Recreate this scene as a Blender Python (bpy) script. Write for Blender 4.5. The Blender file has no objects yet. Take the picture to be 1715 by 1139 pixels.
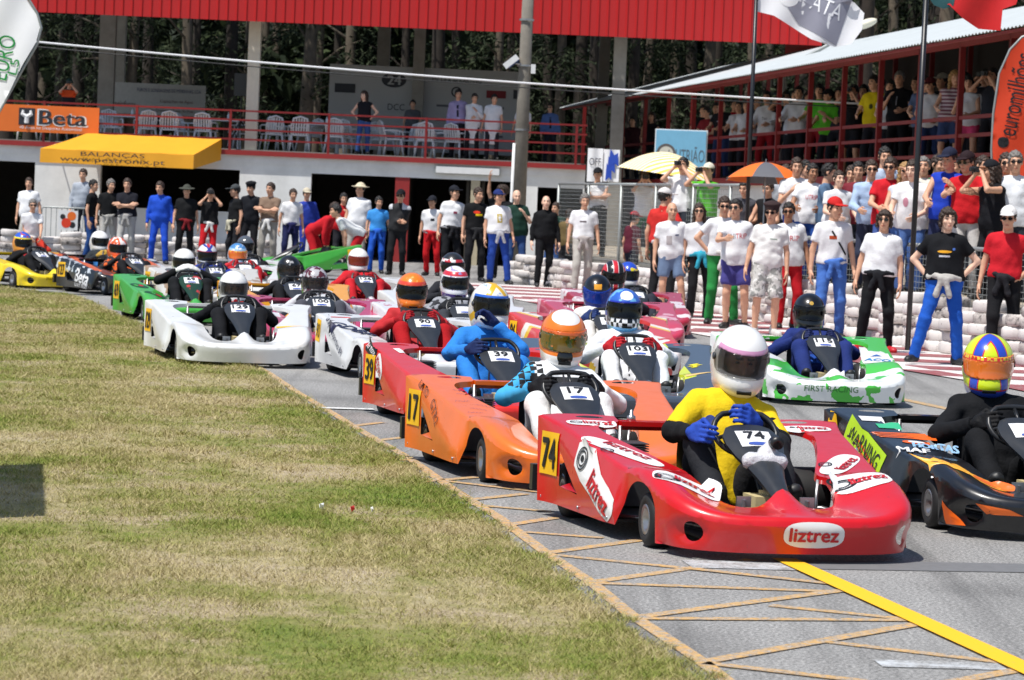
import bpy, math, random
import numpy as np
from mathutils import Vector, Matrix, Euler, geometry
from mathutils.bvhtree import BVHTree

random.seed(7)
RNG = np.random.default_rng(7)
SC = bpy.context.scene
COL = SC.collection
rad = math.radians

# ---------------------------------------------------------------- camera
FPX, CX, CY, CAMZ = 5000.0, 857.5, 569.5, 1.57
ROLL, PITCH = 0.043, math.atan(227.5 / 5000.0)
cam_r = Vector((math.cos(ROLL), 0, math.sin(ROLL)))
cam_f = Vector((0, math.cos(PITCH), -math.sin(PITCH)))
_u0 = Vector((0, math.sin(PITCH), math.cos(PITCH)))
_r0 = Vector((1, 0, 0))
cam_r = _r0 * math.cos(ROLL) + _u0 * math.sin(ROLL)
cam_u = _u0 * math.cos(ROLL) - _r0 * math.sin(ROLL)
cd = bpy.data.cameras.new('camera')
cam = bpy.data.objects.new('camera', cd)
COL.objects.link(cam)
cd.sensor_fit = 'HORIZONTAL'
cd.sensor_width = 36.0
cd.lens = 36.0 * FPX / 1715.0
cd.clip_end = 3000
m3 = Matrix((cam_r, cam_u, -cam_f)).transposed()
cam.matrix_world = Matrix.Translation((0, 0, CAMZ)) @ m3.to_4x4()
cd.dof.use_dof = True
cd.dof.focus_distance = 18.0
cd.dof.aperture_fstop = 9.0
SC.camera = cam

# ---------------------------------------------------------------- world, sun, exposure
SUN_EL, SUN_AZ = 66.0, 222.0       # azimuth of the sun, degrees counter-clockwise from +X
sun_vec = Vector((math.cos(rad(SUN_EL)) * math.cos(rad(SUN_AZ)),
                  math.cos(rad(SUN_EL)) * math.sin(rad(SUN_AZ)), math.sin(rad(SUN_EL))))
w = bpy.data.worlds.new('World')
SC.world = w
w.use_nodes = True
nt = w.node_tree
nt.nodes.clear()
wo = nt.nodes.new('ShaderNodeOutputWorld')
bg = nt.nodes.new('ShaderNodeBackground')
sky = nt.nodes.new('ShaderNodeTexSky')
sky.sky_type = 'NISHITA'
sky.sun_disc = False
sky.sun_elevation = rad(SUN_EL)
sky.sun_rotation = math.atan2(sun_vec.x, sun_vec.y)
bg.inputs[1].default_value = 0.11
nt.links.new(sky.outputs[0], bg.inputs[0])
nt.links.new(bg.outputs[0], wo.inputs[0])
sl = bpy.data.lights.new('sun', 'SUN')
sl.energy = 4.6
sl.angle = rad(0.55)
sl.color = (1.0, 0.965, 0.91)
sun = bpy.data.objects.new('sun', sl)
COL.objects.link(sun)
sun.rotation_euler = (-sun_vec).to_track_quat('-Z', 'Y').to_euler()
SC.view_settings.view_transform = 'Standard'
SC.view_settings.look = 'None'
SC.view_settings.exposure = 0.12
SC.view_settings.gamma = 1.0
SC.view_settings.use_curve_mapping = False
SC.render.engine = 'CYCLES'
SC.cycles.use_denoising = True
SC.cycles.max_bounces = 6
SC.cycles.diffuse_bounces = 3
SC.cycles.glossy_bounces = 3
SC.cycles.transparent_max_bounces = 8
SC.cycles.sample_clamp_indirect = 6.0

# ---------------------------------------------------------------- pixel -> place
def ray(px, py):
    return cam_f + cam_r * ((px - CX) / FPX) - cam_u * ((py - CY) / FPX)

def ground(px, py, z=0.0):
    d = ray(px, py)
    t = (z - CAMZ) / d.z
    return Vector((0, 0, CAMZ)) + d * t

def at(px, py, Y):
    d = ray(px, py)
    return Vector((0, 0, CAMZ)) + d * (Y / d.y)

# ---------------------------------------------------------------- materials
def C(r, g=None, b=None):
    if g is None:
        h = r.lstrip('#')
        r, g, b = (int(h[i:i + 2], 16) for i in (0, 2, 4))
    f = lambda c: (c / 255 / 12.92) if c / 255 <= 0.04045 else ((c / 255 + 0.055) / 1.055) ** 2.4
    return (f(r), f(g), f(b), 1.0)

_MC = {}
def M(name, col, rough=0.6, metal=0.0, var=0.12, scale=9.0, bump=0.0, bscale=60.0, coat=0.0, spec=0.5):
    if isinstance(col, str):
        col = C(col)
    key = (name, tuple(round(c, 4) for c in col), rough, metal, var, scale, bump, coat)
    if key in _MC:
        return _MC[key]
    m = bpy.data.materials.new(name)
    m.use_nodes = True
    n = m.node_tree.nodes
    L = m.node_tree.links
    b = n['Principled BSDF']
    b.inputs['Roughness'].default_value = rough
    b.inputs['Metallic'].default_value = metal
    b.inputs['Coat Weight'].default_value = coat
    b.inputs['Coat Roughness'].default_value = 0.08
    b.inputs['Specular IOR Level'].default_value = spec
    if var > 0 or bump > 0:
        tc = n.new('ShaderNodeTexCoord')
        ns = n.new('ShaderNodeTexNoise')
        ns.inputs['Scale'].default_value = scale
        ns.inputs['Detail'].default_value = 6
        ns.inputs['Roughness'].default_value = 0.65
        L.new(tc.outputs['Object'], ns.inputs['Vector'])
        mr = n.new('ShaderNodeMapRange')
        mr.inputs['From Min'].default_value = 0.25
        mr.inputs['From Max'].default_value = 0.75
        mr.inputs['To Min'].default_value = 1 - var
        mr.inputs['To Max'].default_value = 1 + var * 0.6
        L.new(ns.outputs['Fac'], mr.inputs['Value'])
        hv = n.new('ShaderNodeHueSaturation')
        hv.inputs['Color'].default_value = col
        L.new(mr.outputs[0], hv.inputs['Value'])
        L.new(hv.outputs[0], b.inputs['Base Color'])
        if bump > 0:
            n2 = n.new('ShaderNodeTexNoise')
            n2.inputs['Scale'].default_value = bscale
            n2.inputs['Detail'].default_value = 4
            L.new(tc.outputs['Object'], n2.inputs['Vector'])
            bp = n.new('ShaderNodeBump')
            bp.inputs['Strength'].default_value = bump
            bp.inputs['Distance'].default_value = 0.02
            L.new(n2.outputs['Fac'], bp.inputs['Height'])
            L.new(bp.outputs[0], b.inputs['Normal'])
    else:
        b.inputs['Base Color'].default_value = col
    _MC[key] = m
    return m

def cloth(col, rough=0.85):
    return M('cloth', col, rough, var=0.16, scale=7, bump=0.25, bscale=45, spec=0.2)

def paint(col, rough=0.28):
    return scuffed(col, rough)

def scuffed(col, rough):
    if isinstance(col, str):
        col = C(col)
    key = ('scuffed', tuple(round(c, 4) for c in col))
    if key in _MC:
        return _MC[key]
    m = M('paint', col, rough, var=0.09, scale=4, bump=0.06, bscale=11, coat=0.6).copy()
    n, L = m.node_tree.nodes, m.node_tree.links
    b = n['Principled BSDF']
    src = b.inputs['Base Color'].links[0].from_socket
    tc = n.new('ShaderNodeTexCoord')
    ns = n.new('ShaderNodeTexNoise')
    ns.inputs['Scale'].default_value = 34
    ns.inputs['Detail'].default_value = 9
    ns.inputs['Roughness'].default_value = .8
    mp = n.new('ShaderNodeMapping')
    mp.inputs['Scale'].default_value = (1, .25, .6)
    L.new(tc.outputs['Object'], mp.inputs[0]); L.new(mp.outputs[0], ns.inputs['Vector'])
    r = n.new('ShaderNodeValToRGB')
    r.color_ramp.elements[0].position, r.color_ramp.elements[1].position = .62, .74
    r.color_ramp.elements[1].color = (.55, .55, .55, 1)
    L.new(ns.outputs[0], r.inputs[0])
    mx = n.new('ShaderNodeMix'); mx.data_type = 'RGBA'
    L.new(r.outputs[0], mx.inputs[0]); L.new(src, mx.inputs[6])
    mx.inputs[7].default_value = (.06, .05, .045, 1)
    L.new(mx.outputs[2], b.inputs['Base Color'])
    n2 = n.new('ShaderNodeTexNoise'); n2.inputs['Scale'].default_value = 9; n2.inputs['Detail'].default_value = 6
    L.new(tc.outputs['Object'], n2.inputs['Vector'])
    mr = n.new('ShaderNodeMapRange')
    mr.inputs['To Min'].default_value, mr.inputs['To Max'].default_value = rough * .7, rough * 1.7
    L.new(n2.outputs[0], mr.inputs[0]); L.new(mr.outputs[0], b.inputs['Roughness'])
    _MC[key] = m
    return m

def plain(name, col, rough=0.6, metal=0.0):
    return M(name, col, rough, metal, var=0.0)

BLACK = M('black_rubber', (0.012, 0.012, 0.013, 1), 0.7, var=0.2)
PLASTIC_BLACK = M('black_plastic', (0.014, 0.015, 0.017, 1), 0.38, var=0.15)
DARKGREY = M('dark_grey_plastic', (0.03, 0.033, 0.038, 1), 0.4, var=0.25, scale=14)
STEEL = M('steel', (0.42, 0.42, 0.43, 1), 0.35, 0.9, var=0.2)
GREYMETAL = M('galvanised', (0.36, 0.38, 0.37, 1), 0.5, 0.5, var=0.2)
WHITEP = M('white_paint', (0.78, 0.78, 0.77, 1), 0.5, var=0.08)
STICKW = plain('sticker_white', (0.8, 0.8, 0.8, 1), 0.4)

# ---------------------------------------------------------------- object helpers
def link(o, parent=None):
    COL.objects.link(o)
    if parent is not None:
        o.parent = parent
    return o

def tag(o, label=None, cat=None, group=None, kind=None):
    if label: o['label'] = label
    if cat: o['category'] = cat
    if group: o['group'] = group
    if kind: o['kind'] = kind
    return o

def thing(name, label, cat, loc=(0, 0, 0), rz=0.0, group=None):
    o = bpy.data.objects.new(name, None)
    o.empty_display_size = 0.1
    link(o)
    o.location = loc
    o.rotation_euler = (0, 0, rz)
    return tag(o, label, cat, group)

def make_mesh(name, V, F, smooth=True, mi=None):
    """V (n,3) array; F (m,4) or (m,3) array or list of faces"""
    me = bpy.data.meshes.new(name)
    if isinstance(F, np.ndarray) and len(F):
        V = np.asarray(V, dtype=np.float32)
        k = F.shape[1]
        me.vertices.add(len(V))
        me.vertices.foreach_set('co', V.ravel())
        me.loops.add(F.size)
        me.loops.foreach_set('vertex_index', F.astype(np.int32).ravel())
        me.polygons.add(len(F))
        me.polygons.foreach_set('loop_start', np.arange(0, F.size, k, dtype=np.int32))
        me.update(calc_edges=True)
    else:
        me.from_pydata([tuple(v) for v in V], [], [tuple(f) for f in F])
    if mi is not None:
        me.polygons.foreach_set('material_index', np.asarray(mi, dtype=np.int32))
    if smooth:
        me.polygons.foreach_set('use_smooth', np.ones(len(me.polygons), dtype=bool))
    me.validate()
    return me

def obj(name, me, mats=None, parent=None, loc=None, rot=None, scale=None):
    """mesh object; materials sit on the object, so the mesh can be shared"""
    o = bpy.data.objects.new(name, me)
    if mats is not None:
        if not isinstance(mats, (list, tuple)):
            mats = [mats]
        while len(me.materials) < len(mats):
            me.materials.append(None)
        for i, m in enumerate(mats):
            o.material_slots[i].link = 'OBJECT'
            o.material_slots[i].material = m
    link(o, parent)
    if loc is not None: o.location = loc
    if rot is not None: o.rotation_euler = rot
    if scale is not None: o.scale = scale if hasattr(scale, '__len__') else (scale,) * 3
    return o

class MB:
    """collects simple shapes into one mesh"""
    def __init__(s):
        s.v, s.f = [], []
    def add(s, vs, fs):
        b = len(s.v)
        s.v += [tuple(v) for v in vs]
        s.f += [tuple(i + b for i in f) for f in fs]
        return s
    def box(s, c, d, R=None):
        hx, hy, hz = d[0] / 2, d[1] / 2, d[2] / 2
        vs = [Vector((x, y, z)) for x in (-hx, hx) for y in (-hy, hy) for z in (-hz, hz)]
        if R is not None:
            vs = [R @ v for v in vs]
        c = Vector(c)
        return s.add([v + c for v in vs], [(0, 1, 3, 2), (4, 6, 7, 5), (0, 4, 5, 1), (2, 3, 7, 6), (0, 2, 6, 4), (1, 5, 7, 3)])
    def tube(s, pts, r, n=8, caps=True):
        pts = [Vector(p) for p in pts]
        rr = r if hasattr(r, '__len__') else [r] * len(pts)
        rings = []
        up = None
        for i, p in enumerate(pts):
            t = (pts[min(i + 1, len(pts) - 1)] - pts[max(i - 1, 0)])
            t = t.normalized() if t.length > 1e-9 else Vector((0, 0, 1))
            if up is None:
                a = Vector((0, 0, 1)) if abs(t.z) < 0.9 else Vector((1, 0, 0))
                up = t.cross(a).normalized()
            else:
                up = (up - t * up.dot(t)).normalized()
            v = t.cross(up)
            rings.append([p + (up * math.cos(2 * math.pi * k / n) + v * math.sin(2 * math.pi * k / n)) * rr[i] for k in range(n)])
        vs = [q for rg in rings for q in rg]
        fs = [(i * n + k, i * n + (k + 1) % n, (i + 1) * n + (k + 1) % n, (i + 1) * n + k) for i in range(len(pts) - 1) for k in range(n)]
        if caps:
            fs += [tuple(range(n - 1, -1, -1)), tuple((len(pts) - 1) * n + k for k in range(n))]
        return s.add(vs, fs)
    def lathe(s, prof, n=24, axis='z', c=(0, 0, 0)):
        """prof: closed list of (radius, height)"""
        c = Vector(c)
        vs = []
        for k in range(n):
            a = 2 * math.pi * k / n
            for (r, h) in prof:
                x, y, z = r * math.cos(a), r * math.sin(a), h
                if axis == 'x': x, y, z = z, x, y
                if axis == 'y': x, y, z = x, z, y
                vs.append(c + Vector((x, y, z)))
        m = len(prof)
        fs = [(k * m + i, ((k + 1) % n) * m + i, ((k + 1) % n) * m + (i + 1) % m, k * m + (i + 1) % m) for k in range(n) for i in range(m)]
        return s.add(vs, fs)
    def mesh(s, name, smooth=False):
        return make_mesh(name, s.v, s.f, smooth)
    def build(s, name, mat, parent=None, smooth=False, loc=None, rot=None):
        return obj(name, s.mesh(name, smooth), mat, parent, loc, rot)

def auto_smooth(o, deg=35):
    me = o.data
    try:
        me.polygons.foreach_set('use_smooth', np.ones(len(me.polygons), dtype=bool))
        me.set_sharp_from_angle(angle=rad(deg))
    except Exception:
        pass
    return o

# flat lettering -> vertices and triangles, centred on the origin, cap height = 1
_TX = {}
def text_geo(s):
    if s in _TX:
        return _TX[s]
    cu = bpy.data.curves.new('lettering', 'FONT')
    cu.body = s
    cu.size = 1.0
    cu.resolution_u = 3
    to = bpy.data.objects.new('lettering', cu)
    COL.objects.link(to)
    dg = bpy.context.evaluated_depsgraph_get()
    me = bpy.data.meshes.new_from_object(to.evaluated_get(dg))
    me.calc_loop_triangles()
    V = np.array([v.co[:] for v in me.vertices], dtype=float).reshape(-1, 3)
    T = np.array([t.vertices[:] for t in me.loop_triangles], dtype=int).reshape(-1, 3)
    bpy.data.objects.remove(to)
    bpy.data.curves.remove(cu)
    bpy.data.meshes.remove(me)
    if len(V):
        V[:, 0] -= (V[:, 0].min() + V[:, 0].max()) / 2
        V[:, 1] -= (V[:, 1].min() + V[:, 1].max()) / 2
        V /= max(1e-6, V[:, 1].max() - V[:, 1].min())
    _TX[s] = (V, T)
    return V, T

def lettering(s, height, mat, parent, origin, xdir, ydir, width=None, off=0.004, name='lettering', bold=0.0):
    """lettering laid on a plane; xdir, ydir unit vectors of the plane"""
    V, T = text_geo(s)
    V = V * height
    if width:
        V = V.copy()
        V[:, 0] *= width / max(1e-6, V[:, 0].max() - V[:, 0].min())
    xd, yd = Vector(xdir), Vector(ydir)
    nd = xd.cross(yd).normalized()
    o0 = Vector(origin) + nd * off
    P = np.array(o0)[None] + V[:, :1] * np.array(xd)[None] + V[:, 1:2] * np.array(yd)[None]
    if bold:
        P2 = P + np.array(xd)[None] * bold + np.array(nd)[None] * 0.0005
        T = np.concatenate([T, T + len(P)])
        P = np.concatenate([P, P2])
    return obj(name, make_mesh(name, P, T, False), mat, parent)
# ---------------------------------------------------------------- surfaces from distance fields
class Field:
    def __init__(s, lo, hi, h):
        s.h = h
        s.lo = np.array(lo, float) - 2.5 * h
        n = np.ceil((np.array(hi, float) + 2.5 * h - s.lo) / h).astype(int) + 1
        s.D = np.full(n, 9.0, dtype=np.float32)
        s.ax = [s.lo[i] + h * np.arange(n[i]) for i in range(3)]
    def sub(s, lo, hi):
        sl = []
        for i in range(3):
            a = int(max(0, math.floor((lo[i] - s.lo[i]) / s.h)))
            b = int(min(s.D.shape[i], math.ceil((hi[i] - s.lo[i]) / s.h) + 1))
            sl.append(slice(a, max(a, b)))
        P = np.stack(np.meshgrid(s.ax[0][sl[0]], s.ax[1][sl[1]], s.ax[2][sl[2]], indexing='ij'), -1)
        return tuple(sl), P
    def blend(s, sl, d, k):
        a = s.D[sl]
        if k > 0:
            t = np.clip(0.5 + 0.5 * (a - d) / k, 0, 1)
            s.D[sl] = a * (1 - t) + d * t - k * t * (1 - t)
        else:
            s.D[sl] = np.minimum(a, d)
    def cone(s, a, b, ra, rb, k=0.03, cut_end=False, cut_start=False, flat=None):
        a, b = np.array(a, float), np.array(b, float)
        R = max(ra, rb) + k + 2 * s.h
        sl, P = s.sub(np.minimum(a, b) - R, np.maximum(a, b) + R)
        if P.size == 0:
            return
        ab = b - a
        L2 = max(1e-9, ab @ ab)
        q = P - a
        t = np.clip(q @ ab / L2, 0, 1)
        e = q - t[..., None] * ab
        if flat is not None:          # (axis vector, factor): squash along an axis
            ax, f = np.array(flat[0], float), flat[1]
            c = e @ ax
            e = e + (c * (1 / f - 1))[..., None] * ax
        d = np.sqrt((e * e).sum(-1)) - (ra + (rb - ra) * t)
        u = ab / math.sqrt(L2)
        if cut_end:
            d = np.maximum(d, (P - b) @ u)
        if cut_start:
            d = np.maximum(d, -(P - a) @ u)
        s.blend(sl, d, k)
    def ell(s, c, r, k=0.02, R=None):
        c, r = np.array(c, float), np.array(r, float)
        m = r.max() + k + 2 * s.h
        sl, P = s.sub(c - m, c + m)
        if P.size == 0:
            return
        q = P - c
        if R is not None:
            q = q @ np.array(R)
        g = np.sqrt(((q / r) ** 2).sum(-1)) + 1e-6
        g2 = np.sqrt(((q / r ** 2) ** 2).sum(-1)) + 1e-6
        s.blend(sl, g * (g - 1) / g2, k)
    def cut(s, p, n):
        """keep the side n points away from"""
        P = np.stack(np.meshgrid(*s.ax, indexing='ij'), -1)
        s.D = np.maximum(s.D, ((P - np.array(p)) @ np.array(n)).astype(np.float32))
    def wrinkle(s, amp, wl, seed):
        r = np.random.default_rng(seed)
        X, Y, Z = np.meshgrid(*s.ax, indexing='ij')
        for i in range(5):
            kx, ky, kz = r.normal(size=3)
            L = wl * r.uniform(0.6, 1.6)
            nrm = math.sqrt(kx * kx + ky * ky + kz * kz)
            f = 2 * math.pi / L / nrm
            s.D += (amp * 0.5 * np.sin(f * (kx * X + ky * Y + kz * 1.3 * Z) + r.uniform(0, 6))).astype(np.float32)
    def nets(s):
        D = s.D
        D[0], D[-1], D[:, 0], D[:, -1], D[:, :, 0], D[:, :, -1] = 9, 9, 9, 9, 9, 9
        n = D.shape
        S = D < 0
        c = np.zeros([k - 1 for k in n], dtype=np.int8)
        for i in (0, 1):
            for j in (0, 1):
                for k in (0, 1):
                    c += S[i:n[0] - 1 + i, j:n[1] - 1 + j, k:n[2] - 1 + k]
        ci = np.argwhere((c > 0) & (c < 8))
        if len(ci) == 0:
            return np.zeros((0, 3)), np.zeros((0, 4), int)
        idx = np.full(c.shape, -1, dtype=np.int64)
        idx[tuple(ci.T)] = np.arange(len(ci))
        acc = np.zeros((len(ci), 3))
        cnt = np.zeros(len(ci))
        for ax in range(3):
            o1, o2 = [a for a in range(3) if a != ax]
            for p in (0, 1):
                for q in (0, 1):
                    off = np.zeros(3, int)
                    off[o1], off[o2] = p, q
                    off2 = off.copy()
                    off2[ax] = 1
                    v0 = D[tuple((ci + off).T)]
                    v1 = D[tuple((ci + off2).T)]
                    x = (v0 < 0) != (v1 < 0)
                    t = np.where(x, v0 / np.where(np.abs(v0 - v1) < 1e-9, 1, v0 - v1), 0)
                    pos = np.tile(off.astype(float), (len(ci), 1))
                    pos[:, ax] = t
                    acc += pos * x[:, None]
                    cnt += x
        V = s.lo + s.h * (ci + acc / cnt[:, None])
        F = []
        for ax in range(3):
            b, d = (ax + 1) % 3, (ax + 2) % 3
            A = np.moveaxis(S, (ax, b, d), (0, 1, 2))
            I = np.moveaxis(idx, (ax, b, d), (0, 1, 2))
            e = A[:-1, 1:-1, 1:-1] != A[1:, 1:-1, 1:-1]
            w = np.argwhere(e)
            if not len(w):
                continue
            i, j, k = w[:, 0], w[:, 1], w[:, 2]
            q = np.stack([I[i, j, k], I[i, j + 1, k], I[i, j + 1, k + 1], I[i, j, k + 1]], 1)
            fl = ~A[i, j + 1, k + 1]
            q[fl] = q[fl][:, ::-1]
            F.append(q)
        F = np.concatenate(F)
        F = F[(F >= 0).all(1)]
        return V, F

def join_geo(parts):
    """[(V, F, mi)] -> one V, F, mi"""
    Vs, Fs, Ms, b = [], [], [], 0
    for V, F, mi in parts:
        Vs.append(V)
        Fs.append(F + b)
        Ms.append(np.full(len(F), mi) if np.isscalar(mi) else mi)
        b += len(V)
    return np.concatenate(Vs), np.concatenate(Fs), np.concatenate(Ms)

# ---- shared templates: head, hands, shoes, hair, hats, glasses, helmet
def t_head(h):
    f = Field((-.10, -.14, -.17), (.10, .13, .14), h)
    f.ell((0, .012, .03), (.075, .095, .095), 0.01)
    f.ell((0, -.025, -.045), (.058, .068, .072), 0.03)
    f.ell((0, -.055, -.095), (.03, .03, .02), 0.03)
    f.cone((0, -.088, .015), (0, -.112, -.028), .009, .015, 0.015)
    f.ell((0, -.085, .035), (.05, .012, .012), 0.02)
    for s in (-1, 1):
        f.ell((s * .078, .012, -.005), (.010, .022, .034), 0.01)
        f.ell((s * .042, -.068, -.022), (.022, .02, .018), 0.02)
    f.ell((0, -.088, -.062), (.024, .012, .010), 0.012)
    V, F = f.nets()
    c = V[F].mean(1)
    mi = np.zeros(len(F), int)
    mi[(abs(c[:, 0]) < .024) & (c[:, 1] < -.083) & (abs(c[:, 2] + .062) < .009)] = 1
    mi[(abs(abs(c[:, 0]) - .033) < .02) & (c[:, 1] < -.068) & (abs(c[:, 2] - .034) < .007)] = 2
    parts = [(V, F, mi)]
    for s in (-1, 1):
        e = Field((s * .033 - .016, -.10, -.003), (s * .033 + .016, -.06, .025), max(.005, h * .7))
        e.ell((s * .032, -.080, .011), (.014, .010, .008), 0)
        v, q = e.nets()
        if len(q):
            parts.append((v, q, 3))
    return join_geo(parts)

def t_hand(h, curl):
    """wrist at the origin, fingers along +x, palm facing -z, thumb towards +y"""
    f = Field((-.03, -.06, -.10), (.20, .10, .05), h)
    f.cone((-.01, 0, 0), (.03, 0, 0), .024, .026, 0.01)
    for i, y in enumerate((.030, .010, -.010, -.029)):
        f.cone((.02, y * .7, 0), (.085, y, 0), .015, .0125, 0.012)
        L = (.040, .045, .042, .033)[i]
        p = np.array((.088, y, 0.0))
        a = curl * .45
        for j in range(3):
            q = p + np.array((math.cos(a), 0, -math.sin(a))) * L * (1, .7, .55)[j]
            f.cone(p, q, .0095 - j * .0008, .009 - j * .001, 0.004)
            p = q
            a += curl
    f.cone((.02, .025, -.005), (.06, .055, -.02), .014, .011, 0.01)
    f.cone((.06, .055, -.02), (.095, .052 - curl * .02, -.035), .0105, .009, 0.004)
    return f.nets()

def t_shoe(h):
    f = Field((-.06, -.22, 0), (.06, .10, .14), h)
    f.cone((0, .035, .045), (0, -.13, .035), .042, .040, 0.02)
    f.cone((0, .03, .10), (0, .02, .05), .042, .045, 0.03)
    f.ell((0, -.15, .03), (.042, .05, .035), 0.02)
    f.cut((0, 0, .004), (0, 0, -1))
    return f.nets()

def t_hair(kind, h):
    f = Field((-.13, -.13, -.30), (.13, .16, .17), h)
    f.ell((0, .016, .035), (.086, .104, .104), 0)
    X, Y, Z = np.meshgrid(*f.ax, indexing='ij')
    front = np.clip((Y + .058 - .25 * np.clip(.05 - Z, 0, .1)) / .05, 0, 1)
    line = .068 * (1 - front) + (-.075) * front
    if kind in ('long', 'bob'):
        line = .05 * (1 - front) + (-.12) * front
    f.D = np.maximum(f.D, (line - Z).astype(np.float32) * 0.8)
    if kind == 'long':
        f.cone((0, .06, 0), (0, .085, -.20), .085, .06, .03)
        for s in (-1, 1):
            f.cone((s * .07, .01, .0), (s * .085, .0, -.17), .03, .025, .03)
    if kind == 'bob':
        for s in (-1, 1):
            f.cone((s * .076, -.01, .04), (s * .085, -.01, -.07), .026, .02, .03)
        f.cone((-.05, -.075, .075), (.05, -.075, .075), .02, .02, .02)
        f.cone((0, .07, 0), (0, .085, -.09), .07, .05, .03)
    if kind == 'curly':
        f.ell((0, .025, .06), (.115, .12, .10), .03)
        f.D = np.maximum(f.D, (line - Z).astype(np.float32) * 0.8)
    f.wrinkle(.012 if kind == 'curly' else .009, .035, 5)
    return f.nets()

def t_cap(kind, h):
    f = Field((-.24, -.26, -.02), (.24, .24, .20), h)
    f.ell((0, .016, .05), (.093, .110, .098), 0)
    f.cut((0, 0, .052), (0, .15, -1))
    if kind == 'cap':
        f.ell((0, -.125, .055), (.078, .085, .010), .012)
        f.ell((0, .016, .150), (.008, .008, .006), .004)
    elif kind == 'hat':
        f.ell((0, .01, .06), (.185, .20, .012), .03)
    elif kind == 'beret':
        f.ell((0, .02, .11), (.115, .12, .04), .03)
    return f.nets()

def t_glasses():
    mb = MB()
    for s in (-1, 1):
        n = 10
        ring = []
        for y in (-.093, -.101):
            ring += [(s * .034 + .027 * math.cos(2 * math.pi * k / n), y + .004 * abs(math.cos(2 * math.pi * k / n)), .010 + .019 * math.sin(2 * math.pi * k / n)) for k in range(n)]
        mb.add(ring, [tuple(range(n - 1, -1, -1)), tuple(range(n, 2 * n))] + [(k, (k + 1) % n, n + (k + 1) % n, n + k) for k in range(n)])
        mb.box((s * .072, -.045, .014), (.006, .10, .008))
    mb.box((0, -.098, .016), (.03, .006, .006))
    return mb.mesh('sunglasses')

def t_helmet(h):
    f = Field((-.17, -.24, -.21), (.17, .2, .18), h)
    f.ell((0, .012, .025), (.130, .160, .138), 0)
    f.ell((0, -.055, -.085), (.108, .122, .080), .06)
    f.cone((0, .04, -.10), (0, .06, -.05), .115, .125, .04)
    f.cut((0, 0, -.165), (0, .25, -1))
    outer = f.D.copy()
    g = Field((-.17, -.24, -.21), (.17, .2, .18), h)
    g.ell((0, .018, .02), (.100, .128, .108), 0)
    g.ell((0, -.045, -.10), (.082, .092, .09), .05)
    X, Y, Z = np.meshgrid(*f.ax, indexing='ij')
    # eye port: band in front, rounded at the sides
    zc = .012 + .05 * np.clip(-Y - .02, 0, 1) * 0
    port = np.maximum(np.maximum(np.abs(Z - zc) - .050, Y + .045), np.abs(X) - .125)
    f.D = np.maximum(np.maximum(outer, -g.D), -port).astype(np.float32)
    shell = f.nets()
    v = Field((-.17, -.24, -.21), (.17, .2, .18), h * .8)
    X, Y, Z = np.meshgrid(*v.ax, indexing='ij')
    v.ell((0, .012, .025), (.136, .166, .144), 0)
    v.ell((0, -.055, -.085), (.114, .128, .086), .06)
    inner = Field((-.17, -.24, -.21), (.17, .2, .18), h * .8)
    inner.ell((0, .012, .025), (.127, .157, .135), 0)
    inner.ell((0, -.055, -.085), (.105, .119, .077), .06)
    band = np.maximum(np.abs(Z - .014) - .058, Y - .0 + .35 * np.abs(Z - .02))
    v.D = np.maximum(np.maximum(v.D, -inner.D), band).astype(np.float32)
    return shell, v.nets()

HEADS = {}
for key, hh in (('near', .010), ('mid', .0125), ('far', .0165)):
    HEADS[key] = t_head(hh)
HANDS = {(k, c): t_hand(hh, cv) for k, hh in (('near', .0055), ('mid', .009), ('far', .0115)) for c, cv in (('relaxed', .38), ('grip', .95))}
def _me(name, vf, smooth=True):
    return make_mesh(name, vf[0], vf[1], smooth)
SHOE = _me('shoe', t_shoe(.014))
HAIR = {k: _me('hair', t_hair(k, .011)) for k in ('short', 'long', 'bob', 'curly')}
CAPS = {k: _me('cap', t_cap(k, .010)) for k in ('cap', 'hat', 'beret')}
GLASSES = t_glasses()
_hs, _hv = t_helmet(.0085)
HELMET, VISOR = _me('helmet', _hs), _me('visor', _hv)
# ---------------------------------------------------------------- draped flat shapes (stickers, prints)
def grid_geo(wd, ht, nx=6, ny=4):
    V = [(wd * (i / nx - .5), ht * (j / ny - .5), 0) for j in range(ny + 1) for i in range(nx + 1)]
    F = [(j * (nx + 1) + i, j * (nx + 1) + i + 1, (j + 1) * (nx + 1) + i + 1, (j + 1) * (nx + 1) + i) for j in range(ny) for i in range(nx)]
    return np.array(V), np.array(F)

def poly_geo(pts, rings=3):
    """filled outline, star shaped about its centre"""
    pts = np.array(pts, float)
    c = pts.mean(0)
    n = len(pts)
    V = [(*c, 0)]
    for r in range(1, rings + 1):
        V += [(*(c + (p - c) * r / rings), 0) for p in pts]
    F = [(0, 1 + k, 1 + (k + 1) % n) for k in range(n)]
    for r in range(1, rings):
        a, b = 1 + (r - 1) * n, 1 + r * n
        for k in range(n):
            F += [(a + k, b + k, b + (k + 1) % n), (a + k, b + (k + 1) % n, a + (k + 1) % n)]
    return np.array(V), np.array(F)

def ell_pts(rx, ry, n=28, p=2.0):
    out = []
    for k in range(n):
        a = 2 * math.pi * k / n
        c, s = math.cos(a), math.sin(a)
        out.append((rx * math.copysign(abs(c) ** (2 / p), c), ry * math.copysign(abs(s) ** (2 / p), s)))
    return out

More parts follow.
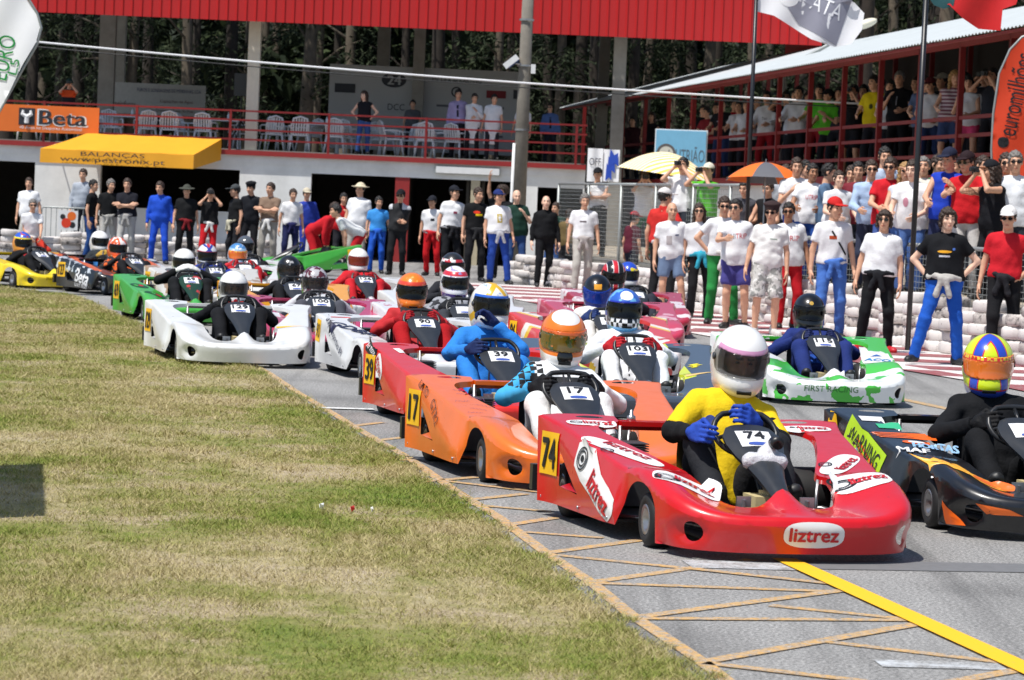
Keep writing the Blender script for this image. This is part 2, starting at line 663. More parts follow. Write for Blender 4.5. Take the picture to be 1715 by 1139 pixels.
def ring_geo(r0, r1, sy=1.0, n=28, a0=0, a1=360):
    V, F = [], []
    for k in range(n + 1):
        a = rad(a0 + (a1 - a0) * k / n)
        V += [(r0 * math.cos(a), sy * r0 * math.sin(a), 0), (r1 * math.cos(a), sy * r1 * math.sin(a), 0)]
    for k in range(n):
        F.append((2 * k, 2 * k + 1, 2 * k + 3, 2 * k + 2))
    return np.array(V), np.array(F)

def drape(name, V2, F, bvh, origin, xd, yd, mat, parent, ang=0.0, off=0.003, reach=0.6):
    xd, yd = Vector(xd).normalized(), Vector(yd).normalized()
    nd = xd.cross(yd).normalized()
    ca, sa = math.cos(ang), math.sin(ang)
    o = Vector(origin)
    P, miss, ds = [], [], []
    for v in V2:
        x, y = v[0] * ca - v[1] * sa, v[0] * sa + v[1] * ca
        b = o + xd * x + yd * y
        hit = bvh.ray_cast(b + nd * reach, -nd, reach * 2)
        if hit[0] is None:
            miss.append(len(P))
            P.append(b)
        else:
            d = (hit[0] - b).dot(nd)
            ds.append(d)
            P.append(b + nd * (d + off))
    if miss:
        md = (sum(ds) / len(ds) if ds else 0)
        for i in miss:
            P[i] = P[i] + nd * (md + off)
    return obj(name, make_mesh(name, np.array([p[:] for p in P]), np.asarray(F), True), mat, parent)

def geo_bvh(V, F):
    return BVHTree.FromPolygons([Vector(v) for v in V], [tuple(int(i) for i in f) for f in F])

# ---------------------------------------------------------------- people
SKIN = {'light': C(232, 188, 162), 'tan': C(214, 164, 134), 'dark': C(172, 122, 92)}
HAIRC = {'black': C(26, 22, 20), 'brown': C(58, 42, 32), 'grey': C(120, 116, 112), 'blond': C(168, 130, 80), 'white': C(205, 203, 200)}
LIP = {k: M('lip', (v[0] * .75, v[1] * .5, v[2] * .5, 1), .5, var=0) for k, v in SKIN.items()}
SKINM = {k: M('skin', v, .55, var=.08, scale=20, spec=.4) for k, v in SKIN.items()}
HAIRM = {k: M('hair', v, .55, var=.35, scale=60, bump=.4, bscale=120) for k, v in HAIRC.items()}
EYEM = plain('eye', (0.03, 0.022, 0.018, 1), .2)
LENS = plain('sunglass_lens', (0.008, 0.008, 0.01, 1), .08)

ARMS = {'down': (.275, -.05, -.09), 'hip': (.185, -.03, .05), 'cross': (-.10, -.215, .27), 'front': (.05, -.235, .06),
        'cam': (.075, -.20, .655), 'rail': (.17, -.36, .16), 'up': (.20, -.10, 1.0), 'phone': (.10, -.27, .36),
        'pocket': (.215, -.07, -.02), 'point': (.16, -.45, .30), 'reach': (.14, -.50, .05), 'belly': (.02, -.20, .18)}

def ik(a, t, l1, l2, hint):
    a, t, hint = np.array(a, float), np.array(t, float), np.array(hint, float)
    d = t - a
    L = max(1e-6, np.linalg.norm(d))
    Lc = min(L, (l1 + l2) * .985)
    u = d / L
    t = a + u * Lc
    x = (l1 * l1 - l2 * l2 + Lc * Lc) / (2 * Lc)
    y = math.sqrt(max(0, l1 * l1 - x * x))
    n = hint - u * (hint @ u)
    n = n / max(1e-6, np.linalg.norm(n))
    return a + u * x + n * y, t

def rot3(lean, side, twist):
    return np.array(Matrix.Rotation(rad(twist), 3, 'Z') @ Matrix.Rotation(rad(side), 3, 'Y') @ Matrix.Rotation(rad(lean), 3, 'X'))

def skeleton(H, arms, pose):
    k = H / 1.75
    J = {'k': k}
    pz = pose.get('hip', .93) * k
    J['pel'] = pel = np.array((*pose.get('pxy', (0, 0)), pz))
    R = rot3(pose.get('lean', 0), pose.get('side', 0), pose.get('twist', 0))
    J['R'] = R
    up = lambda v: pel + R @ (np.array(v) * k)
    J['chest'], J['neck'] = up((0, .0, .40)), up((0, .012, .53))
    hy, hp = pose.get('head', (0, 0))
    Rh = rot3(pose.get('lean', 0) * .35 + hp, pose.get('side', 0) * .3, pose.get('twist', 0) + hy)
    J['Rh'] = Rh
    J['head'] = J['neck'] + Rh @ (np.array((0, -.018, .165)) * k)
    if 'head_at' in pose:
        J['head'] = np.array(pose['head_at'], float)
    for i, sg in enumerate((-1, 1)):
        sh = up((sg * pose.get('shw', .172), .01, .455))
        a = arms[i]
        if isinstance(a, str):
            v = ARMS[a]
            tgt = up((sg * v[0], v[1], v[2]))
            hint = {'hip': (sg, .35, 0), 'cross': (sg, -.2, -.8), 'cam': (sg * .8, -.1, -1), 'up': (sg, .1, .2)}.get(a, (sg * .5, 1, -.2))
            hint = R @ np.array(hint)
        else:
            tgt = np.array(a[:3], float)
            hint = np.array(a[3:6], float) if len(a) > 3 else np.array((sg * .8, .5, -.6))
        el, wr = ik(sh, tgt, .285 * k, .262 * k, hint)
        J['sh%d' % i], J['el%d' % i], J['wr%d' % i] = sh, el, wr
        hipj = pel + rot3(0, 0, pose.get('twist', 0) * .4) @ (np.array((sg * .088, 0, -.015)) * k)
        ft = pose.get('feet', ((-.115, .02, .085), (.115, .02, .085)))[i]
        kh = pose.get('knee', ((-.15, -1, 0), (.15, -1, 0)))[i]
        kn, an = ik(hipj, np.array(ft) * (k if 'abs_feet' not in pose else 1), .43 * k, .42 * k, kh)
        J['hip%d' % i], J['kn%d' % i], J['an%d' % i] = hipj, kn, an
    return J

def hand_geo(J, i, lod, curl):
    V, F = HANDS[(lod, curl)]
    sg = (-1, 1)[i]
    x = J['wr%d' % i] - J['el%d' % i]
    x /= np.linalg.norm(x)
    Lx = J['R'] @ np.array((1., 0, 0)) * sg
    z = Lx if abs(x @ Lx) < .75 else J['R'] @ np.array((0, -1., .3))
    z = z - x * (x @ z)
    z /= np.linalg.norm(z)
    y = np.cross(z, x)
    V = V * J['k'] * (1.02 if not J.get('glove') else 1.2)
    if sg > 0:
        V = V * np.array((1, -1, 1))
        F = F[:, ::-1]
    return J['wr%d' % i] + V[:, :1] * x + V[:, 1:2] * y + V[:, 2:3] * z, F

def bounds(J, pad=.2):
    P = np.array([v for a, v in J.items() if a not in ('k', 'R', 'Rh', 'glove')])
    return P.min(0) - pad, P.max(0) + pad

CAMERA_MESH = MB().box((0, 0, 0), (.115, .045, .075)).lathe([(0, -.075), (.03, -.075), (.033, -.02), (0, -.02)], 12, 'y').mesh('camera')
PIVOT = MB().lathe([(0, -.006), (.017, -.006), (.015, .006), (0, .006)], 14, 'x').mesh('visor_pivot', True)
CHINVENT = MB().box((0, 0, 0), (.07, .014, .014)).mesh('chin_vent')
_pid = [0]
def person(label, loc, H=1.75, yaw=0, s=80, top=('tee', '#eeeeee'), legs=('long', '#222222'), arms=('down', 'down'),
           hair=('short', 'black'), hat=None, glasses=False, tied=None, skin='tan', pose=None, shoes='#222222',
           prints=(), group=None, fat=1.0, curls=('relaxed', 'relaxed'), gloves=None, helmet=None, cat='person', under=None):
    _pid[0] += 1
    seed = _pid[0]
    pose = dict(pose or {})
    rr = random.Random(seed * 17)
    if helmet is None and 'hip' not in pose:
        sw = rr.uniform(-.05, .05)
        pose.setdefault('feet', ((-.13 + sw * .6, rr.uniform(-.09, .07), .085), (.13 + sw * .6, rr.uniform(-.07, .09), .085)))
        pose.setdefault('side', rr.uniform(-4, 4))
        pose.setdefault('twist', rr.uniform(-14, 14))
        pose.setdefault('head', (rr.uniform(-26, 26), rr.uniform(-4, 9)))
        pose.setdefault('lean', rr.uniform(-3, 6))
        pose.setdefault('pxy', (sw, 0))
        if fat == 1.0:
            fat = rr.uniform(.95, 1.3)
    J = skeleton(H, arms, pose)
    J['glove'] = bool(gloves)
    k, R, pel = J['k'], J['R'], J['pel']
    root = thing('person', label, cat, loc, rad(yaw), group)
    v = min(.030, max(.0105, 1.5 / (s * .597)))
    lod = 'near' if s > 170 else ('mid' if s > 105 else 'far')
    up = lambda q: pel + R @ (np.array(q) * k)
    lo, hi = bounds(J)
    sleeve = top[2] if len(top) > 2 else {'tee': .62, 'tank': 0.0, 'polo': .62, 'long': 2.0, 'suit': 2.0, 'coat': 2.0}[top[0]]
    short = legs[0] in ('shorts', 'skirt')
    # --- body
    f = Field(lo, hi, v)
    f.cone(J['neck'] + R @ np.array((0, .012, -.03)), J['head'] + np.array((0, .02, -.05)) * k, .062 * k, .055 * k, .02)
    for sg in (-1, 1):
        f.cone(up((sg * .07, 0, .42)), up((sg * .06, 0, .10)), .085 * k, .08 * k, .04)
    f.cone(up((-.06, 0, 0)), up((.06, 0, 0)), .095 * k, .095 * k, .04)
    for i in (0, 1):
        sh, el, wr = J['sh%d' % i], J['el%d' % i], J['wr%d' % i]
        f.cone(J['neck'] + R @ (np.array((0, 0, -.05)) * k), sh, .045 * k, .046 * k, .03)
        f.cone(sh, el, .047 * k, .038 * k, .03)
        f.cone(el, wr, .039 * k, .026 * k, .02)
        if not short:
            continue
        hp, kn, an = J['hip%d' % i], J['kn%d' % i], J['an%d' % i]
        f.cone(hp, kn, .082 * k, .054 * k, .03)
        mid = kn * .65 + an * .35 + (np.array((0, .018, 0)) if short else 0)
        f.cone(kn, mid, .054 * k, .055 * k, .02)
        f.cone(mid, an, .052 * k, .036 * k, .02)
    V, F = f.nets()
    parts = [(V, F, 0)]
    hv, hf, hm = HEADS[lod]
    parts.append((J['head'] + (hv * k * 1.02) @ J['Rh'].T, hf, hm))
    for i in (0, 1):
        gv, gf = hand_geo(J, i, lod, curls[i])
        parts.append((gv, gf, 4 if gloves else 0))
    V, F, mi = join_geo(parts)
    hc = HAIRM[hair[1]] if hair else HAIRM['grey']
    mats = [SKINM[skin], LIP[skin], hc, EYEM] + ([cloth(gloves, .7)] if gloves else [])
    obj('body', make_mesh('body', V, F, True, mi), mats, root)
    # --- top
    tc = cloth(top[1]) if isinstance(top[1], (str, tuple)) else top[1]
    f = Field(lo, hi, v)
    fr = fat
    for sg in (-1, 1):
        f.cone(up((sg * .082, .005, .405)), up((sg * .074, .0, .08)), .106 * k * (1 + (fr - 1) * .5), .106 * k * fr, .06)
    f.cone(up((0, -.03 * fr, .30)), up((0, -.035 * fr, .08)), .10 * k * fr, .105 * k * fr, .05)
    hem = {'coat': -.52, 'tee': -.06, 'polo': -.06, 'tank': -.05, 'long': -.05, 'suit': -.02}[top[0]]
    if tied:
        hem = .02
    f.cone(up((-.07, 0, .06)), up((.07, 0, .06)), .108 * k * fr, .108 * k * fr, .05)
    for sg in (-1, 1):
        f.cone(up((sg * .075, 0, .06)), up((sg * .08, 0, hem)), .108 * k * fr, .112 * k * fr, .05)
    f.cut(up((0, 0, hem)), R @ np.array((0, 0, -1.)))
    for i in (0, 1):
        sh, el, wr = J['sh%d' % i], J['el%d' % i], J['wr%d' % i]
        f.cone(J['neck'] + R @ (np.array((0, .0, -.030)) * k), sh, .055 * k, .058 * k, .04)
        if sleeve <= 0:
            continue
        if sleeve < 1:
            e = sh + (el - sh) * sleeve
            f.cone(sh, e, .058 * k, .061 * k, .03, cut_end=True)
        else:
            f.cone(sh, el, .059 * k, .054 * k, .03)
            f.cone(el, el + (wr - el) * .97, .056 * k, .041 * k, .02, cut_end=True)
    if top[0] in ('suit', 'polo', 'coat'):
        nk = J['neck'] + R @ (np.array((0, .005, .0)) * k)
        f.cone(nk, nk + R @ np.array((0, -.008, .035)) * k, .066 * k, .07 * k, .01, cut_end=True)
    f.wrinkle(.0042, .15, seed)
    if helmet is not None and s > 120:
        f.wrinkle(.0014, .07, seed + 31)
    TV, TF = f.nets()
    shirt = obj('overalls' if top[0] == 'suit' else {'tee': 'shirt', 'tank': 'vest_top', 'polo': 'shirt', 'long': 'shirt', 'coat': 'coat'}[top[0]],
                make_mesh('shirt', TV, TF), tc, root)
    if under:
        for i in (0, 1):
            el, wr, sh = J['el%d' % i], J['wr%d' % i], J['sh%d' % i]
            f = Field(np.minimum(np.minimum(el, wr), sh) - .1, np.maximum(np.maximum(el, wr), sh) + .1, v)
            f.cone(sh + (el - sh) * .5, el, .055 * k, .052 * k, .02)
            f.cone(el, el + (wr - el) * .97, .054 * k, .038 * k, .02, cut_end=True)
            f.wrinkle(.003, .07, seed + 77 + i)
            uv, uf = f.nets()
            obj('undersleeve', make_mesh('undersleeve', uv, uf), cloth(under), root)
    if prints:
        bv = geo_bvh(TV, TF)
        for (kind, cx, cz, wd, ht, col, *tx) in prints:
            o0 = up((cx, -.25, cz))
            xd, yd = R @ np.array((1., 0, 0)), R @ np.array((0, 0, 1.))
            if kind == 'text':
                g = text_geo(tx[0])
                G = g[0] * ht
                G[:, 0] *= wd / max(1e-6, np.ptp(G[:, 0]))
                drape('lettering', G, g[1], bv, o0, xd, yd, plain('print', C(col)), shirt, off=.004)
            else:
                g = grid_geo(wd, ht) if kind == 'rect' else poly_geo(ell_pts(wd / 2, ht / 2))
                drape('print', g[0], g[1], bv, o0, xd, yd, cloth(col), shirt, off=.003, ang=tx[0] if tx else 0)
    # --- legs
    f = Field(lo, hi, v * 1.15)
    f.cone(up((-.07, .0, .02)), up((.07, .0, .02)), .112 * k * fr, .112 * k * fr, .05)
    f.cut(up((0, 0, .075)), R @ np.array((0, 0, 1.)))
    loose = 1.0 if not short else 1.12
    for i in (0, 1):
        hp, kn, an = J['hip%d' % i], J['kn%d' % i], J['an%d' % i]
        if short:
            L = legs[2] if len(legs) > 2 else .85
            f.cone(hp, hp + (kn - hp) * L, .098 * k * loose, .088 * k * loose, .05, cut_end=True)
        else:
            f.cone(hp, kn, .098 * k, .070 * k, .04)
            f.cone(kn, an + (an - kn) * .04, .070 * k, .062 * k, .03, cut_end=True)
    f.wrinkle(.0042, .17, seed + 500)
    LV, LF = f.nets()
    lm = cloth(legs[1]) if isinstance(legs[1], (str, tuple)) else legs[1]
    obj('shorts' if short else 'trousers', make_mesh('trousers', LV, LF), lm, root)
    # --- racing suit folded down and knotted round the waist
    if tied:
        f = Field(lo, hi, v)
        r0, r1 = .150 * fr, .128 * fr
        pts = [up((r0 * math.cos(a), r1 * math.sin(a) - .01, .055 + .015 * math.sin(2 * a + seed))) for a in np.linspace(0, 2 * math.pi, 13)]
        for a, b in zip(pts, pts[1:]):
            f.cone(a, b, .032 * k, .032 * k, .015)
        f.cone(up((-.03, -.15 * fr, .05)), up((.04, -.155 * fr, .03)), .038 * k, .034 * k, .02)
        for sg in (-1, 1):
            f.cone(up((sg * .02, -.155 * fr, .04)), up((sg * .075, -.16 * fr, -.14)), .032 * k, .036 * k, .02)
        f.wrinkle(.005, .08, seed + 900)
        tv, tf = f.nets()
        obj('tied_sleeves', make_mesh('tied_sleeves', tv, tf), cloth(tied), root)
    # --- shoes
    for i in (0, 1):
        an, kn = J['an%d' % i], J['kn%d' % i]
        o = obj('shoe', SHOE, M('shoe', C(shoes), .5, var=.2), root)
        fp = pose.get('foot_pitch', 0)
        sp = (-1, 1)[i] * pose.get('splay', 14)
        o.location = an - np.array((0, 0, .085 * k)) if not fp else an - np.array((0, -.05, .05))
        o.rotation_euler = (rad(fp), 0, rad(sp))
        o.scale = (k * 1.08,) * 3
    # --- head wear
    Mh = Matrix(J['Rh'].tolist()).to_euler()
    hl = Vector(J['head'])
    if helmet is None:
        if hair:
            obj('hair', HAIR[hair[0]], hc, root, hl, Mh, k * 1.02)
        if hat:
            obj({'cap': 'cap', 'hat': 'hat', 'beret': 'beret'}[hat[0]], CAPS[hat[0]], cloth(hat[1]), root, hl, Mh, k * 1.03)
        if glasses:
            obj('sunglasses', GLASSES, LENS, root, hl, Mh, k * 1.03)
    else:
        hm_, vm_ = helmet
        h_ = obj('helmet', HELMET, hm_, root, hl, Mh, 1.06)
        obj('visor', VISOR, vm_, h_)
        if s > 150:
            for sg in (-1, 1):
                obj('visor_pivot', PIVOT, DARKGREY, h_, (sg * .131, -.012, .014), (0, 0, rad(-sg * 4)))
            obj('chin_vent', CHINVENT, PLASTIC_BLACK, h_, (0, -.172, -.105), (rad(14), 0, 0))
    if arms[0] == 'cam' and arms[1] == 'cam':
        mw = Matrix.Translation(loc) @ Matrix.Rotation(rad(yaw), 4, 'Z')
        c = (J['wr0'] + J['wr1']) / 2 + R @ np.array((0, -.05, .07))
        o = obj('camera', CAMERA_MESH, PLASTIC_BLACK, None, mw @ Vector(c), (0, 0, rad(yaw)))
        tag(o, 'black camera raised by the ' + ' '.join(label.split()[:9]), 'camera')
    return root, J
# ---------------------------------------------------------------- karts
# kart frame: nose towards -Y, driver's head above the origin; u = distance ahead of the tail, y = U0 - u
U0 = 0.42
OUT = [(.800, 0), (.742, .24), (.703, .60), (.662, 1.00), (.637, 1.14), (.625, 1.30), (.62, 1.48), (.607, 1.62), (.585, 1.73), (.545, 1.82), (.48, 1.885), (.40, 1.93), (.30, 1.962), (.15, 1.978), (0, 1.982)]
INN = [(.40, 0), (.40, .10), (.415, .135), (.47, .16), (.53, .21), (.56, .29), (.555, .38), (.525, .50), (.47, .68), (.40, .88), (.345, 1.02), (.325, 1.10), (.33, 1.15), (.345, 1.20), (.33, 1.33), (.295, 1.48), (.255, 1.565), (.20, 1.60), (.12, 1.605), (.06, 1.59), (0, 1.58)]

def densify(pts, step):
    out = [pts[0]]
    for a, b in zip(pts, pts[1:]):
        n = max(1, int(math.ceil(math.dist(a, b) / step)))
        out += [(a[0] + (b[0] - a[0]) * i / n, a[1] + (b[1] - a[1]) * i / n) for i in range(1, n + 1)]
    return out

def smooth_line(pts, it=2):
    for _ in range(it):
        q = [pts[0]]
        for i in range(1, len(pts) - 1):
            q.append(tuple(.25 * pts[i - 1][c] + .5 * pts[i][c] + .25 * pts[i + 1][c] for c in (0, 1)))
        q.append(pts[-1])
        pts = q
    return pts

def zo(u): return float(np.interp(u, [0, 1.06, 1.14, 1.22, 1.34, 1.5, 1.7, 1.88, 2.0], [.515, .352, .345, .362, .362, .338, .290, .238, .215]))
def zi(u): return float(np.interp(u, [0, 1.06, 1.14, 1.22, 1.34, 1.5, 1.6, 1.8, 2.0], [.50, .332, .322, .318, .285, .236, .216, .214, .212]))
def fil(u): return float(np.interp(u, [0, 1.1, 1.3, 1.6, 2.0], [.014, .018, .045, .055, .040]))

def ztop(x, u, dist):
    a = abs(x)
    t = min(1, max(0, (a - .24) / .32))
    t = t * t * (3 - 2 * t)
    z = zi(u) * (1 - t) + zo(u) * t
    fr = min(1, max(0, (u - 1.52) / .06)) * min(1, max(0, (1.90 - u) / .30))
    z += .085 * math.exp(-(a / .075) ** 2) * fr
    r = fil(u)
    if dist < r:
        q = r - dist
        z -= r - math.sqrt(max(0, r * r - q * q))
    return z

def in_poly(p, poly):
    x, y = p
    c = False
    j = len(poly) - 1
    for i in range(len(poly)):
        xi, yi = poly[i]
        xj, yj = poly[j]
        if (yi > y) != (yj > y) and x < (xj - xi) * (y - yi) / (yj - yi) + xi:
            c = not c
        j = i
    return c

def cdt(loops, pts, inside):
    vs, es = [], []
    for lp in loops:
        b = len(vs)
        vs += [Vector(p) for p in lp]
        es += [(b + i, b + (i + 1) % len(lp)) for i in range(len(lp))]
    vs += [Vector(p) for p in pts]
    r = geometry.delaunay_2d_cdt(vs, es, [], 0, 1e-5)
    V = [tuple(v) for v in r[0]]
    T = []
    for f in r[2]:
        c = (sum(V[i][0] for i in f) / 3, sum(V[i][1] for i in f) / 3)
        if inside(c):
            T.append(tuple(f))
    return V, T

def zbot(u):
    if u < 1.135:
        return .075
    if u < 1.60:
        q = (u - 1.372) / .243
        return max(.05, .075 + .228 * math.sqrt(max(0, 1 - min(1, abs(q)) ** 2.6)))
    return .045

def kart_shell():
    outh = smooth_line(densify(OUT, .035), 2)
    innh = smooth_line(densify(INN, .035), 2)
    half = outh + innh[::-1]
    # whole top outline: right outer tail -> nose -> left outer tail, then the inner edge back
    outer = [(x, u) for x, u in outh] + [(-x, u) for x, u in outh[::-1][1:]]
    inner = [(x, u) for x, u in innh] + [(-x, u) for x, u in innh[::-1][1:]]
    loop = outer + inner[::-1]
    slot = {}
    holes = []
    for sg in (-1, 1):
        holes.append([(sg * .545 + .075 * math.cos(a), .062 + .026 * math.sin(a)) for a in np.linspace(0, 2 * math.pi, 15)[:-1]])
    oa = np.array(outer)
    def od(p):
        return float(np.sqrt(((oa - np.array(p)) ** 2).sum(1)).min())
    pts = []
    # rings just inside the outer edge, for the rounded shoulder
    tg = np.gradient(oa, axis=0)
    nm = np.stack([-tg[:, 1], tg[:, 0]], 1)
    nm /= np.linalg.norm(nm, axis=1)[:, None] + 1e-9
    for d in (.006, .016, .03, .048):
        for p, n in zip(oa, nm):
            q = p + n * d
            if in_poly(q, loop) and od(q) > d * .9:
                pts.append(tuple(q))
    for i in range(-16, 17):
        for j in range(0, 45):
            p = (i * .05 + (.012 if j % 2 else 0), j * .045)
            if in_poly(p, loop) and od(p) > .06 and not any(in_poly(p, h) for h in holes):
                pts.append(p)
    for x in (-.12, -.09, -.06, -.03, 0, .03, .06, .09, .12):
        for u in (1.63, 1.66, 1.70, 1.74, 1.79, 1.84):
            pts.append((x, u))
    V2, T = cdt([loop] + holes, pts, lambda c: in_poly(c, loop) and not any(in_poly(c, h) for h in holes))
    V = [(x, U0 - u, ztop(x, u, od((x, u)))) for x, u in V2]
    F = [tuple(t) for t in T]
    # lip round the cockpit
    b = len(V)
    for (x, u) in inner:
        z = ztop(x, u, 1)
        V += [(x, U0 - u, z), (x * .985, U0 - u + .006 * (1 if u > 1.4 else 0), z - .035)]
    for i in range(len(inner) - 1):
        F.append((b + 2 * i, b + 2 * i + 1, b + 2 * i + 3, b + 2 * i + 2))
    # outer wall in (arc length, height)
    arc = np.concatenate([[0], np.cumsum(np.linalg.norm(np.diff(oa, axis=0), axis=1))])
    Ltot = arc[-1]
    us = oa[:, 1]
    def pos(a):
        return float(np.interp(a, arc, oa[:, 0])), float(np.interp(a, arc, oa[:, 1]))
    N = 260
    aa = np.linspace(0, Ltot, N)
    topl, botl = [], []
    for a in aa:
        x, u = pos(a)
        topl.append((a, ztop(x, u, 0)))
        botl.append((a, zbot(u)))
    wl = topl + botl[::-1]
    def arc_at(sg, u):
        h_ = arc[: len(outh)]
        v = float(np.interp(u, us[: len(outh)], h_))
        return v if sg > 0 else Ltot - v
    wholes = []
    for sg in (-1, 1):
        wholes.append([(arc_at(sg, u), z) for u, z in densify([(.30, .345), (.30, .175), (.60, .160), (.30, .345)], .04)[:-1]])
        c = arc_at(sg, 1.845)
        wholes.append([(c + .062 * math.cos(t), .128 + .046 * math.sin(t)) for t in np.linspace(0, 2 * math.pi, 21)[:-1]])
    wp = []
    for i in range(int(Ltot / .035)):
        for j in range(15):
            p = (.015 + i * .035, .06 + j * .032)
            if in_poly(p, wl) and not any(in_poly(p, h) for h in wholes):
                wp.append(p)
    W2, WT = cdt([wl] + wholes, wp, lambda c: in_poly(c, wl) and not any(in_poly(c, h) for h in wholes))
    on = -nm
    b = len(V)
    for a, z in W2:
        x, u = pos(a)
        nx, nu = float(np.interp(a, arc, on[:, 0])), float(np.interp(a, arc, on[:, 1]))
        o = 0.0
        if u < 1.15:
            zt = ztop(x, u, 0)
            zc = .495 - .34 * u
            bl = .052 * min(1, u / 1.0)
            o = bl * min(1, max(0, (zt - z) / max(.01, zt - zc)))
            if z < zc:
                o -= .10 * max(0, .2 - z) * (u / 1.1)
            # tail of the panel tucks in under the top corner
            back = max(0, (zt - .09 - z)) / .35
            u2 = u + .055 * min(1, back * 3) * max(0, 1 - u / .12)
            x2, u = x, u2
        else:
            # nose: slight tuck under
            o = -.03 * max(0, (.16 - z) / .12) if u > 1.62 else 0
            if u > 1.62:
                for sg in (-1, 1):
                    c = arc_at(sg, 1.845)
                    d = math.hypot((a - c - sg * -.035) / .13, (z - .128) / .062)
                    o -= .028 * max(0, 1 - d * d)
        V.append((x + nx * o, U0 - (u + nu * o), z))
    F += [(t[0] + b, t[1] + b, t[2] + b) for t in WT]
    # ledge inside the side opening
    for sg in (-1, 1):
        b = len(V)
        for u in (.30, .45, .60):
            x = float(np.interp(u, [p[1] for p in OUT], [p[0] for p in OUT])) + .052 * u
            V += [(sg * x, U0 - u, .168), (sg * (x - .10), U0 - u + .02, .20)]
        F += [(b, b + 1, b + 3, b + 2), (b + 2, b + 3, b + 5, b + 4)]
    return V, F

_kv, _kf = kart_shell()
_me0 = make_mesh('body_shell', _kv, _kf, True)
import bmesh
_bm = bmesh.new()
_bm.from_mesh(_me0)
bmesh.ops.remove_doubles(_bm, verts=_bm.verts, dist=.0015)
bmesh.ops.recalc_face_normals(_bm, faces=_bm.faces)
_up = sum((f.normal.z * f.calc_area() for f in _bm.faces if f.calc_center_median().z > .3))
if _up < 0:
    bmesh.ops.reverse_faces(_bm, faces=_bm.faces)
_bm.to_mesh(_me0)
_bm.free()
_me0.polygons.foreach_set('use_smooth', np.ones(len(_me0.polygons), dtype=bool))
_me0.set_sharp_from_angle(angle=rad(38))
KART_BVH = BVHTree.FromPolygons([v.co.copy() for v in _me0.vertices], [tuple(p.vertices) for p in _me0.polygons])
KART_SHELL = _me0

def ky(u): return U0 - u

def wheel_meshes():
    out = {}
    for nm_, R_, W_ in (('front', .130, .125), ('rear', .142, .205)):
        r = R_
        tyre = MB().lathe([(r * .52, -W_ / 2), (r * .80, -W_ / 2 - .006), (r * .95, -W_ / 2 + .006), (r, -W_ / 2 + .028), (r, W_ / 2 - .028), (r * .95, W_ / 2 - .006), (r * .80, W_ / 2 + .006), (r * .52, W_ / 2)], 28, 'x')
        rim = MB().lathe([(.018, -W_ / 2 + .03), (.018, W_ / 2 - .03), (r * .30, W_ / 2 - .028), (r * .36, W_ / 2 - .002), (r * .55, W_ / 2 + .003), (r * .55, -W_ / 2 - .003), (r * .36, -W_ / 2 + .002), (r * .30, -W_ / 2 + .028)], 20, 'x')
        out[nm_] = (tyre.mesh('tyre', True), rim.mesh('rim', True))
    return out
WHEELS = wheel_meshes()

def fairing_geo():
    prof = [(1.575, .262, .050, .030), (1.50, .300, .062, .040), (1.40, .352, .080, .048), (1.30, .405, .108, .050), (1.22, .452, .142, .046), (1.13, .505, .166, .040), (1.06, .548, .165, .032), (1.00, .588, .128, .022), (.985, .600, .092, .014)]
    V, F, n = [], [], 13
    for (u, z, hw, dp) in prof:
        hw *= .86
        z = .262 + (z - .262) * .85
        for i in range(n):
            t = i / (n - 1) * 2 - 1
            x = hw * t
            bulge = dp * (1 - abs(t) ** 3.2)
            V.append((x, ky(u) - bulge * .8, z + bulge * .5))
    for j in range(len(prof) - 1):
        for i in range(n - 1):
            a = j * n + i
            F.append((a, a + 1, a + n + 1, a + n))
    m = len(V)
    V += [(x * .96, y + .03, z - .012) for x, y, z in V]
    F += [tuple(m + i for i in f[::-1]) for f in F]
    rim = [j * n for j in range(len(prof))] + [(len(prof) - 1) * n + i for i in range(1, n)] + [j * n + n - 1 for j in range(len(prof) - 2, -1, -1)] + [i for i in range(n - 2, 0, -1)]
    for a, b in zip(rim, rim[1:] + rim[:1]):
        F.append((b, a, m + a, m + b))
    return V, F
_fv, _ff = fairing_geo()
FAIRING = make_mesh('front_fairing', _fv, _ff, True)
FAIRING.set_sharp_from_angle(angle=rad(50))
FAIR_BVH = geo_bvh(_fv, _ff)

def sheet(a, b, mb, th=.02):
    pass

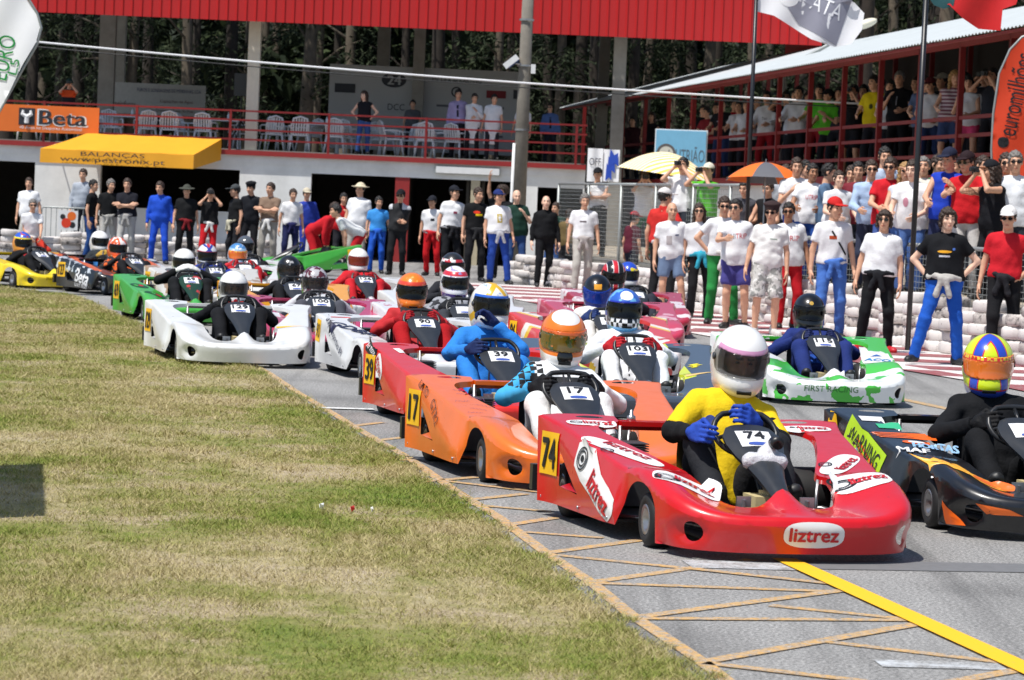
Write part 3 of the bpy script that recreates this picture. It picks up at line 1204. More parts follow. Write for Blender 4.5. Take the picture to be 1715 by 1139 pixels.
def kart_common():
    g = {}
    t = MB()
    t.box((0, ky(.80), .055), (.70, 1.30, .012))
    t.box((-.50, ky(.62), .085), (.36, .85, .012))
    t.box((.50, ky(.62), .085), (.36, .85, .012))
    g['floor_tray'] = t.mesh('floor_tray')
    c = MB()
    for sg in (-1, 1):
        c.tube([(sg * .33, ky(.05), .10), (sg * .33, ky(1.05), .085), (sg * .25, ky(1.3), .085), (sg * .2, ky(1.85), .085)], .016, 8)
        c.tube([(sg * .33, ky(.45), .09), (sg * .60, ky(.42), .10), (sg * .62, ky(1.0), .10), (sg * .33, ky(1.05), .09)], .012, 8)
        c.tube([(sg * .20, ky(1.40), .13), (sg * .55, ky(1.40), .13)], .012, 8)
        c.tube([(sg * .40, ky(.16), .12), (sg * .40, ky(.13), .47)], .012, 8)
        c.tube([(sg * .30, ky(1.18), .09), (sg * .32, ky(1.14), .31)], .010, 8)
    c.tube([(-.66, ky(.15), .142), (.66, ky(.15), .142)], .02, 8)
    c.tube([(-.3, ky(1.84), .12), (.3, ky(1.84), .12)], .012, 8)
    g['chassis'] = c.mesh('chassis', True)
    s = MB()
    for sg in (-1, 1):
        s.box((sg * .69, ky(-.055), .185), (.24, .06, .13))
    s.box((0, ky(-.05), .17), (1.25, .03, .05))
    g['rear_bumper'] = s.mesh('rear_bumper')
    e = MB()
    e.box((-.42, ky(.36), .22), (.20, .30, .24))
    for i in range(6):
        e.box((-.42, ky(.36), .345 + i * .012), (.17, .20, .005))
    e.tube([(-.42, ky(.22), .25), (-.42, ky(.1), .22), (-.2, ky(.0), .2)], .045, 10)
    g['engine'] = e.mesh('engine')
    k = MB()
    k.box((0, ky(1.33), .165), (.16, .20, .17))
    k.lathe([(.0, .0), (.025, 0), (.025, .02), (0, .02)], 12, 'z', (0, ky(1.30), .25))
    g['fuel_tank'] = k.mesh('fuel_tank')
    # bucket seat
    V, F, n = [], [], 11
    prof = [(.92, .085, .17), (.80, .075, .19), (.62, .075, .20), (.50, .11, .205), (.42, .20, .20), (.36, .34, .19), (.31, .46, .17), (.29, .50, .14)]
    for (u, z, hw) in prof:
        for i in range(n):
            q = i / (n - 1) * 2 - 1
            lift = .10 * max(0, abs(q) - .55) / .45
            V.append((hw * q, ky(u) - lift * (.9 if z > .15 else 0), z + (lift if z < .15 else lift * .2)))
    for j in range(len(prof) - 1):
        for i in range(n - 1):
            a = j * n + i
            F.append((a, a + 1, a + n + 1, a + n))
    me = make_mesh('seat', V, F, True)
    g['seat'] = me
    st = MB()
    R_ = Matrix.Rotation(rad(-38), 3, 'X')
    cpt = Vector((0, ky(.965), .515))
    ring = []
    for a in np.linspace(0, 2 * math.pi, 29):
        x, z = .158 * math.cos(a), .135 * math.sin(a)
        if z > .105: z = .105 + (z - .105) * .3
        ring.append(cpt + R_ @ Vector((x, 0, z)))
    st.tube(ring, .0145, 8, caps=False)
    for a in (200, 340, 90):
        st.tube([cpt + R_ @ Vector((0, -.03, 0)), cpt + R_ @ Vector((.15 * math.cos(rad(a)), 0, .10 * math.sin(rad(a))))], .011, 6)
    st.tube([cpt, (0, ky(1.30), .20)], .012, 6)
    g['steering_wheel'] = st.mesh('steering_wheel', True)
    pd = MB()
    pd.tube([(0, ky(1.46), .09), (.005, ky(1.48), .24)], .009, 6)
    pd.box((.005, ky(1.465), .23), (.07, .015, .05))
    g['pedal'] = pd.mesh('pedal')
    rb = MB()
    rb.box((0, ky(.115), .482), (.80, .095, .024))
    rb.box((0, ky(.075), .470), (.80, .02, .05))
    g['rear_bar'] = rb.mesh('rear_bar')
    return g
KC = kart_common()

TANK = M('fuel_tank', C(205, 188, 140), .5, var=.15)
NUMY = plain('number_yellow', C(247, 190, 20), .45)
INK = plain('ink_black', (0.012, 0.012, 0.014, 1), .5)
BLUEINK = plain('ink_blue', C(60, 85, 165), .5)

SEAM = plain('seam_dark', (.02, .018, .018, 1), .8)  # dark line of the joint between body panels
BOLT = MB().lathe([(0, -.004), (.009, -.004), (.007, .006), (0, .007)], 8, 'x').mesh('bolt', True)

def put(kart, surf, V2, F, cx, cy, mat, ang=0, off=.003, name='sticker', parent=None):
    """surf: 'top' (cx across, cy=u) | 'L','R' sides (cx=u, cy=z) | 'nose' (cx across, cy=z) | 'fair'"""
    p = parent or kart
    if surf == 'top':
        return drape(name, V2, F, KART_BVH, (cx, ky(cy), .4), (1, 0, 0), (0, .94, .34), mat, p, rad(ang), off)
    if surf == 'L':
        return drape(name, V2, F, KART_BVH, (-.75, ky(cx), cy), (0, -1, 0), (0, 0, 1), mat, p, rad(ang), off)
    if surf == 'R':
        return drape(name, V2, F, KART_BVH, (.75, ky(cx), cy), (0, 1, 0), (0, 0, 1), mat, p, rad(ang), off)
    if surf == 'nose':
        return drape(name, V2, F, KART_BVH, (cx, ky(2.0), cy), (1, 0, 0), (0, 0, 1), mat, p, rad(ang), off, reach=.35)
    if surf == 'fair':
        return drape(name, V2, F, FAIR_BVH, (cx, ky(cy), .5), (1, 0, 0), (0, .62, .78), mat, p, rad(ang), off, reach=.35)

def words(kart, surf, txt, ht, cx, cy, mat, ang=0, wd=None, off=.006, parent=None, bold=False, shear=0.0):
    g = text_geo(txt)
    G = g[0] * ht
    if wd:
        G[:, 0] *= wd / max(1e-6, np.ptp(G[:, 0]))
    if shear:
        G[:, 0] += G[:, 1] * shear
    T = g[1]
    if bold:
        n = len(G)
        d = ht * .045
        G = np.concatenate([G + np.array((dx, dy, 0)) for dx, dy in ((-d, 0), (d, 0), (0, d * .7), (0, -d * .7))])
        T = np.concatenate([T + n * i for i in range(4)])
        G[:, 2] = 0
        o = put(kart, surf, G, T, cx, cy, mat, ang, off, 'lettering', parent)
        # the four copies lie at slightly different heights
        co = np.array([v.co[:] for v in o.data.vertices])
        lift = np.repeat(np.arange(4) * .0006, n)
        ax = {'top': (0, -.3, .95), 'L': (-1, 0, 0), 'R': (1, 0, 0), 'nose': (0, -1, 0), 'fair': (0, -.78, .62)}[surf]
        co += lift[:, None] * np.array(ax)
        o.data.vertices.foreach_set('co', co.ravel().astype(np.float32))
        return o
    return put(kart, surf, G, T, cx, cy, mat, ang, off, 'lettering', parent)

def rect(kart, surf, wd, ht, cx, cy, mat, ang=0, off=.003, name='sticker', parent=None):
    g = grid_geo(wd, ht, max(3, int(wd / .05)), max(2, int(ht / .05)))
    return put(kart, surf, g[0], g[1], cx, cy, mat, ang, off, name, parent)

def oval(kart, surf, rx, ry, cx, cy, mat, ang=0, off=.003, p=2.4, name='sticker', parent=None):
    g = poly_geo(ell_pts(rx, ry, 30, p))
    return put(kart, surf, g[0], g[1], cx, cy, mat, ang, off, name, parent)

def shape(kart, surf, pts, cx, cy, mat, ang=0, off=.003, name='sticker', parent=None, rings=4):
    g = poly_geo(densify(list(pts) + [pts[0]], .03)[:-1], rings)
    return put(kart, surf, g[0], g[1], cx, cy, mat, ang, off, name, parent)

def kart(label, loc, yaw, body, num=None, board=None, tiltx=0.0, bar=None, seat='#15161a', nose_z=0.0, fairing=None, number_h=.062):
    root = thing('racing_kart', label, 'kart', loc, rad(yaw), 'racing karts on the track')
    sh = obj('body_shell', KART_SHELL, body, root)
    for nm_ in ('floor_tray', 'rear_bumper', 'steering_wheel'):
        obj(nm_, KC[nm_], PLASTIC_BLACK, root)
    for sg in (-1, 1):
        obj('pedal', KC['pedal'], STEEL, root, (sg * .155, 0, 0))
    obj('chassis', KC['chassis'], STEEL, root)
    obj('engine', KC['engine'], M('engine_metal', (.10, .10, .105, 1), .45, .6, var=.3), root)
    obj('fuel_tank', KC['fuel_tank'], TANK, root)
    obj('seat', KC['seat'], M('seat_plastic', C(seat), .35, var=.1), root)
    obj('rear_bar', KC['rear_bar'], bar or body, root)
    for nm_, u, x in (('front', 1.385, .535), ('rear', .15, .59)):
        for sg in (-1, 1):
            wh = bpy.data.objects.new('wheel', None)
            link(wh, root)
            wh.empty_display_size = .05
            wh.location = (sg * x, ky(u), .130 if nm_ == 'front' else .142)
            obj('tyre', WHEELS[nm_][0], BLACK, wh)
            obj('rim', WHEELS[nm_][1], STEEL, wh)
    fr = obj('front_fairing', FAIRING, fairing or M('fairing_plastic', (.028, .031, .036, 1), .33, var=.25, scale=12), root)
    if num:
        shn = rect(root, 'fair', .17, .135, 0, 1.135, STICKW, off=.004, name='number_sheet', parent=fr)
        if num.strip(): words(root, 'fair', num, number_h, 0, 1.090, INK, wd=.048 * len(num) if len(num) < 3 else .14, off=.007, parent=fr, bold=True)
        oval(root, 'fair', .05, .014, .0, 1.210, BLUEINK, off=.0065, name='emblem', parent=fr)
    for sg in (-1, 1):
        rect(root, 'top', .27, .010, sg * .49, 1.155, SEAM, 0, .002, 'panel_seam')
        for u in (.08, .62, 1.06):
            x = float(np.interp(u, [p[1] for p in OUT], [p[0] for p in OUT])) + .045 * min(1, u)
            obj('bolt', BOLT, STEEL, root, (sg * (x + .002), ky(u), .10))
    if board:
        for sd in ('L', 'R'):
            bd = rect(root, sd, .20, .215, .175, .325, NUMY, off=.006, name='number_board')
            words(root, sd, board, .15, .175, .325, INK, wd=.15 if len(board) > 1 else .06, off=.010, parent=bd, bold=True)
    return root
# ---------------------------------------------------------------- ground materials
def mat_nodes(name):
    m = bpy.data.materials.new(name)
    m.use_nodes = True
    return m, m.node_tree.nodes, m.node_tree.links, m.node_tree.nodes['Principled BSDF']

def noise(n, L, scale, detail=5, rough=.6, src=None):
    x = n.new('ShaderNodeTexNoise')
    x.inputs['Scale'].default_value = scale
    x.inputs['Detail'].default_value = detail
    x.inputs['Roughness'].default_value = rough
    if src is not None:
        L.new(src, x.inputs['Vector'])
    return x

def ramp(n, L, src, stops):
    r = n.new('ShaderNodeValToRGB')
    e = r.color_ramp.elements
    while len(e) < len(stops):
        e.new(.5)
    for i, (p, c) in enumerate(stops):
        e[i].position = p
        e[i].color = c
    L.new(src, r.inputs[0])
    return r

def mixc(n, L, a, b, fac, mode='MIX'):
    x = n.new('ShaderNodeMix')
    x.data_type = 'RGBA'
    x.blend_type = mode
    for s, v in ((x.inputs[0], fac), (x.inputs[6], a), (x.inputs[7], b)):
        if hasattr(v, 'default_value') or hasattr(v, 'is_linked'):
            L.new(v, s)
        else:
            s.default_value = v
    return x.outputs[2]

def g4(v): return (v, v, v, 1)

def asphalt():
    m, n, L, b = mat_nodes('asphalt')
    p = n.new('ShaderNodeNewGeometry').outputs['Position']
    fine = noise(n, L, 62, 4, .75, p)
    big = noise(n, L, .5, 5, .6, p)
    r1 = ramp(n, L, fine.outputs[0], [(.34, (.10,.098,.094,1)), (.5, (.262,.256,.245,1)), (.64, (.49,.478,.458,1))])
    r2 = ramp(n, L, big.outputs[0], [(.32, g4(.66)), (.5, g4(.98)), (.7, g4(1.1))])
    c = mixc(n, L, r1.outputs[0], r2.outputs[0], 1.0, 'MULTIPLY')
    mp = n.new('ShaderNodeMapping')
    mp.inputs['Rotation'].default_value = (0, 0, rad(-11))
    mp.inputs['Scale'].default_value = (3.2, .10, 1)
    L.new(p, mp.inputs['Vector'])
    sk = noise(n, L, 1.0, 5, .6, mp.outputs[0])
    r3 = ramp(n, L, sk.outputs[0], [(.34, g4(.62)), (.48, g4(.95)), (.6, g4(1.05))])
    c = mixc(n, L, c, r3.outputs[0], 1.0, 'MULTIPLY')
    L.new(c, b.inputs['Base Color'])
    b.inputs['Roughness'].default_value = .85
    bp = n.new('ShaderNodeBump')
    bp.inputs['Strength'].default_value = .5
    bp.inputs['Distance'].default_value = .01
    L.new(fine.outputs[0], bp.inputs['Height'])
    L.new(bp.outputs[0], b.inputs['Normal'])
    return m

def worn(name, col, lo=.36, hi=.52, scale=24):
    """paint rubbed through to the tarmac"""
    m, n, L, b = mat_nodes(name)
    p = n.new('ShaderNodeNewGeometry').outputs['Position']
    x = noise(n, L, scale, 8, .75, p)
    fine = noise(n, L, 90, 3, .7, p)
    r = ramp(n, L, x.outputs[0], [(lo, g4(0)), (hi, g4(1))])
    grey_asphalt = ramp(n, L, fine.outputs[0], [(.34, (.10, .098, .094, 1)), (.5, (.262, .256, .245, 1)), (.64, (.49, .478, .458, 1))])
    L.new(mixc(n, L, grey_asphalt.outputs[0], col, r.outputs[0]), b.inputs['Base Color'])
    b.inputs['Roughness'].default_value = .75
    return m

def grass_mat(blade):
    m, n, L, b = mat_nodes('grass_blade' if blade else 'turf')
    geo = n.new('ShaderNodeNewGeometry')
    p = geo.outputs['Position']
    n1 = noise(n, L, .55, 6, .65, p)
    n2 = noise(n, L, 4.5, 8, .78, p)
    ad = n.new('ShaderNodeMath'); ad.operation = 'MULTIPLY_ADD'
    L.new(n2.outputs[0], ad.inputs[0]); ad.inputs[1].default_value = .62
    L.new(n1.outputs[0], ad.inputs[2])
    if blade:
        ri = n.new('ShaderNodeMath'); ri.operation = 'MULTIPLY_ADD'
        L.new(geo.outputs['Random Per Island'], ri.inputs[0]); ri.inputs[1].default_value = .20
        L.new(ad.outputs[0], ri.inputs[2])
        r = ramp(n, L, ri.outputs[0], [(.64, C(110, 132, 46)), (.79, C(134, 142, 64)), (.90, C(158, 150, 92)), (1.0, C(184, 170, 126))])
    else:
        r = ramp(n, L, ad.outputs[0], [(.58, C(98, 116, 42)), (.72, C(124, 126, 64)), (.84, C(148, 138, 94)), (.94, C(170, 158, 122)), (1.0, C(190, 180, 152))])
    if not blade:
        n3 = noise(n, L, 60, 4, .75, p)
        n4 = noise(n, L, 1.1, 6, .7, p)
        soil = ramp(n, L, n3.outputs[0], [(.35, C(116, 100, 76)), (.6, C(182, 166, 138)), (.72, C(214, 204, 184))])
        mk = ramp(n, L, n4.outputs[0], [(.50, g4(0)), (.62, g4(.9))])
        dk = ramp(n, L, n3.outputs[0], [(.3, g4(.55)), (.6, g4(1.1))])
        L.new(mixc(n, L, mixc(n, L, r.outputs[0], dk.outputs[0], 1.0, 'MULTIPLY'), soil.outputs[0], mk.outputs[0]), b.inputs['Base Color'])
    else:
        L.new(r.outputs[0], b.inputs['Base Color'])
    b.inputs['Roughness'].default_value = .7
    b.inputs['Specular IOR Level'].default_value = .25
    return m

def flat(name, pts, z, mat, kind='structure', parent=None):
    V = [Vector((p[0], p[1])) for p in pts]
    r = geometry.delaunay_2d_cdt(V, [(i, (i + 1) % len(V)) for i in range(len(V))], [], 1, 1e-5)
    T = [tuple(f) for f in r[2]]
    me = make_mesh(name, [(v[0], v[1], z) for v in r[0]], T, False)
    if me.polygons and me.polygons[0].normal.z < 0:
        me.flip_normals()
    o = obj(name, me, mat, parent)
    if kind and parent is None:
        tag(o, kind=kind)
    return o

def strip(name, a, b, wd, z, mat, parent=None):
    a, b = Vector(a[:2]), Vector(b[:2])
    t = (b - a).normalized()
    q = Vector((-t.y, t.x)) * wd / 2
    return flat(name, [a - q, b - q, b + q, a + q], z, mat, None, parent)

def gp(px, py):
    g = ground(px, py)
    return (g.x, g.y)

ASPH = asphalt()
trk = flat('track', [(-90, -12), (90, -12), (90, 300), (-90, 300)], 0, ASPH)
tag(flat('ground', [(-900, -300), (900, -300), (900, 1500), (-900, 1500)], -.06, M('earth', C(120, 110, 80), .9, var=.3, scale=.2)), kind='structure')

EDGE = [(2.0, 2.0), gp(1400, 1340), gp(1250, 1175), gp(1165, 1108), gp(1045, 1028), gp(985, 978), gp(905, 925), gp(830, 868), gp(750, 818), gp(680, 768), gp(600, 722), gp(545, 688), gp(490, 655), gp(445, 624), (-2.75, 29.0), (-3.35, 31.2), (-4.0, 33.4), (-4.75, 36.2), (-5.5, 39.6), (-6.3, 42.6), (-7.6, 44.2), (-10, 45.2), (-16, 46)]
GR = [(x - .085, y_) for x, y_ in EDGE] + [(-60, 48), (-60, 1)]
TURF = grass_mat(False)
flat('grass_field', GR, .010, TURF)
def offset_line(pts, d):
    out = []
    for i, p in enumerate(pts):
        a, b = Vector(pts[max(0, i - 1)]), Vector(pts[min(len(pts) - 1, i + 1)])
        t = (b - a).normalized()
        out.append((p[0] + t.y * d, p[1] - t.x * d))
    return out
YEL_WORN = worn('worn_yellow_paint', C(210, 162, 84), .38, .62, 26)
YEL = worn('yellow_paint', C(244, 184, 20), .26, .38, 30)
WHT = worn('white_road_paint', C(225, 225, 222), .36, .5)
GRY = worn('grey_road_paint', C(196, 200, 203), .42, .64, 9)
l0, l1 = offset_line(EDGE[:15], -.015), offset_line(EDGE[:15], .05)
flat('edge_line', l0 + l1[::-1], .005, YEL_WORN)
box_marks = [((872, 933), (1075, 905)), ((905, 928), (1190, 957)), ((962, 980), (1260, 938)), ((975, 977), (1400, 992)),
             ((1050, 1037), (1410, 990)), ((1075, 1037), (1520, 1040)), ((1168, 1112), (1540, 1046)), ((1180, 1112), (1450, 1143)),
             ((1150, 953), (1400, 980)), ((1290, 1015), (1540, 1040)), ((1385, 1076), (1690, 1112)), ((1560, 1150), (1712, 1122)),
             ((840, 882), (930, 868)), ((850, 890), (1010, 902)), ((770, 840), (880, 828)), ((775, 845), (925, 858)), ((705, 808), (800, 800)), ((690, 800), (910, 826)),
             ((600, 742), (700, 730)), ((640, 762), (680, 772)), ((575, 716), (640, 708))]
hatch = tag(strip('hatch_marking', gp(962, 980), gp(1260, 938), .070, .0034, YEL_WORN), kind='structure')
for i, (a, b) in enumerate(box_marks):
    if i != 2:
        strip('marking_line', gp(*a), gp(*b), .070, .0036 + .0002 * (i % 9), YEL_WORN, hatch)
tag(strip('yellow_line', gp(1312, 938), gp(1760, 1142), .115, .0095, YEL), kind='structure')
tag(strip('white_mark', gp(522, 684), gp(626, 687), .13, .0085, WHT), kind='structure')
tag(strip('pale_patch', gp(1150, 945), gp(1330, 950), .28, .0035, GRY), kind='structure')
tag(strip('pale_strip', gp(1470, 1112), gp(1680, 1118), .16, .0035, GRY), kind='structure')
tag(strip('tar_patch', gp(1345, 946), gp(1760, 953), .33, .003, M('grey_asphalt', C(112, 112, 113), .8, var=.15, scale=20)), kind='structure')  # plain darker grey strip laid across the asphalt
tag(strip('side_line', gp(1505, 668), gp(1760, 722), .12, .0045, YEL_WORN), kind='structure')

# ---- red and white painted apron beyond the racing line
def apron_edge(Y): return float(np.interp(Y, [22, 29.2, 34.6, 50, 58], [6.2, 5.0, 3.45, .10, -1.5]))
REDP = worn('red_road_paint', C(150, 74, 78), .30, .52, 12)
WHP = worn('white_apron_paint', C(226, 218, 214), .28, .46, 10)
apron = flat('painted_apron', [(apron_edge(y), y) for y in (22, 29.2, 34.6, 50, 58)] + [(12, 58), (16, 22)], .004, WHP)
y = 24.0
i = 0
while y < 57:
    w_ = .62 + .012 * (y - 24)
    strip('red_stripe', (apron_edge(y) + .1, y), (11.5, y - .35), w_, .0085 + .0003 * (i % 2), REDP, apron)
    y += w_ * 2.05
    i += 1
ki = 0
yy = 23.0
while yy < 55:
    xa, xb = apron_edge(yy), apron_edge(yy + 1.05)
    flat('kerb_block', [(xa - .30, yy), (xa + .12, yy), (xb + .12, yy + 1.05), (xb - .30, yy + 1.05)], .013, REDP if ki % 2 else WHP, None, apron)
    yy += 1.05
    ki += 1

# ---- grass blades, denser close by
def blades(N):
    ea = np.array(EDGE)
    r = np.random.default_rng(11)
    Y = 8.6 * (46.5 / 8.6) ** r.random(N * 3)
    xl = (-60 - CX) / FPX * Y - .3
    xe = np.interp(Y, ea[:, 1], ea[:, 0])
    xe = xe - .085 + .05 * np.sin(Y * 7.3) * np.sin(Y * 2.9 + 1) + .03 * np.sin(Y * 19)
    X = xl + (xe + .04 - xl) * r.random(N * 3)
    wt = np.clip((xe - xl) / 4.2, 0, 1)
    n_ = np.sin(X * 2.1 + 1.3 * np.sin(Y * .9)) * np.sin(Y * 1.3 + X * .7) + .6 * np.sin(X * 5.3 + Y * 3.1) * np.sin(Y * 4.7 - X * 2.2)
    n_ = n_ + .9 * np.exp(-((xe - X) / .22) ** 2)
    keep = (r.random(N * 3) < wt * np.clip(.62 + .42 * n_, .30, 1)) & (Y < 46)
    X, Y, n_ = X[keep][:N], Y[keep][:N], n_[keep][:N]
    n = len(X)
    nc = 420
    cy = 9.0 * (44 / 9.0) ** r.random(nc)
    cxl = (-40 - CX) / FPX * cy
    cxr = np.interp(cy, ea[:, 1], ea[:, 0]) - .09
    cxx = np.where(r.random(nc) < .35, cxr - .15 * r.random(nc), cxl + (cxr - cxl) * r.random(nc))
    ci = r.integers(0, nc, 30000)
    X[-30000:] = cxx[ci] + r.normal(0, .05, 30000)
    Y[-30000:] = cy[ci] + r.normal(0, .06, 30000)
    a = r.uniform(0, 2 * math.pi, n)
    h = r.uniform(.005, .014, n) * (1 + .5 * np.clip(n_, 0, 1)) * (1 + Y / 60)
    h[-30000:] *= 2.1
    tall = r.random(n) < .012
    h[tall] *= r.uniform(1.4, 2.2, tall.sum())
    wd = r.uniform(.0013, .0028, n) * (Y / 11) ** .75
    lx, ly = r.normal(0, 1.1, n) * h, r.normal(0, 1.1, n) * h
    dx, dy = np.cos(a) * wd, np.sin(a) * wd
    V = np.empty((n, 3, 3), dtype=np.float32)
    V[:, 0] = np.stack([X - dx, Y - dy, np.full(n, .008)], 1)
    V[:, 1] = np.stack([X + dx, Y + dy, np.full(n, .008)], 1)
    V[:, 2] = np.stack([X + lx, Y + ly, .010 + h], 1)
    return V.reshape(-1, 3), np.arange(n * 3).reshape(-1, 3)
bv_, bf_ = blades(400000)
gr = obj('grass', make_mesh('grass', bv_, bf_, False), grass_mat(True))
tag(gr, 'short mown grass, part green and part dry, beside the track', 'grass', kind='stuff')

# bits of litter on the grass
def litter(label, px, py, col, sz):
    g = ground(px, py, .01)
    mb = MB()
    R_ = Matrix.Rotation(rad(55), 3, 'X') @ Matrix.Rotation(.4, 3, 'Z')
    mb.add([R_ @ Vector((-sz * .35, 0, 0)), R_ @ Vector((sz * .35, .01, 0)), R_ @ Vector((sz * .3, .0, sz)), R_ @ Vector((-sz * .25, .015, sz * 1.1))], [(0, 1, 2, 3)])
    mb.add([R_ @ Vector((-sz * .35, 0.004, 0)), R_ @ Vector((sz * .35, .014, 0)), R_ @ Vector((sz * .5, .03, sz * .2)), R_ @ Vector((-sz * .2, .03, sz * .15))], [(0, 1, 2, 3)])
    tag(mb.build('litter', plain('litter', col, .6), None, loc=(g.x, g.y, g.z)), label, 'litter')
litter('scrap of white paper lying on the dry grass', 540, 853, C(235, 238, 240), .035)
litter('small red scrap lying on the grass beside the white paper', 592, 857, C(190, 20, 30), .03)
litter('tiny pale scrap on the grass right of the red scrap', 625, 858, C(225, 225, 220), .018)

g0 = ground(72, 780); g1 = ground(76, 868)  # unseen board added out of view, shaped to cast the shadow on the grass
hb = 2.1
off_ = Vector((sun_vec.x, sun_vec.y)) / sun_vec.z * hb
gd_ = g0 - g1
bd_ = thing('shadow_board', 'white trackside board on posts, its shadow on the grass at the left edge', 'board', ((g0.x + g1.x) / 2 + off_.x, (g0.y + g1.y) / 2 + off_.y, 0), math.atan2(-gd_.x, gd_.y))
MB().box((0, 0, hb * .66), (.03, g0.y - g1.y, hb * .66)).build('panel', WHITEP, bd_)
for sy in (-.8, .8):
    MB().box((-.03, sy, hb * .45), (.04, .04, hb * .9)).build('post', GREYMETAL, bd_)

# ---------------------------------------------------------------- pit building
BY = 74.6
def bx(px, py=250): return at(px, py, BY).x
WALLW = M('whitewash', C(230, 230, 227), .8, var=.20, scale=1.3)
WALLB = M('beige_wall', C(190, 178, 150), .85, var=.15)
REDTRIM = M('red_trim', C(150, 38, 36), .55, var=.15)
REDRAIL = M('red_rail', C(128, 24, 24), .5, var=.15)
CONC = M('concrete', C(150, 146, 138), .85, var=.25, scale=3)
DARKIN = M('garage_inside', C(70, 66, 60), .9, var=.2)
REDSHEET = M('red_sheet', C(186, 26, 26), .45, var=.06, scale=.6)

bld = thing('pit_building', 'white two-storey pit building with red sheet roof and open upper terrace', 'building', (0, BY, 0))
def bbox(name, x0, x1, y0, y1, z0, z1, mat, parent=None):
    p = parent or bld
    o = MB().box(((x0 + x1) / 2, (y0 + y1) / 2 - (BY if p is bld or p.parent is bld else 0), (z0 + z1) / 2), (x1 - x0, y1 - y0, z1 - z0)).build(name, mat, p)
    return o
XL, XR = bx(-140), bx(982)
ops = [(bx(-120, 330), bx(57, 330), 0, 2.10), (bx(167, 330), bx(400, 330), 1.03, 2.12), (bx(520, 330), bx(661, 330), 0, 2.17), (bx(685, 330), bx(788, 330), 0, 2.17), (bx(803, 330), bx(868, 330), 0, 2.15), (bx(900, 330), bx(976, 330), 0, 2.02)]
cur = XL
for i, (a, b, zb, zt) in enumerate(ops):
    bbox('wall_panel', cur, a, BY, BY + .25, 0, 2.12 if i else 2.10, REDTRIM if i == 3 else (WALLB if i == 4 else WALLW))
    if zb > 0:
        bbox('wall_panel', a, b, BY, BY + .25, 0, zb, WALLW)
        bbox('counter', a - .02, b + .02, BY - .06, BY + .2, zb, zb + .04, WALLW)
    bbox('lintel', a, b, BY + .004, BY + .24, zt, 2.30, CONC if i in (2, 3) else WALLW)
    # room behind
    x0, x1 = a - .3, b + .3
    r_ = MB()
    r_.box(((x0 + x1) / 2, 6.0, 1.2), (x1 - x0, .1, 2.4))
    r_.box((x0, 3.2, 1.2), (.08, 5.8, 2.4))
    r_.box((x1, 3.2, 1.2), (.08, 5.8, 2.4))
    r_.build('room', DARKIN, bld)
    cur = b
bbox('wall_panel', cur, XR, BY, BY + .25, 0, 2.12, WALLW)
bbox('upper_wall', XL, XR, BY - .03, BY + .22, 2.30, 2.50, WALLW)
bbox('lintel', XL, XR, BY - .001, BY + .21, 2.12, 2.30, WALLW)
bbox('terrace_slab', XL, XR, BY - .14, BY + 9.5, 2.50, 2.62, REDTRIM)
bbox('floor_finish', XL, XR, BY + .1, BY + 9.4, 2.62, 2.65, CONC)
# light box over the garage door
lb = bbox('light_box', bx(730, 291), bx(836, 296), BY - .12, BY - .032, 2.27, 2.43, WHITEP)
bbox('frame', bx(728, 291), bx(838, 296), BY - .10, BY - .033, 2.255, 2.445, GREYMETAL, lb)
# railing
for z in (3.60, 3.37, 3.13, 2.89):
    bbox('rail', XL, XR, BY - .10, BY - .06, z - .022, z + .022, REDRAIL)
px = 70
for px in (-60, 74, 229, 386, 551, 714, 868, 966):
    x = at(px, 220, BY).x
    bbox('rail_post', x - .03, x + .03, BY - .115, BY - .055, 2.62, 3.63, REDRAIL)
# columns and roof
CREAM = M('cream_column', C(214, 208, 192), .75, var=.1)
for px, yo, wd, m_ in ((424, .5, .30, CREAM), (1036, .6, .32, CONC), (-40, .6, .3, CONC), (178, 5.5, .42, CONC), (196, 9.0, .4, CONC), (640, 9.0, .35, CONC), (700, 4.8, .3, CONC), (1010, 9, .3, CONC)):
    x = at(px, 150, BY + yo).x
    bbox('column', x - wd / 2, x + wd / 2, BY + yo - .15, BY + yo + .15, 2.65 if px < 1000 else 0, 7.9, m_)
rx0, rx1 = at(-70, 10, BY - .6).x, at(1376, 80, BY - .6).x
rf = bbox('roof', rx0, rx1, BY - .45, BY + 9.5, 7.9, 8.1, CONC)
# corrugated red fascia: ribs
mb = MB()
P_ = .235
n_ = int((rx1 - rx0) / P_)
pts = []
for i in range(n_):
    x = rx0 + i * P_
    pts += [(x, 0), (x + .035, 0), (x + .05, -.03), (x + .075, -.03), (x + .09, 0)]
pts.append((rx1, 0))
V, F = [], []
for (x, yy) in pts:
    V += [(x, yy - .60, 5.80), (x, yy - .60, 8.4)]
for i in range(len(pts) - 1):
    F.append((2 * i, 2 * i + 2, 2 * i + 3, 2 * i + 1))
obj('roof_fascia', make_mesh('roof_fascia', V, F, False), REDSHEET, rf)
bbox('roof_fascia_edge', rx1 - .02, rx1, BY - .59, BY + 9.5, 5.80, 8.4, REDSHEET, rf)
tr = MB()
for yo in (3.0, 6.0, 9.0):
    tr.tube([(rx0 + .5, yo, 6.9), (rx1 - .5, yo, 6.9)], .05, 6)
    for i in range(40):
        x = rx0 + .6 + i * (rx1 - rx0 - 1.5) / 40
        tr.tube([(x, yo, 6.9), (x + .45, yo, 7.85)], .025, 5)
tr.build('roof_truss', CONC, bld)

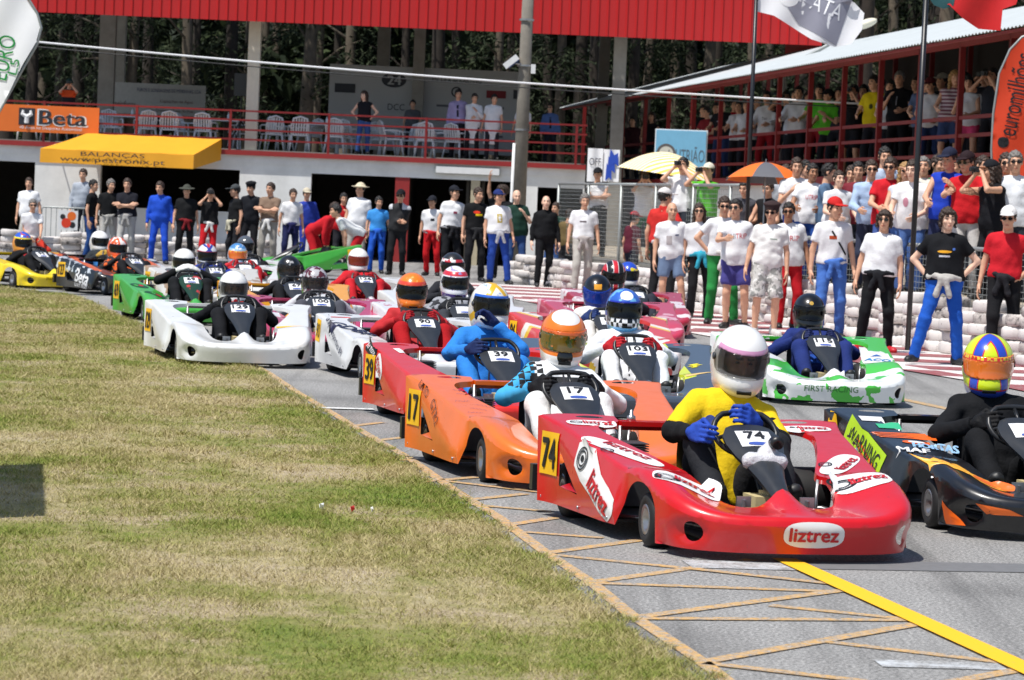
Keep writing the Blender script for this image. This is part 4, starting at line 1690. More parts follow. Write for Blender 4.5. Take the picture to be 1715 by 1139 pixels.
# banners and boards on the terrace
def board(name, label, cat, p0, p1, Y, mat, th=.03, z_tilt=0):
    a, b = at(*p0, Y), at(*p1, Y)
    o = thing(name, label, cat, ((a.x + b.x) / 2, Y, min(a.z, b.z)))
    w_, h_ = abs(b.x - a.x), abs(a.z - b.z)
    MB().box((0, 0, h_ / 2), (w_, th, h_)).build('panel', mat, o)
    return o, w_, h_
INKD = plain('banner_ink', (0.02, 0.022, 0.03, 1), .6)
def btxt(o, s, x, z, h, wd, mat, yoff=-.022, bold=0):
    return lettering(s, h, mat, o, (x, yoff, z), (1, 0, 0), (0, 0, 1), wd, bold=bold)
ORB = M('orange_banner', C(226, 112, 36), .6, var=.1, scale=1.5)
o, w_, h_ = board('banner', 'orange banner with black lettering and spanner emblem on the terrace rail', 'banner', (-40, 172), (165, 226), BY - .19, ORB, .012)
WB = plain('banner_white', (.75, .75, .75, 1), .6)
xq = at(84, 200, BY - .19).x - o.location.x
btxt(o, 'Beta', xq + .30, h_ * .56, .42, 1.25, WB, -.009, .03)
btxt(o, 'Beta', xq + .30, h_ * .56, .36, 1.16, INKD, -.013, .03)
sq = MB().box((xq - .58, -.012, h_ * .57), (.40, .006, .42)).build('emblem', INKD, o)
wr = MB().tube([(xq - .58, -.02, h_ * .32), (xq - .58, -.02, h_ * .58)], .06, 8)
for sg in (-1, 1):
    wr.tube([(xq - .58, -.02, h_ * .56), (xq - .58 + sg * .11, -.02, h_ * .66), (xq - .58 + sg * .09, -.02, h_ * .80)], [.06, .055, .03], 6)
wr.build('spanner', WB, o)
btxt(o, '40 Anos no Desporto Automóvel', xq + .02, h_ * .15, .10, 1.55, WB, -.009)

BACKW = M('backdrop_white', C(176, 177, 177), .8, var=.08, scale=1)
o, w_, h_ = board('backdrop_board', 'large pale sponsor backdrop board at the back of the terrace', 'board', (553, 107), (880, 262), BY + 5.0, BACKW, .06)
btxt(o, '24', -.28 * w_ + .55, h_ * .84, .24, .36, BACKW, -.040, .02)
ovg = poly_geo(ell_pts(.33, .20))
obj('emblem', make_mesh('emblem', np.stack([ovg[0][:, 0] - .28 * w_ + .55, np.full(len(ovg[0]), -.034), ovg[0][:, 1] + h_ * .84], 1), ovg[1], False), INKD, o)
btxt(o, 'ESCOLA de KARTING', .14 * w_, h_ * .87, .13, 1.3, INKD, -.034)
rg = ring_geo(.10, .14)
obj('emblem', make_mesh('emblem', np.stack([rg[0][:, 0] + .14 * w_, np.full(len(rg[0]), -.034), rg[0][:, 1] + h_ * .73], 1), rg[1], False), INKD, o)
REDQ = plain('panel_red', C(120, 26, 34), .7)
MB().box((.34 * w_, -.035, h_ * .72), (.52, .01, .20)).build('logo_panel', REDQ, o)
MB().box((.46 * w_, -.035, h_ * .73), (.36, .01, .24)).build('logo_panel', INKD, o)
MB().box((-.42 * w_, -.035, h_ * .72), (.55, .01, .24)).build('logo_panel', INKD, o)
btxt(o, 'DCC', -.16 * w_, h_ * .52, .17, .45, INKD, -.034)
for i in range(4):
    for j in range(3):
        MB().box((-.06 * w_ + i * .72, -.035, h_ * (.56 - j * .17)), (.36, .008, .06)).build('logo_panel', plain('logo_grey', C(96, 98, 104), .7), o)

o, w_, h_ = board('banner', 'grey sponsor banner with dark lettering hanging at the rear of the terrace', 'banner', (184, 137), (343, 196), BY + 7.5, M('grey_banner', C(176, 176, 172), .8), .02)
btxt(o, 'FUROS E SONDAGENS DE MEIRINHAS, LDA', .12 * w_, h_ * .78, .11, 1.75, plain('navy_ink', C(40, 48, 92), .7), -.014)
btxt(o, 'meinfuros', -.34 * w_, h_ * .32, .16, .62, plain('brown_ink', C(88, 44, 34), .7), -.014)
btxt(o, 'Captações de Água', .2 * w_, h_ * .45, .12, .9, plain('brown_ink', C(88, 44, 34), .7), -.014)
btxt(o, 'Em Qualquer Zona do País', .15 * w_, h_ * .14, .10, 1.2, plain('brown_ink', C(88, 44, 34), .7), -.014)

# yellow awning
YA = M('yellow_canvas', C(234, 164, 30), .7, var=.08, scale=1.5)
aw = thing('awning', 'yellow canvas awning with dark lettering over the garage counter', 'awning', (0, BY, 0))
A = [at(145, 229, BY - .2), at(371, 240, BY - .2), at(305, 265, BY - 2.2), at(64, 256, BY - 2.2)]
A = [Vector((p.x, p.y - BY, p.z)) for p in A]
zt, zf = 2.87, 2.43
tl, tr_, fr_, fl = Vector((A[0].x, -.2, zt)), Vector((A[1].x, -.2, zt)), Vector((A[2].x + .25, -1.9, zf)), Vector((A[3].x, -1.9, zf))
nx = 14
V, F = [], []
for j in range(5):
    for i in range(nx + 1):
        p = tl.lerp(tr_, i / nx).lerp(fl.lerp(fr_, i / nx), j / 4)
        V.append((p.x, p.y, p.z - .02 * math.sin(math.pi * j / 4) + .008 * math.sin(i * 1.9)))
for j in range(4):
    for i in range(nx):
        a = j * (nx + 1) + i
        F.append((a, a + nx + 1, a + nx + 2, a + 1))
obj('canopy', make_mesh('canopy', V, F), YA, aw)
V, F = [], []
for i in range(nx + 1):
    p = fl.lerp(fr_, i / nx)
    wv = .012 * math.sin(i * 1.7)
    V += [(p.x, p.y, p.z + .008 * math.sin(i * 1.9)), (p.x, p.y - .02 + wv, p.z - .34)]
for i in range(nx):
    F.append((2 * i, 2 * i + 1, 2 * i + 3, 2 * i + 2))
obj('valance', make_mesh('valance', V, F), YA, aw)
V = [fr_, tr_, tr_ + Vector((0, 0, -.52)), fr_ + Vector((0, 0, -.34))]
obj('side_flap', make_mesh('side_flap', V, [(0, 1, 2, 3)], False), YA, aw)
cxm = (fl.x + fr_.x) / 2
lettering('BALANÇAS', .13, INKD, aw, (cxm - .1, -1.945, zf - .10), (1, 0, 0), (0, 0, 1), 1.55)
lettering('www.pestronix.pt', .15, INKD, aw, (cxm - .1, -1.95, zf - .245), (1, 0, 0), (0, 0, 1), 2.55)
for x in (fl.x + .1, fr_.x - .1):
    MB().tube([(x, -.1, zt - .3), (x, -1.88, zf - .02)], .02, 6).build('arm', GREYMETAL, aw)

# plastic chairs and tables on the terrace
PLW = M('white_plastic', C(228, 230, 232), .4, var=.06)
def chair_parts():
    g = []
    s = MB().box((0, 0, .42), (.44, .44, .035))
    g.append(('seat', s.mesh('seat')))
    b = MB()
    for i in range(6):
        x = -.165 + i * .066
        b.box((x, .22 + .04, .64), (.038, .02, .40), Matrix.Rotation(rad(-12), 3, 'X'))
    g.append(('back_slats', None, b.mesh('slat')))
    r = MB().tube([(-.21, .20, .42), (-.22, .27, .66), (-.17, .31, .83), (0, .325, .88), (.17, .31, .83), (.22, .27, .66), (.21, .20, .42)], .025, 6)
    g.append(('backrest', r.mesh('backrest', True)))
    for sx in (-1, 1):
        g.append(('armrest', MB().tube([(sx * .22, .26, .64), (sx * .26, .0, .645), (sx * .25, -.22, .62), (sx * .245, -.24, .42)], .022, 6).mesh('armrest', True)))
        for sy in (-1, 1):
            g.append(('leg', MB().tube([(sx * .20, sy * .2, .42), (sx * .255, sy * .26, 0)], [.03, .02], 6).mesh('leg', True)))
    return g
CH = chair_parts()
SLAT = MB().box((0, 0, 0), (.038, .02, .40), Matrix.Rotation(rad(-12), 3, 'X')).mesh('slat')
chair_spots = [(185, 1.2, 20), (243, 1.0, -160), (283, .9, 185), (343, 1.0, 170), (312, 2.2, 60), (402, 2.0, -70), (455, 1.0, 200), (470, 1.9, 120), (500, .8, 190), (518, 1.6, -40),
               (562, .9, 175), (585, 1.7, 150), (655, .9, 110), (640, 2.4, 40), (690, 1.8, -30), (712, .8, 180), (742, 1.3, -100), (765, 1.0, 150), (90, 1.0, 160), (45, 1.2, 190), (150, 1.5, 30)]
for (px, yo, az) in chair_spots:
    p = at(px, 235, BY + yo)
    ct = thing('plastic_chair', 'white plastic garden armchair set out on the terrace behind the red rail', 'chair', (p.x, BY + yo, 2.65), rad(az), 'white terrace chairs')
    for nm_, *ms in CH:
        if nm_ == 'back_slats':
            for i in range(6):
                obj('slat', SLAT, PLW, ct, (-.165 + i * .066, .26, .64))
        else:
            obj(nm_, ms[0], PLW, ct)
for k_, (px, yo) in enumerate(((214, 1.7), (375, 1.5), (540, 1.4), (735, 2.0))):
    p = at(px, 220, BY + yo)
    tb = thing('table', 'white plastic table among the terrace chairs, ' + ('nearest the orange banner', 'left of the cream column', 'left of the woman at the rail', 'beside the men in white coats')[k_], 'table', (p.x, BY + yo, 2.65), 0, 'white terrace tables')
    MB().box((0, 0, .72), (.9, .8, .03)).build('table_top', PLW, tb)
    for sx in (-1, 1):
        for sy in (-1, 1):
            MB().tube([(sx * .36, sy * .3, .71), (sx * .40, sy * .34, 0)], .025, 6).build('leg', PLW, tb)
    if k_ != 3:
        bt = MB().lathe([(.0, 0), (.032, 0), (.032, .12), (.012, .17), (.012, .2), (0, .2)], 10).build('bottle', PLW, None, True, (p.x + .1, BY + yo, 3.386))
        tag(bt, 'small white bottle standing on the terrace table ' + ('near the orange banner', 'left of the cream column', 'left of the woman at the rail')[k_], 'bottle')

# tripod with loudspeaker
p = at(401, 250, BY + .9)
tp = thing('tripod_stand', 'black tripod stand on the terrace by the cream column', 'tripod', (p.x, BY + .9, 2.65))
MB().tube([(0, 0, .5), (0, 0, 1.35)], .02, 6).build('pole', PLASTIC_BLACK, tp)
for a in (20, 140, 260):
    MB().tube([(0, 0, .75), (.45 * math.cos(rad(a)), .45 * math.sin(rad(a)), 0)], .018, 6).build('leg', PLASTIC_BLACK, tp)
sp = MB().box((0, 0, .28), (.36, .32, .56))
tag(sp.build('loudspeaker', PLASTIC_BLACK, None, loc=(p.x, BY + .9, 4.0)), 'black loudspeaker on the tripod stand beside the cream column', 'speaker')

# ---------------------------------------------------------------- spectator terrace on the right
T0, T1 = Vector((1.62, 84.7)), Vector((7.3, 42.4))
TD = (T1 - T0).normalized()
TN = Vector((-TD.y, TD.x))
if TN.x < 0: TN = -TN           # away from the track
SET = .6                        # posts stand back from the roof edge
def on_line(px, off=0.0):
    off = off + SET
    d = ray(px, 220)
    a = T0 + TN * off
    # intersect plan ray (d.x, d.y)*t with a + TD*k
    det = d.x * (-TD.y) + d.y * TD.x
    t = (a.x * (-TD.y) + a.y * TD.x) / det
    return Vector((d.x * t, d.y * t))
ter = thing('spectator_terrace', 'roofed spectator terrace with red posts and rails and a corrugated roof', 'grandstand', (0, 0, 0))
FZ = 2.35
Tend = T1 + TD * 9
def quadbox(name, a, b, o0, o1, z0, z1, mat, parent=None):
    c = [a + TN * o0, b + TN * o0, b + TN * o1, a + TN * o1]
    V = [(q.x, q.y, z) for z in (z0, z1) for q in c]
    me = make_mesh(name, V, [(3, 2, 1, 0), (4, 5, 6, 7), (0, 1, 5, 4), (1, 2, 6, 5), (2, 3, 7, 6), (3, 0, 4, 7)], False)
    b_ = bmesh.new(); b_.from_mesh(me); bmesh.ops.recalc_face_normals(b_, faces=b_.faces); b_.to_mesh(me); b_.free()
    return obj(name, me, mat, parent or ter)
quadbox('slab', T0, Tend, SET - .06, 4.2, FZ - .16, FZ, REDTRIM)
quadbox('base_wall', T0, Tend, SET + .05, 4.1, -.05, FZ - .16, WALLW)
for z in (3.27, 2.98, 2.66):
    quadbox('rail', T0, Tend, SET - .03, SET + .01, z - .03, z + .03, REDRAIL)
for px in (978, 1010, 1043, 1080, 1119, 1161, 1206, 1253, 1303, 1355, 1411, 1472, 1538, 1606, 1690, 1790):
    q = on_line(px)
    quadbox('post', q - TD * .045, q + TD * .045, -.05, .04, FZ, 4.50, REDRAIL)
    q2 = q + TN * 3.2
    quadbox('post', q2 - TD * .045, q2 + TD * .045, -.05, .04, FZ, 5.4, REDRAIL)
quadbox('beam', T0 - TD * .6, Tend, SET - .05, SET + .03, 4.42, 4.55, REDTRIM)
quadbox('edge_purlin', T0 - TD * 1.4, Tend, -.28, -.22, 4.33, 4.37, REDTRIM)
quadbox('back_wall', on_line(1215), Tend, 3.5, 3.6, FZ, 5.3, M('dark_board', C(58, 54, 50), .9))
# corrugated sheet roof, falling towards the track
L_ = (Tend - T0).length + 1.5
n_ = int(L_ / .09)
V, F = [], []
for i in range(n_ + 1):
    q = T0 - TD * 1.5 + TD * (L_ * i / n_)
    zz = .016 if i % 2 else -.016
    a, b = q + TN * -.35, q + TN * 4.3
    V += [(a.x, a.y, 4.385 + zz), (b.x, b.y, 4.385 + 1.40 + zz)]
for i in range(n_):
    F.append((2 * i, 2 * i + 1, 2 * i + 3, 2 * i + 2))
obj('roof_sheet', make_mesh('roof_sheet', V, F, False), M('zinc_sheet', C(184, 190, 191), .5, var=.14, scale=2), ter)
# raised bank between fence and terrace
BANKZ = .62
def fp(px, s): return ((px - CX) / s, FPX / s)
BANK = [(.6, 86), fp(905, 80.5), fp(1055, 91.3), fp(1160, 99.2), fp(1240, 106.5), fp(1400, 120), fp(1560, 133), fp(1740, 145), fp(1900, 158), fp(2100, 175)]
flat('bank', BANK + [(30, 24), (30, 86)], BANKZ, M('bank_earth', C(165, 155, 138), .9, var=.25, scale=1))
MB().tube([(.35, 56.5, BANKZ / 2), (.35, 56.6, BANKZ / 2)], .01)
V, F = [], []
bk = BANK
for (x, y_) in bk:
    V += [(x, y_, 0), (x, y_, BANKZ)]
for i in range(len(bk) - 1):
    F.append((2 * i, 2 * i + 2, 2 * i + 3, 2 * i + 1))
tag(obj('bank_edge', make_mesh('bank_edge', V, F, False), CONC), kind='structure')
# ---------------------------------------------------------------- tyre barrier
def tyre_mat(name, col, lo, hi):
    m, n, L, b = mat_nodes(name)
    tc = n.new('ShaderNodeTexCoord')
    oi = n.new('ShaderNodeObjectInfo')
    ad = n.new('ShaderNodeVectorMath'); ad.operation = 'ADD'
    L.new(tc.outputs['Object'], ad.inputs[0]); L.new(oi.outputs['Location'], ad.inputs[1])
    a = noise(n, L, 11, 9, .75, ad.outputs[0])
    c = noise(n, L, 3, 4, .6, ad.outputs[0])
    r = ramp(n, L, a.outputs[0], [(lo, (.03, .03, .032, 1)), (hi, C(col))])
    r2 = ramp(n, L, c.outputs[0], [(.3, g4(.72)), (.65, g4(1.0))])
    L.new(mixc(n, L, r.outputs[0], r2.outputs[0], 1.0, 'MULTIPLY'), b.inputs['Base Color'])
    b.inputs['Roughness'].default_value = .85
    return m
TYM = tyre_mat('whitewashed_tyre', '#e0dad6', .30, .40)
TYM2 = tyre_mat('whitewashed_tyre_grubby', '#c8c0ba', .36, .50)
def tyre_mesh():
    V, F = [], []
    n = 36
    prof = [(.125, -.045), (.165, -.064), (.200, -.066), (.222, -.052), (.231, -.036), (.232, .036), (.222, .052), (.200, .066), (.165, .064), (.125, .045)]
    m = len(prof)
    for k in range(n):
        a = 2 * math.pi * k / n
        for j, (r, h) in enumerate(prof):
            rr = r - (.012 if (k % 2 and 3 <= j <= 6) else 0)
            V.append((rr * math.cos(a), rr * math.sin(a), h + .066))
    for k in range(n):
        for j in range(m):
            F.append((k * m + j, ((k + 1) % n) * m + j, ((k + 1) % n) * m + (j + 1) % m, k * m + (j + 1) % m))
    return make_mesh('tyre', V, F, True)
TYRE = tyre_mesh()
rt = random.Random(3)
ntyre = 0
def stack(x, y, n, label, grp, z0=0.0):
    global ntyre
    z = z0
    for k in range(n):
        o = obj('tyre', TYRE, TYM if rt.random() < .7 else TYM2)
        o.location = (x + rt.uniform(-.045, .045), y + rt.uniform(-.045, .045), z + .004)
        sc = rt.uniform(.93, 1.10)
        o.scale = (sc, sc, rt.uniform(.92, 1.12))
        o.rotation_euler = (rt.uniform(-.05, .05), rt.uniform(-.05, .05), rt.uniform(0, 6))
        tag(o, label, 'tyre', grp)
        z += .132 * o.scale.z
        ntyre += 1
def along(pts, step):
    out, acc = [], 0.0
    for a, b in zip(pts, pts[1:]):
        a, b = Vector(a), Vector(b)
        L = (b - a).length
        d = acc
        while d < L:
            out.append(a.lerp(b, d / L))
            d += step
        acc = d - L
    return out
TYLINE = [fp(862, 83.5), fp(1000, 90.3), fp(1150, 101.5), fp(1300, 115), fp(1450, 127), fp(1600, 139), fp(1760, 151)]
tl = along(TYLINE, .475)
for i, p in enumerate(tl):
    if ntyre < 260:
        stack(p.x, p.y, (5 if i % 3 == 0 else 4) if p.x > 3.6 else (4 if i % 3 else 3), 'white painted tyre in the stacked barrier below the wire fence', 'white tyres below the fence')
for i, p in enumerate(along([(-11.6, 65.6), (-7.9, 65.2), (-7.2, 66.3), (-5.6, 66.6)], .475)):
    stack(p.x, p.y, 4 if i % 3 else 3, 'white painted tyre in the low barrier in front of the garages', 'white tyres by the garages')

# ---------------------------------------------------------------- wire fences
def fence(name, label, pts, h, z0, mesh_from, step):
    root = thing(name, label, 'fence', (0, 0, 0))
    for a, b in zip(pts, pts[1:]):
        a, b = Vector(a), Vector(b)
        MB().tube([(a.x, a.y, z0 + h), (b.x, b.y, z0 + h)], .026, 8).build('top_rail', GREYMETAL, root, True)
    for p in along(pts, step):
        MB().tube([(p.x, p.y, 0), (p.x, p.y, z0 + h)], .03, 8).build('post', GREYMETAL, root, True)
    wires = MB()
    for a, b in zip(pts, pts[1:]):
        a, b = Vector(a), Vector(b)
        z = mesh_from
        while z < z0 + h - .03:
            wires.tube([(a.x, a.y, z), (b.x, b.y, z)], .004, 3, False)
            z += .075
        L = (b - a).length
        d = 0
        while d < L:
            p = a.lerp(b, d / L)
            wires.tube([(p.x, p.y, mesh_from), (p.x, p.y, z0 + h)], .003, 3, False)
            d += .12
    w_ = wires.build('wire_mesh', GREYMETAL, root)
    w_['kind'] = 'stuff'
    return root
fence('wire_fence', 'tall galvanised wire fence behind the stacked tyres at the trackside', [fp(925, 83), fp(1055, 92.3), fp(1160, 100.2), fp(1232, 106.4)], 2.02, 0, .6, 2.55)
fence('wire_fence', 'low wire fence that the crowd on the right leans over', [fp(1240, 107.5), fp(1400, 121), fp(1560, 134), fp(1740, 146.5)], 1.27, 0, .5, 2.3)

# steel crowd barrier by the garages
p = at(108, 420, 68)
cb = thing('crowd_barrier', 'grey steel crowd barrier standing behind the tyres near the garages', 'barrier', (p.x, 68, 0), rad(4))
MB().tube([(-.55, 0, 0), (-.55, 0, 1.0), (-.5, 0, 1.05), (.6, 0, 1.05), (.65, 0, 1.0), (.65, 0, 0)], .02, 8).build('frame', GREYMETAL, cb, True)
for i in range(9):
    MB().tube([(-.45 + i * .12, 0, .3), (-.45 + i * .12, 0, 1.04)], .009, 6).build('bar', GREYMETAL, cb)
MB().tube([(-.55, 0, .3), (.65, 0, .3)], .016, 6).build('lower_rail', GREYMETAL, cb)
p = at(114, 370, 67.6)
ps = thing('sponsor_panel', 'small white panel with an orange and red abstract design on the crowd barrier', 'sign', (p.x, 67.6, .55))
MB().box((0, 0, .22), (.44, .02, .44)).build('panel', WHITEP, ps)
for (x, z, r, c) in ((.08, .32, .10, C(230, 110, 30)), (-.04, .16, .11, C(220, 60, 30)), (.10, .12, .07, C(30, 30, 34)), (-.12, .30, .06, C(30, 30, 34))):
    g = poly_geo(ell_pts(r, r))
    obj('print', make_mesh('print', np.stack([g[0][:, 0] + x, np.full(len(g[0]), -.0125 - r * .02), g[0][:, 1] + z], 1), g[1], False), plain('print', c), ps)

# ---------------------------------------------------------------- poles, cable, lamps, flags
PY = 65.5
a, b = at(886, -40, PY), at(868, 360, PY)
pole = thing('utility_pole', 'tall grey concrete utility pole in front of the terrace', 'pole', (b.x, PY, 0))
MB().tube([(0, 0, 0), (a.x - b.x - .0, 0, a.z + 1.5)], [.175, .115], 10).build('shaft', M('weathered_concrete', C(128, 122, 112), .9, var=.3, scale=4, bump=.4), pole, True)
MB().tube([(-.17, -.10, 0), (-.155, -.09, 2.9)], .035, 8).build('pipe', WHITEP, pole, True)
q = at(893, 116, PY)
MB().box((q.x - b.x, -.1, q.z), (.10, .1, .20)).build('junction_box', WHITEP, pole)
for z_ in (3.2, 4.6, 5.6):
    MB().lathe([(.145, -.02), (.165, -.02), (.165, .02), (.145, .02)], 14, 'z', (.0, 0, z_)).build('band', STEEL, pole)
q = at(856, 104, PY)
fl_ = thing('floodlight', 'white floodlight fixed to the concrete utility pole', 'lamp', (q.x, PY - .15, q.z))
Rf = Matrix.Rotation(rad(-40), 3, 'Y')
MB().box((0, 0, 0), (.36, .22, .13), Rf).build('housing', WHITEP, fl_)
MB().box(Rf @ Vector((.02, 0, -.075)), (.28, .18, .03), Rf).build('glass', plain('lamp_glass', C(60, 80, 130), .1), fl_)
MB().tube([(.1, 0, -.03), (.34, .1, -.06)], .02, 6).build('bracket', STEEL, fl_)
def cable(name, label, p0, p1, sag, r, mat, Y0, Y1):
    a, b = at(*p0, Y0), at(*p1, Y1)
    pts = []
    for i in range(41):
        t = i / 40
        q = a.lerp(b, t)
        q.z -= sag * 4 * t * (1 - t)
        pts.append(q - a)
    o = MB().tube(pts, r, 6).build(name, mat, None, True, loc=a)
    tag(o, label, 'cable')
cable('cable', 'thick white cable strung across the front of the pit building', (-60, 58), (1790, 190), .16, .021, M('cable_white', C(228, 228, 230), .5, var=.05), 57, 57)
cable('cable', 'thin black cable hanging just below the thick white cable', (-60, 66), (1790, 196), .17, .012, PLASTIC_BLACK, 57.1, 57.1)

def flag_cloth(name, label, outline, Y, mat, amp, parent_pole=None, extra=()):
    """outline in photo pixels, spread on a rippled sheet at depth Y"""
    P = [at(x, y, Y) for x, y in outline]
    c = sum(P, Vector()) / len(P)
    root = thing(name, label, 'flag', c)
    pts = [((p.x - c.x), (p.z - c.z)) for p in P]
    lp = densify(pts + [pts[0]], .08)[:-1]
    xs, ys = [p[0] for p in lp], [p[1] for p in lp]
    inner = [(x, y) for x in np.arange(min(xs), max(xs), .07) for y in np.arange(min(ys), max(ys), .07) if in_poly((x, y), lp)]
    V2, T = cdt([lp], inner, lambda q: in_poly(q, lp))
    x0 = min(xs)
    rip = lambda x, z: amp * math.sin((x - x0) * 5.2 + z * 2.1) * min(1, (x - x0) * 1.5) + amp * .5 * math.sin((x - x0) * 9 - z * 4 + 1)
    V = np.array([(x, rip(x, z), z) for x, z in V2])
    T = np.array(T)
    cl = obj('cloth', make_mesh('cloth', V, T), mat, root)
    bv = geo_bvh(V, T)
    for kind, cx, cy, wd, ht, mt, *rest in extra:
        q = at(cx, cy, Y) - c
        ang = rest[1] if len(rest) > 1 else 0
        if kind == 'text':
            g = text_geo(rest[0]); G = g[0] * ht
            G[:, 0] *= wd / max(1e-6, np.ptp(G[:, 0])); Fg = g[1]
        elif kind == 'rect':
            G, Fg = grid_geo(wd, ht, 10, 6)
        elif kind == 'poly':
            G, Fg = poly_geo(densify(list(rest[0]) + [rest[0][0]], .05)[:-1])
        else:
            G, Fg = poly_geo(ell_pts(wd, ht))
        drape('lettering' if kind == 'text' else 'print', G, Fg, bv, (q.x, 0, q.z), (1, 0, 0), (0, 0, 1), mt, cl, rad(ang), off=.006 if kind != 'text' else .012)
    return root
FLW = M('flag_white', C(246, 246, 248), .7, var=.05, scale=2)
FLG = plain('flag_grey', C(150, 150, 164), .7)
FY = 45.0
flag_cloth('flag', 'white flag with grey panel and white lettering on a black pole', [(1264, -14), (1330, -14), (1400, -14), (1432, 4), (1448, 22), (1444, 50), (1426, 74), (1396, 79), (1358, 66), (1325, 44), (1296, 26), (1264, 18)], FY, FLW, .05,
           extra=[('poly', 1362, 28, 0, 0, FLG, [(-.60, .42), (.62, .42), (.36, -.42), (-.22, -.12)]), ('text', 1385, 12, .50, .24, FLW, 'ATA', -20), ('oval', 1322, -2, .14, .12, FLW), ('rect', 1345, 10, .05, .26, FLW, None, -8)])
def bar_pole(label, p0, p1, Y, r=.035, z0=None):
    a, b = at(*p0, Y), at(*p1, Y)
    o = MB().tube([(0, 0, (z0 if z0 is not None else b.z)), (a.x - b.x, 0, a.z)], r, 8).build('flag_pole', PLASTIC_BLACK, None, True, loc=(b.x, Y, 0))
    tag(o, label, 'pole')
bar_pole('thin black pole holding the white flag above the terrace roof', (1267, -15), (1253, 330), FY, .03, BANKZ)
bar_pole('black pole holding the red and green flag beside the fence', (1552, -20), (1524, 500), 36.2, .033, 0)
flag_cloth('flag', 'red and green flag at the top right, wrapped in the wind', [(1556, -30), (1714, -30), (1700, 8), (1678, 16), (1674, 52), (1640, 48), (1612, 30), (1590, 8), (1562, 2)], 36.1, M('flag_red', C(205, 22, 24), .6, var=.08), .07,
           extra=[('poly', 1574, -8, 0, 0, plain('flag_green', C(30, 80, 84), .7), [(-.13, .16), (.22, .16), (.17, -.12), (.06, -.16), (-.06, -.12), (-.12, -.04)])])
# feather banners
def feather(label, outline, Y, mat, extra, z0, pole):
    r = flag_cloth('feather_banner', label, outline, Y, mat, .03, extra=extra)
    r['category'] = 'banner'
    a = [at(x, y, Y) for x, y in pole]
    c = r.location
    MB().tube([q - c + Vector((0, .02, 0)) for q in a] + [Vector((a[-1].x - c.x, .02, z0 - c.z))], .018, 6).build('pole', GREYMETAL, r, True)
FOR = M('feather_orange', C(222, 66, 26), .6, var=.08, scale=2)
feather('orange feather banner with black lettering and clover emblem by the terrace', [(1666, 330), (1662, 250), (1664, 190), (1674, 125), (1692, 85), (1712, 64), (1760, 50), (1790, 70), (1790, 330)], 39.5, FOR,
        [('text', 1700, 158, 1.10, .26, INK, 'euromilhões', 80), ('oval', 1680, 234, .06, .035, INK), ('oval', 1680, 243, .06, .035, INK), ('oval', 1685, 238, .035, .06, INK), ('oval', 1675, 238, .035, .06, INK)], BANKZ,
        [(1760, 46), (1712, 62), (1692, 83), (1674, 123), (1664, 190), (1661, 250), (1664, 330)])
feather('white feather banner with green lettering at the far left', [(-80, -30), (20, -30), (42, -6), (60, 22), (67, 46), (60, 72), (38, 110), (18, 150), (-4, 190), (-80, 230)], 42.0, FLW,
        [('text', 6, 96, .62, .24, plain('feather_green', C(20, 140, 60), .6), 'EURO', 78), ('text', 24, 112, .22, .13, plain('feather_green', C(20, 140, 60), .6), 'L5', 78)], 0,
        [(20, -34), (44, -8), (62, 22), (69, 46), (62, 74), (40, 112), (-4, 192)])
# street lamp behind the terrace roof
q0, q1, q2 = at(1338, 102, 66), at(1404, 66, 66), at(1450, 40, 66)
lm = thing('street_lamp', 'white street lamp head on a slanting arm above the terrace roof', 'lamp', (q0.x, 66, 0))
MB().tube([(-.3, .2, 0), (-.3, .2, q0.z - .25), (0, 0, q0.z), (q1.x - q0.x, 0, q1.z), (q2.x - q0.x - .2, 0, q2.z - .06)], .04, 8).build('arm', GREYMETAL, lm, True)
f = Field((-.35, -.2, -.2), (.35, .2, .2), .03)
f.ell((0, 0, 0), (.27, .13, .10), 0, Matrix.Rotation(rad(-22), 3, 'Y'))
v_, f_ = f.nets()
obj('lamp_head', make_mesh('lamp_head', v_, f_), M('lamp_cream', C(232, 226, 205), .4, var=.05), lm, (q2.x - q0.x, 0, q2.z))

# blue sign board on the terrace rail
q = at(1140, 253, 62.0)
sg_ = thing('sign_board', 'pale blue sign board with clock emblem and lettering on the terrace rail', 'sign', (q.x, 62.0, q.z - .42), rad(-8))
MB().box((0, 0, .42), (1.04, .05, .84)).build('panel', M('sign_blue', C(120, 182, 214), .6, var=.08), sg_)
MB().box((0, .02, .42), (1.09, .03, .89)).build('frame', WHITEP, sg_)
g = ring_geo(.15, .20)
obj('emblem', make_mesh('emblem', np.stack([g[0][:, 0] - .30, np.full(len(g[0]), -.031), g[0][:, 1] + .36], 1), g[1], False), plain('sign_grey', C(96, 92, 90), .6), sg_)
g = poly_geo(ell_pts(.15, .15))
obj('emblem', make_mesh('emblem', np.stack([g[0][:, 0] - .30, np.full(len(g[0]), -.028), g[0][:, 1] + .36], 1), g[1], False), plain('sign_cream', C(206, 204, 190), .6), sg_)
lettering('UTRIÃO', .32, plain('sign_line', C(90, 110, 125), .6), sg_, (.20, -.026, .36), (1, 0, 0), (0, 0, 1), .60)
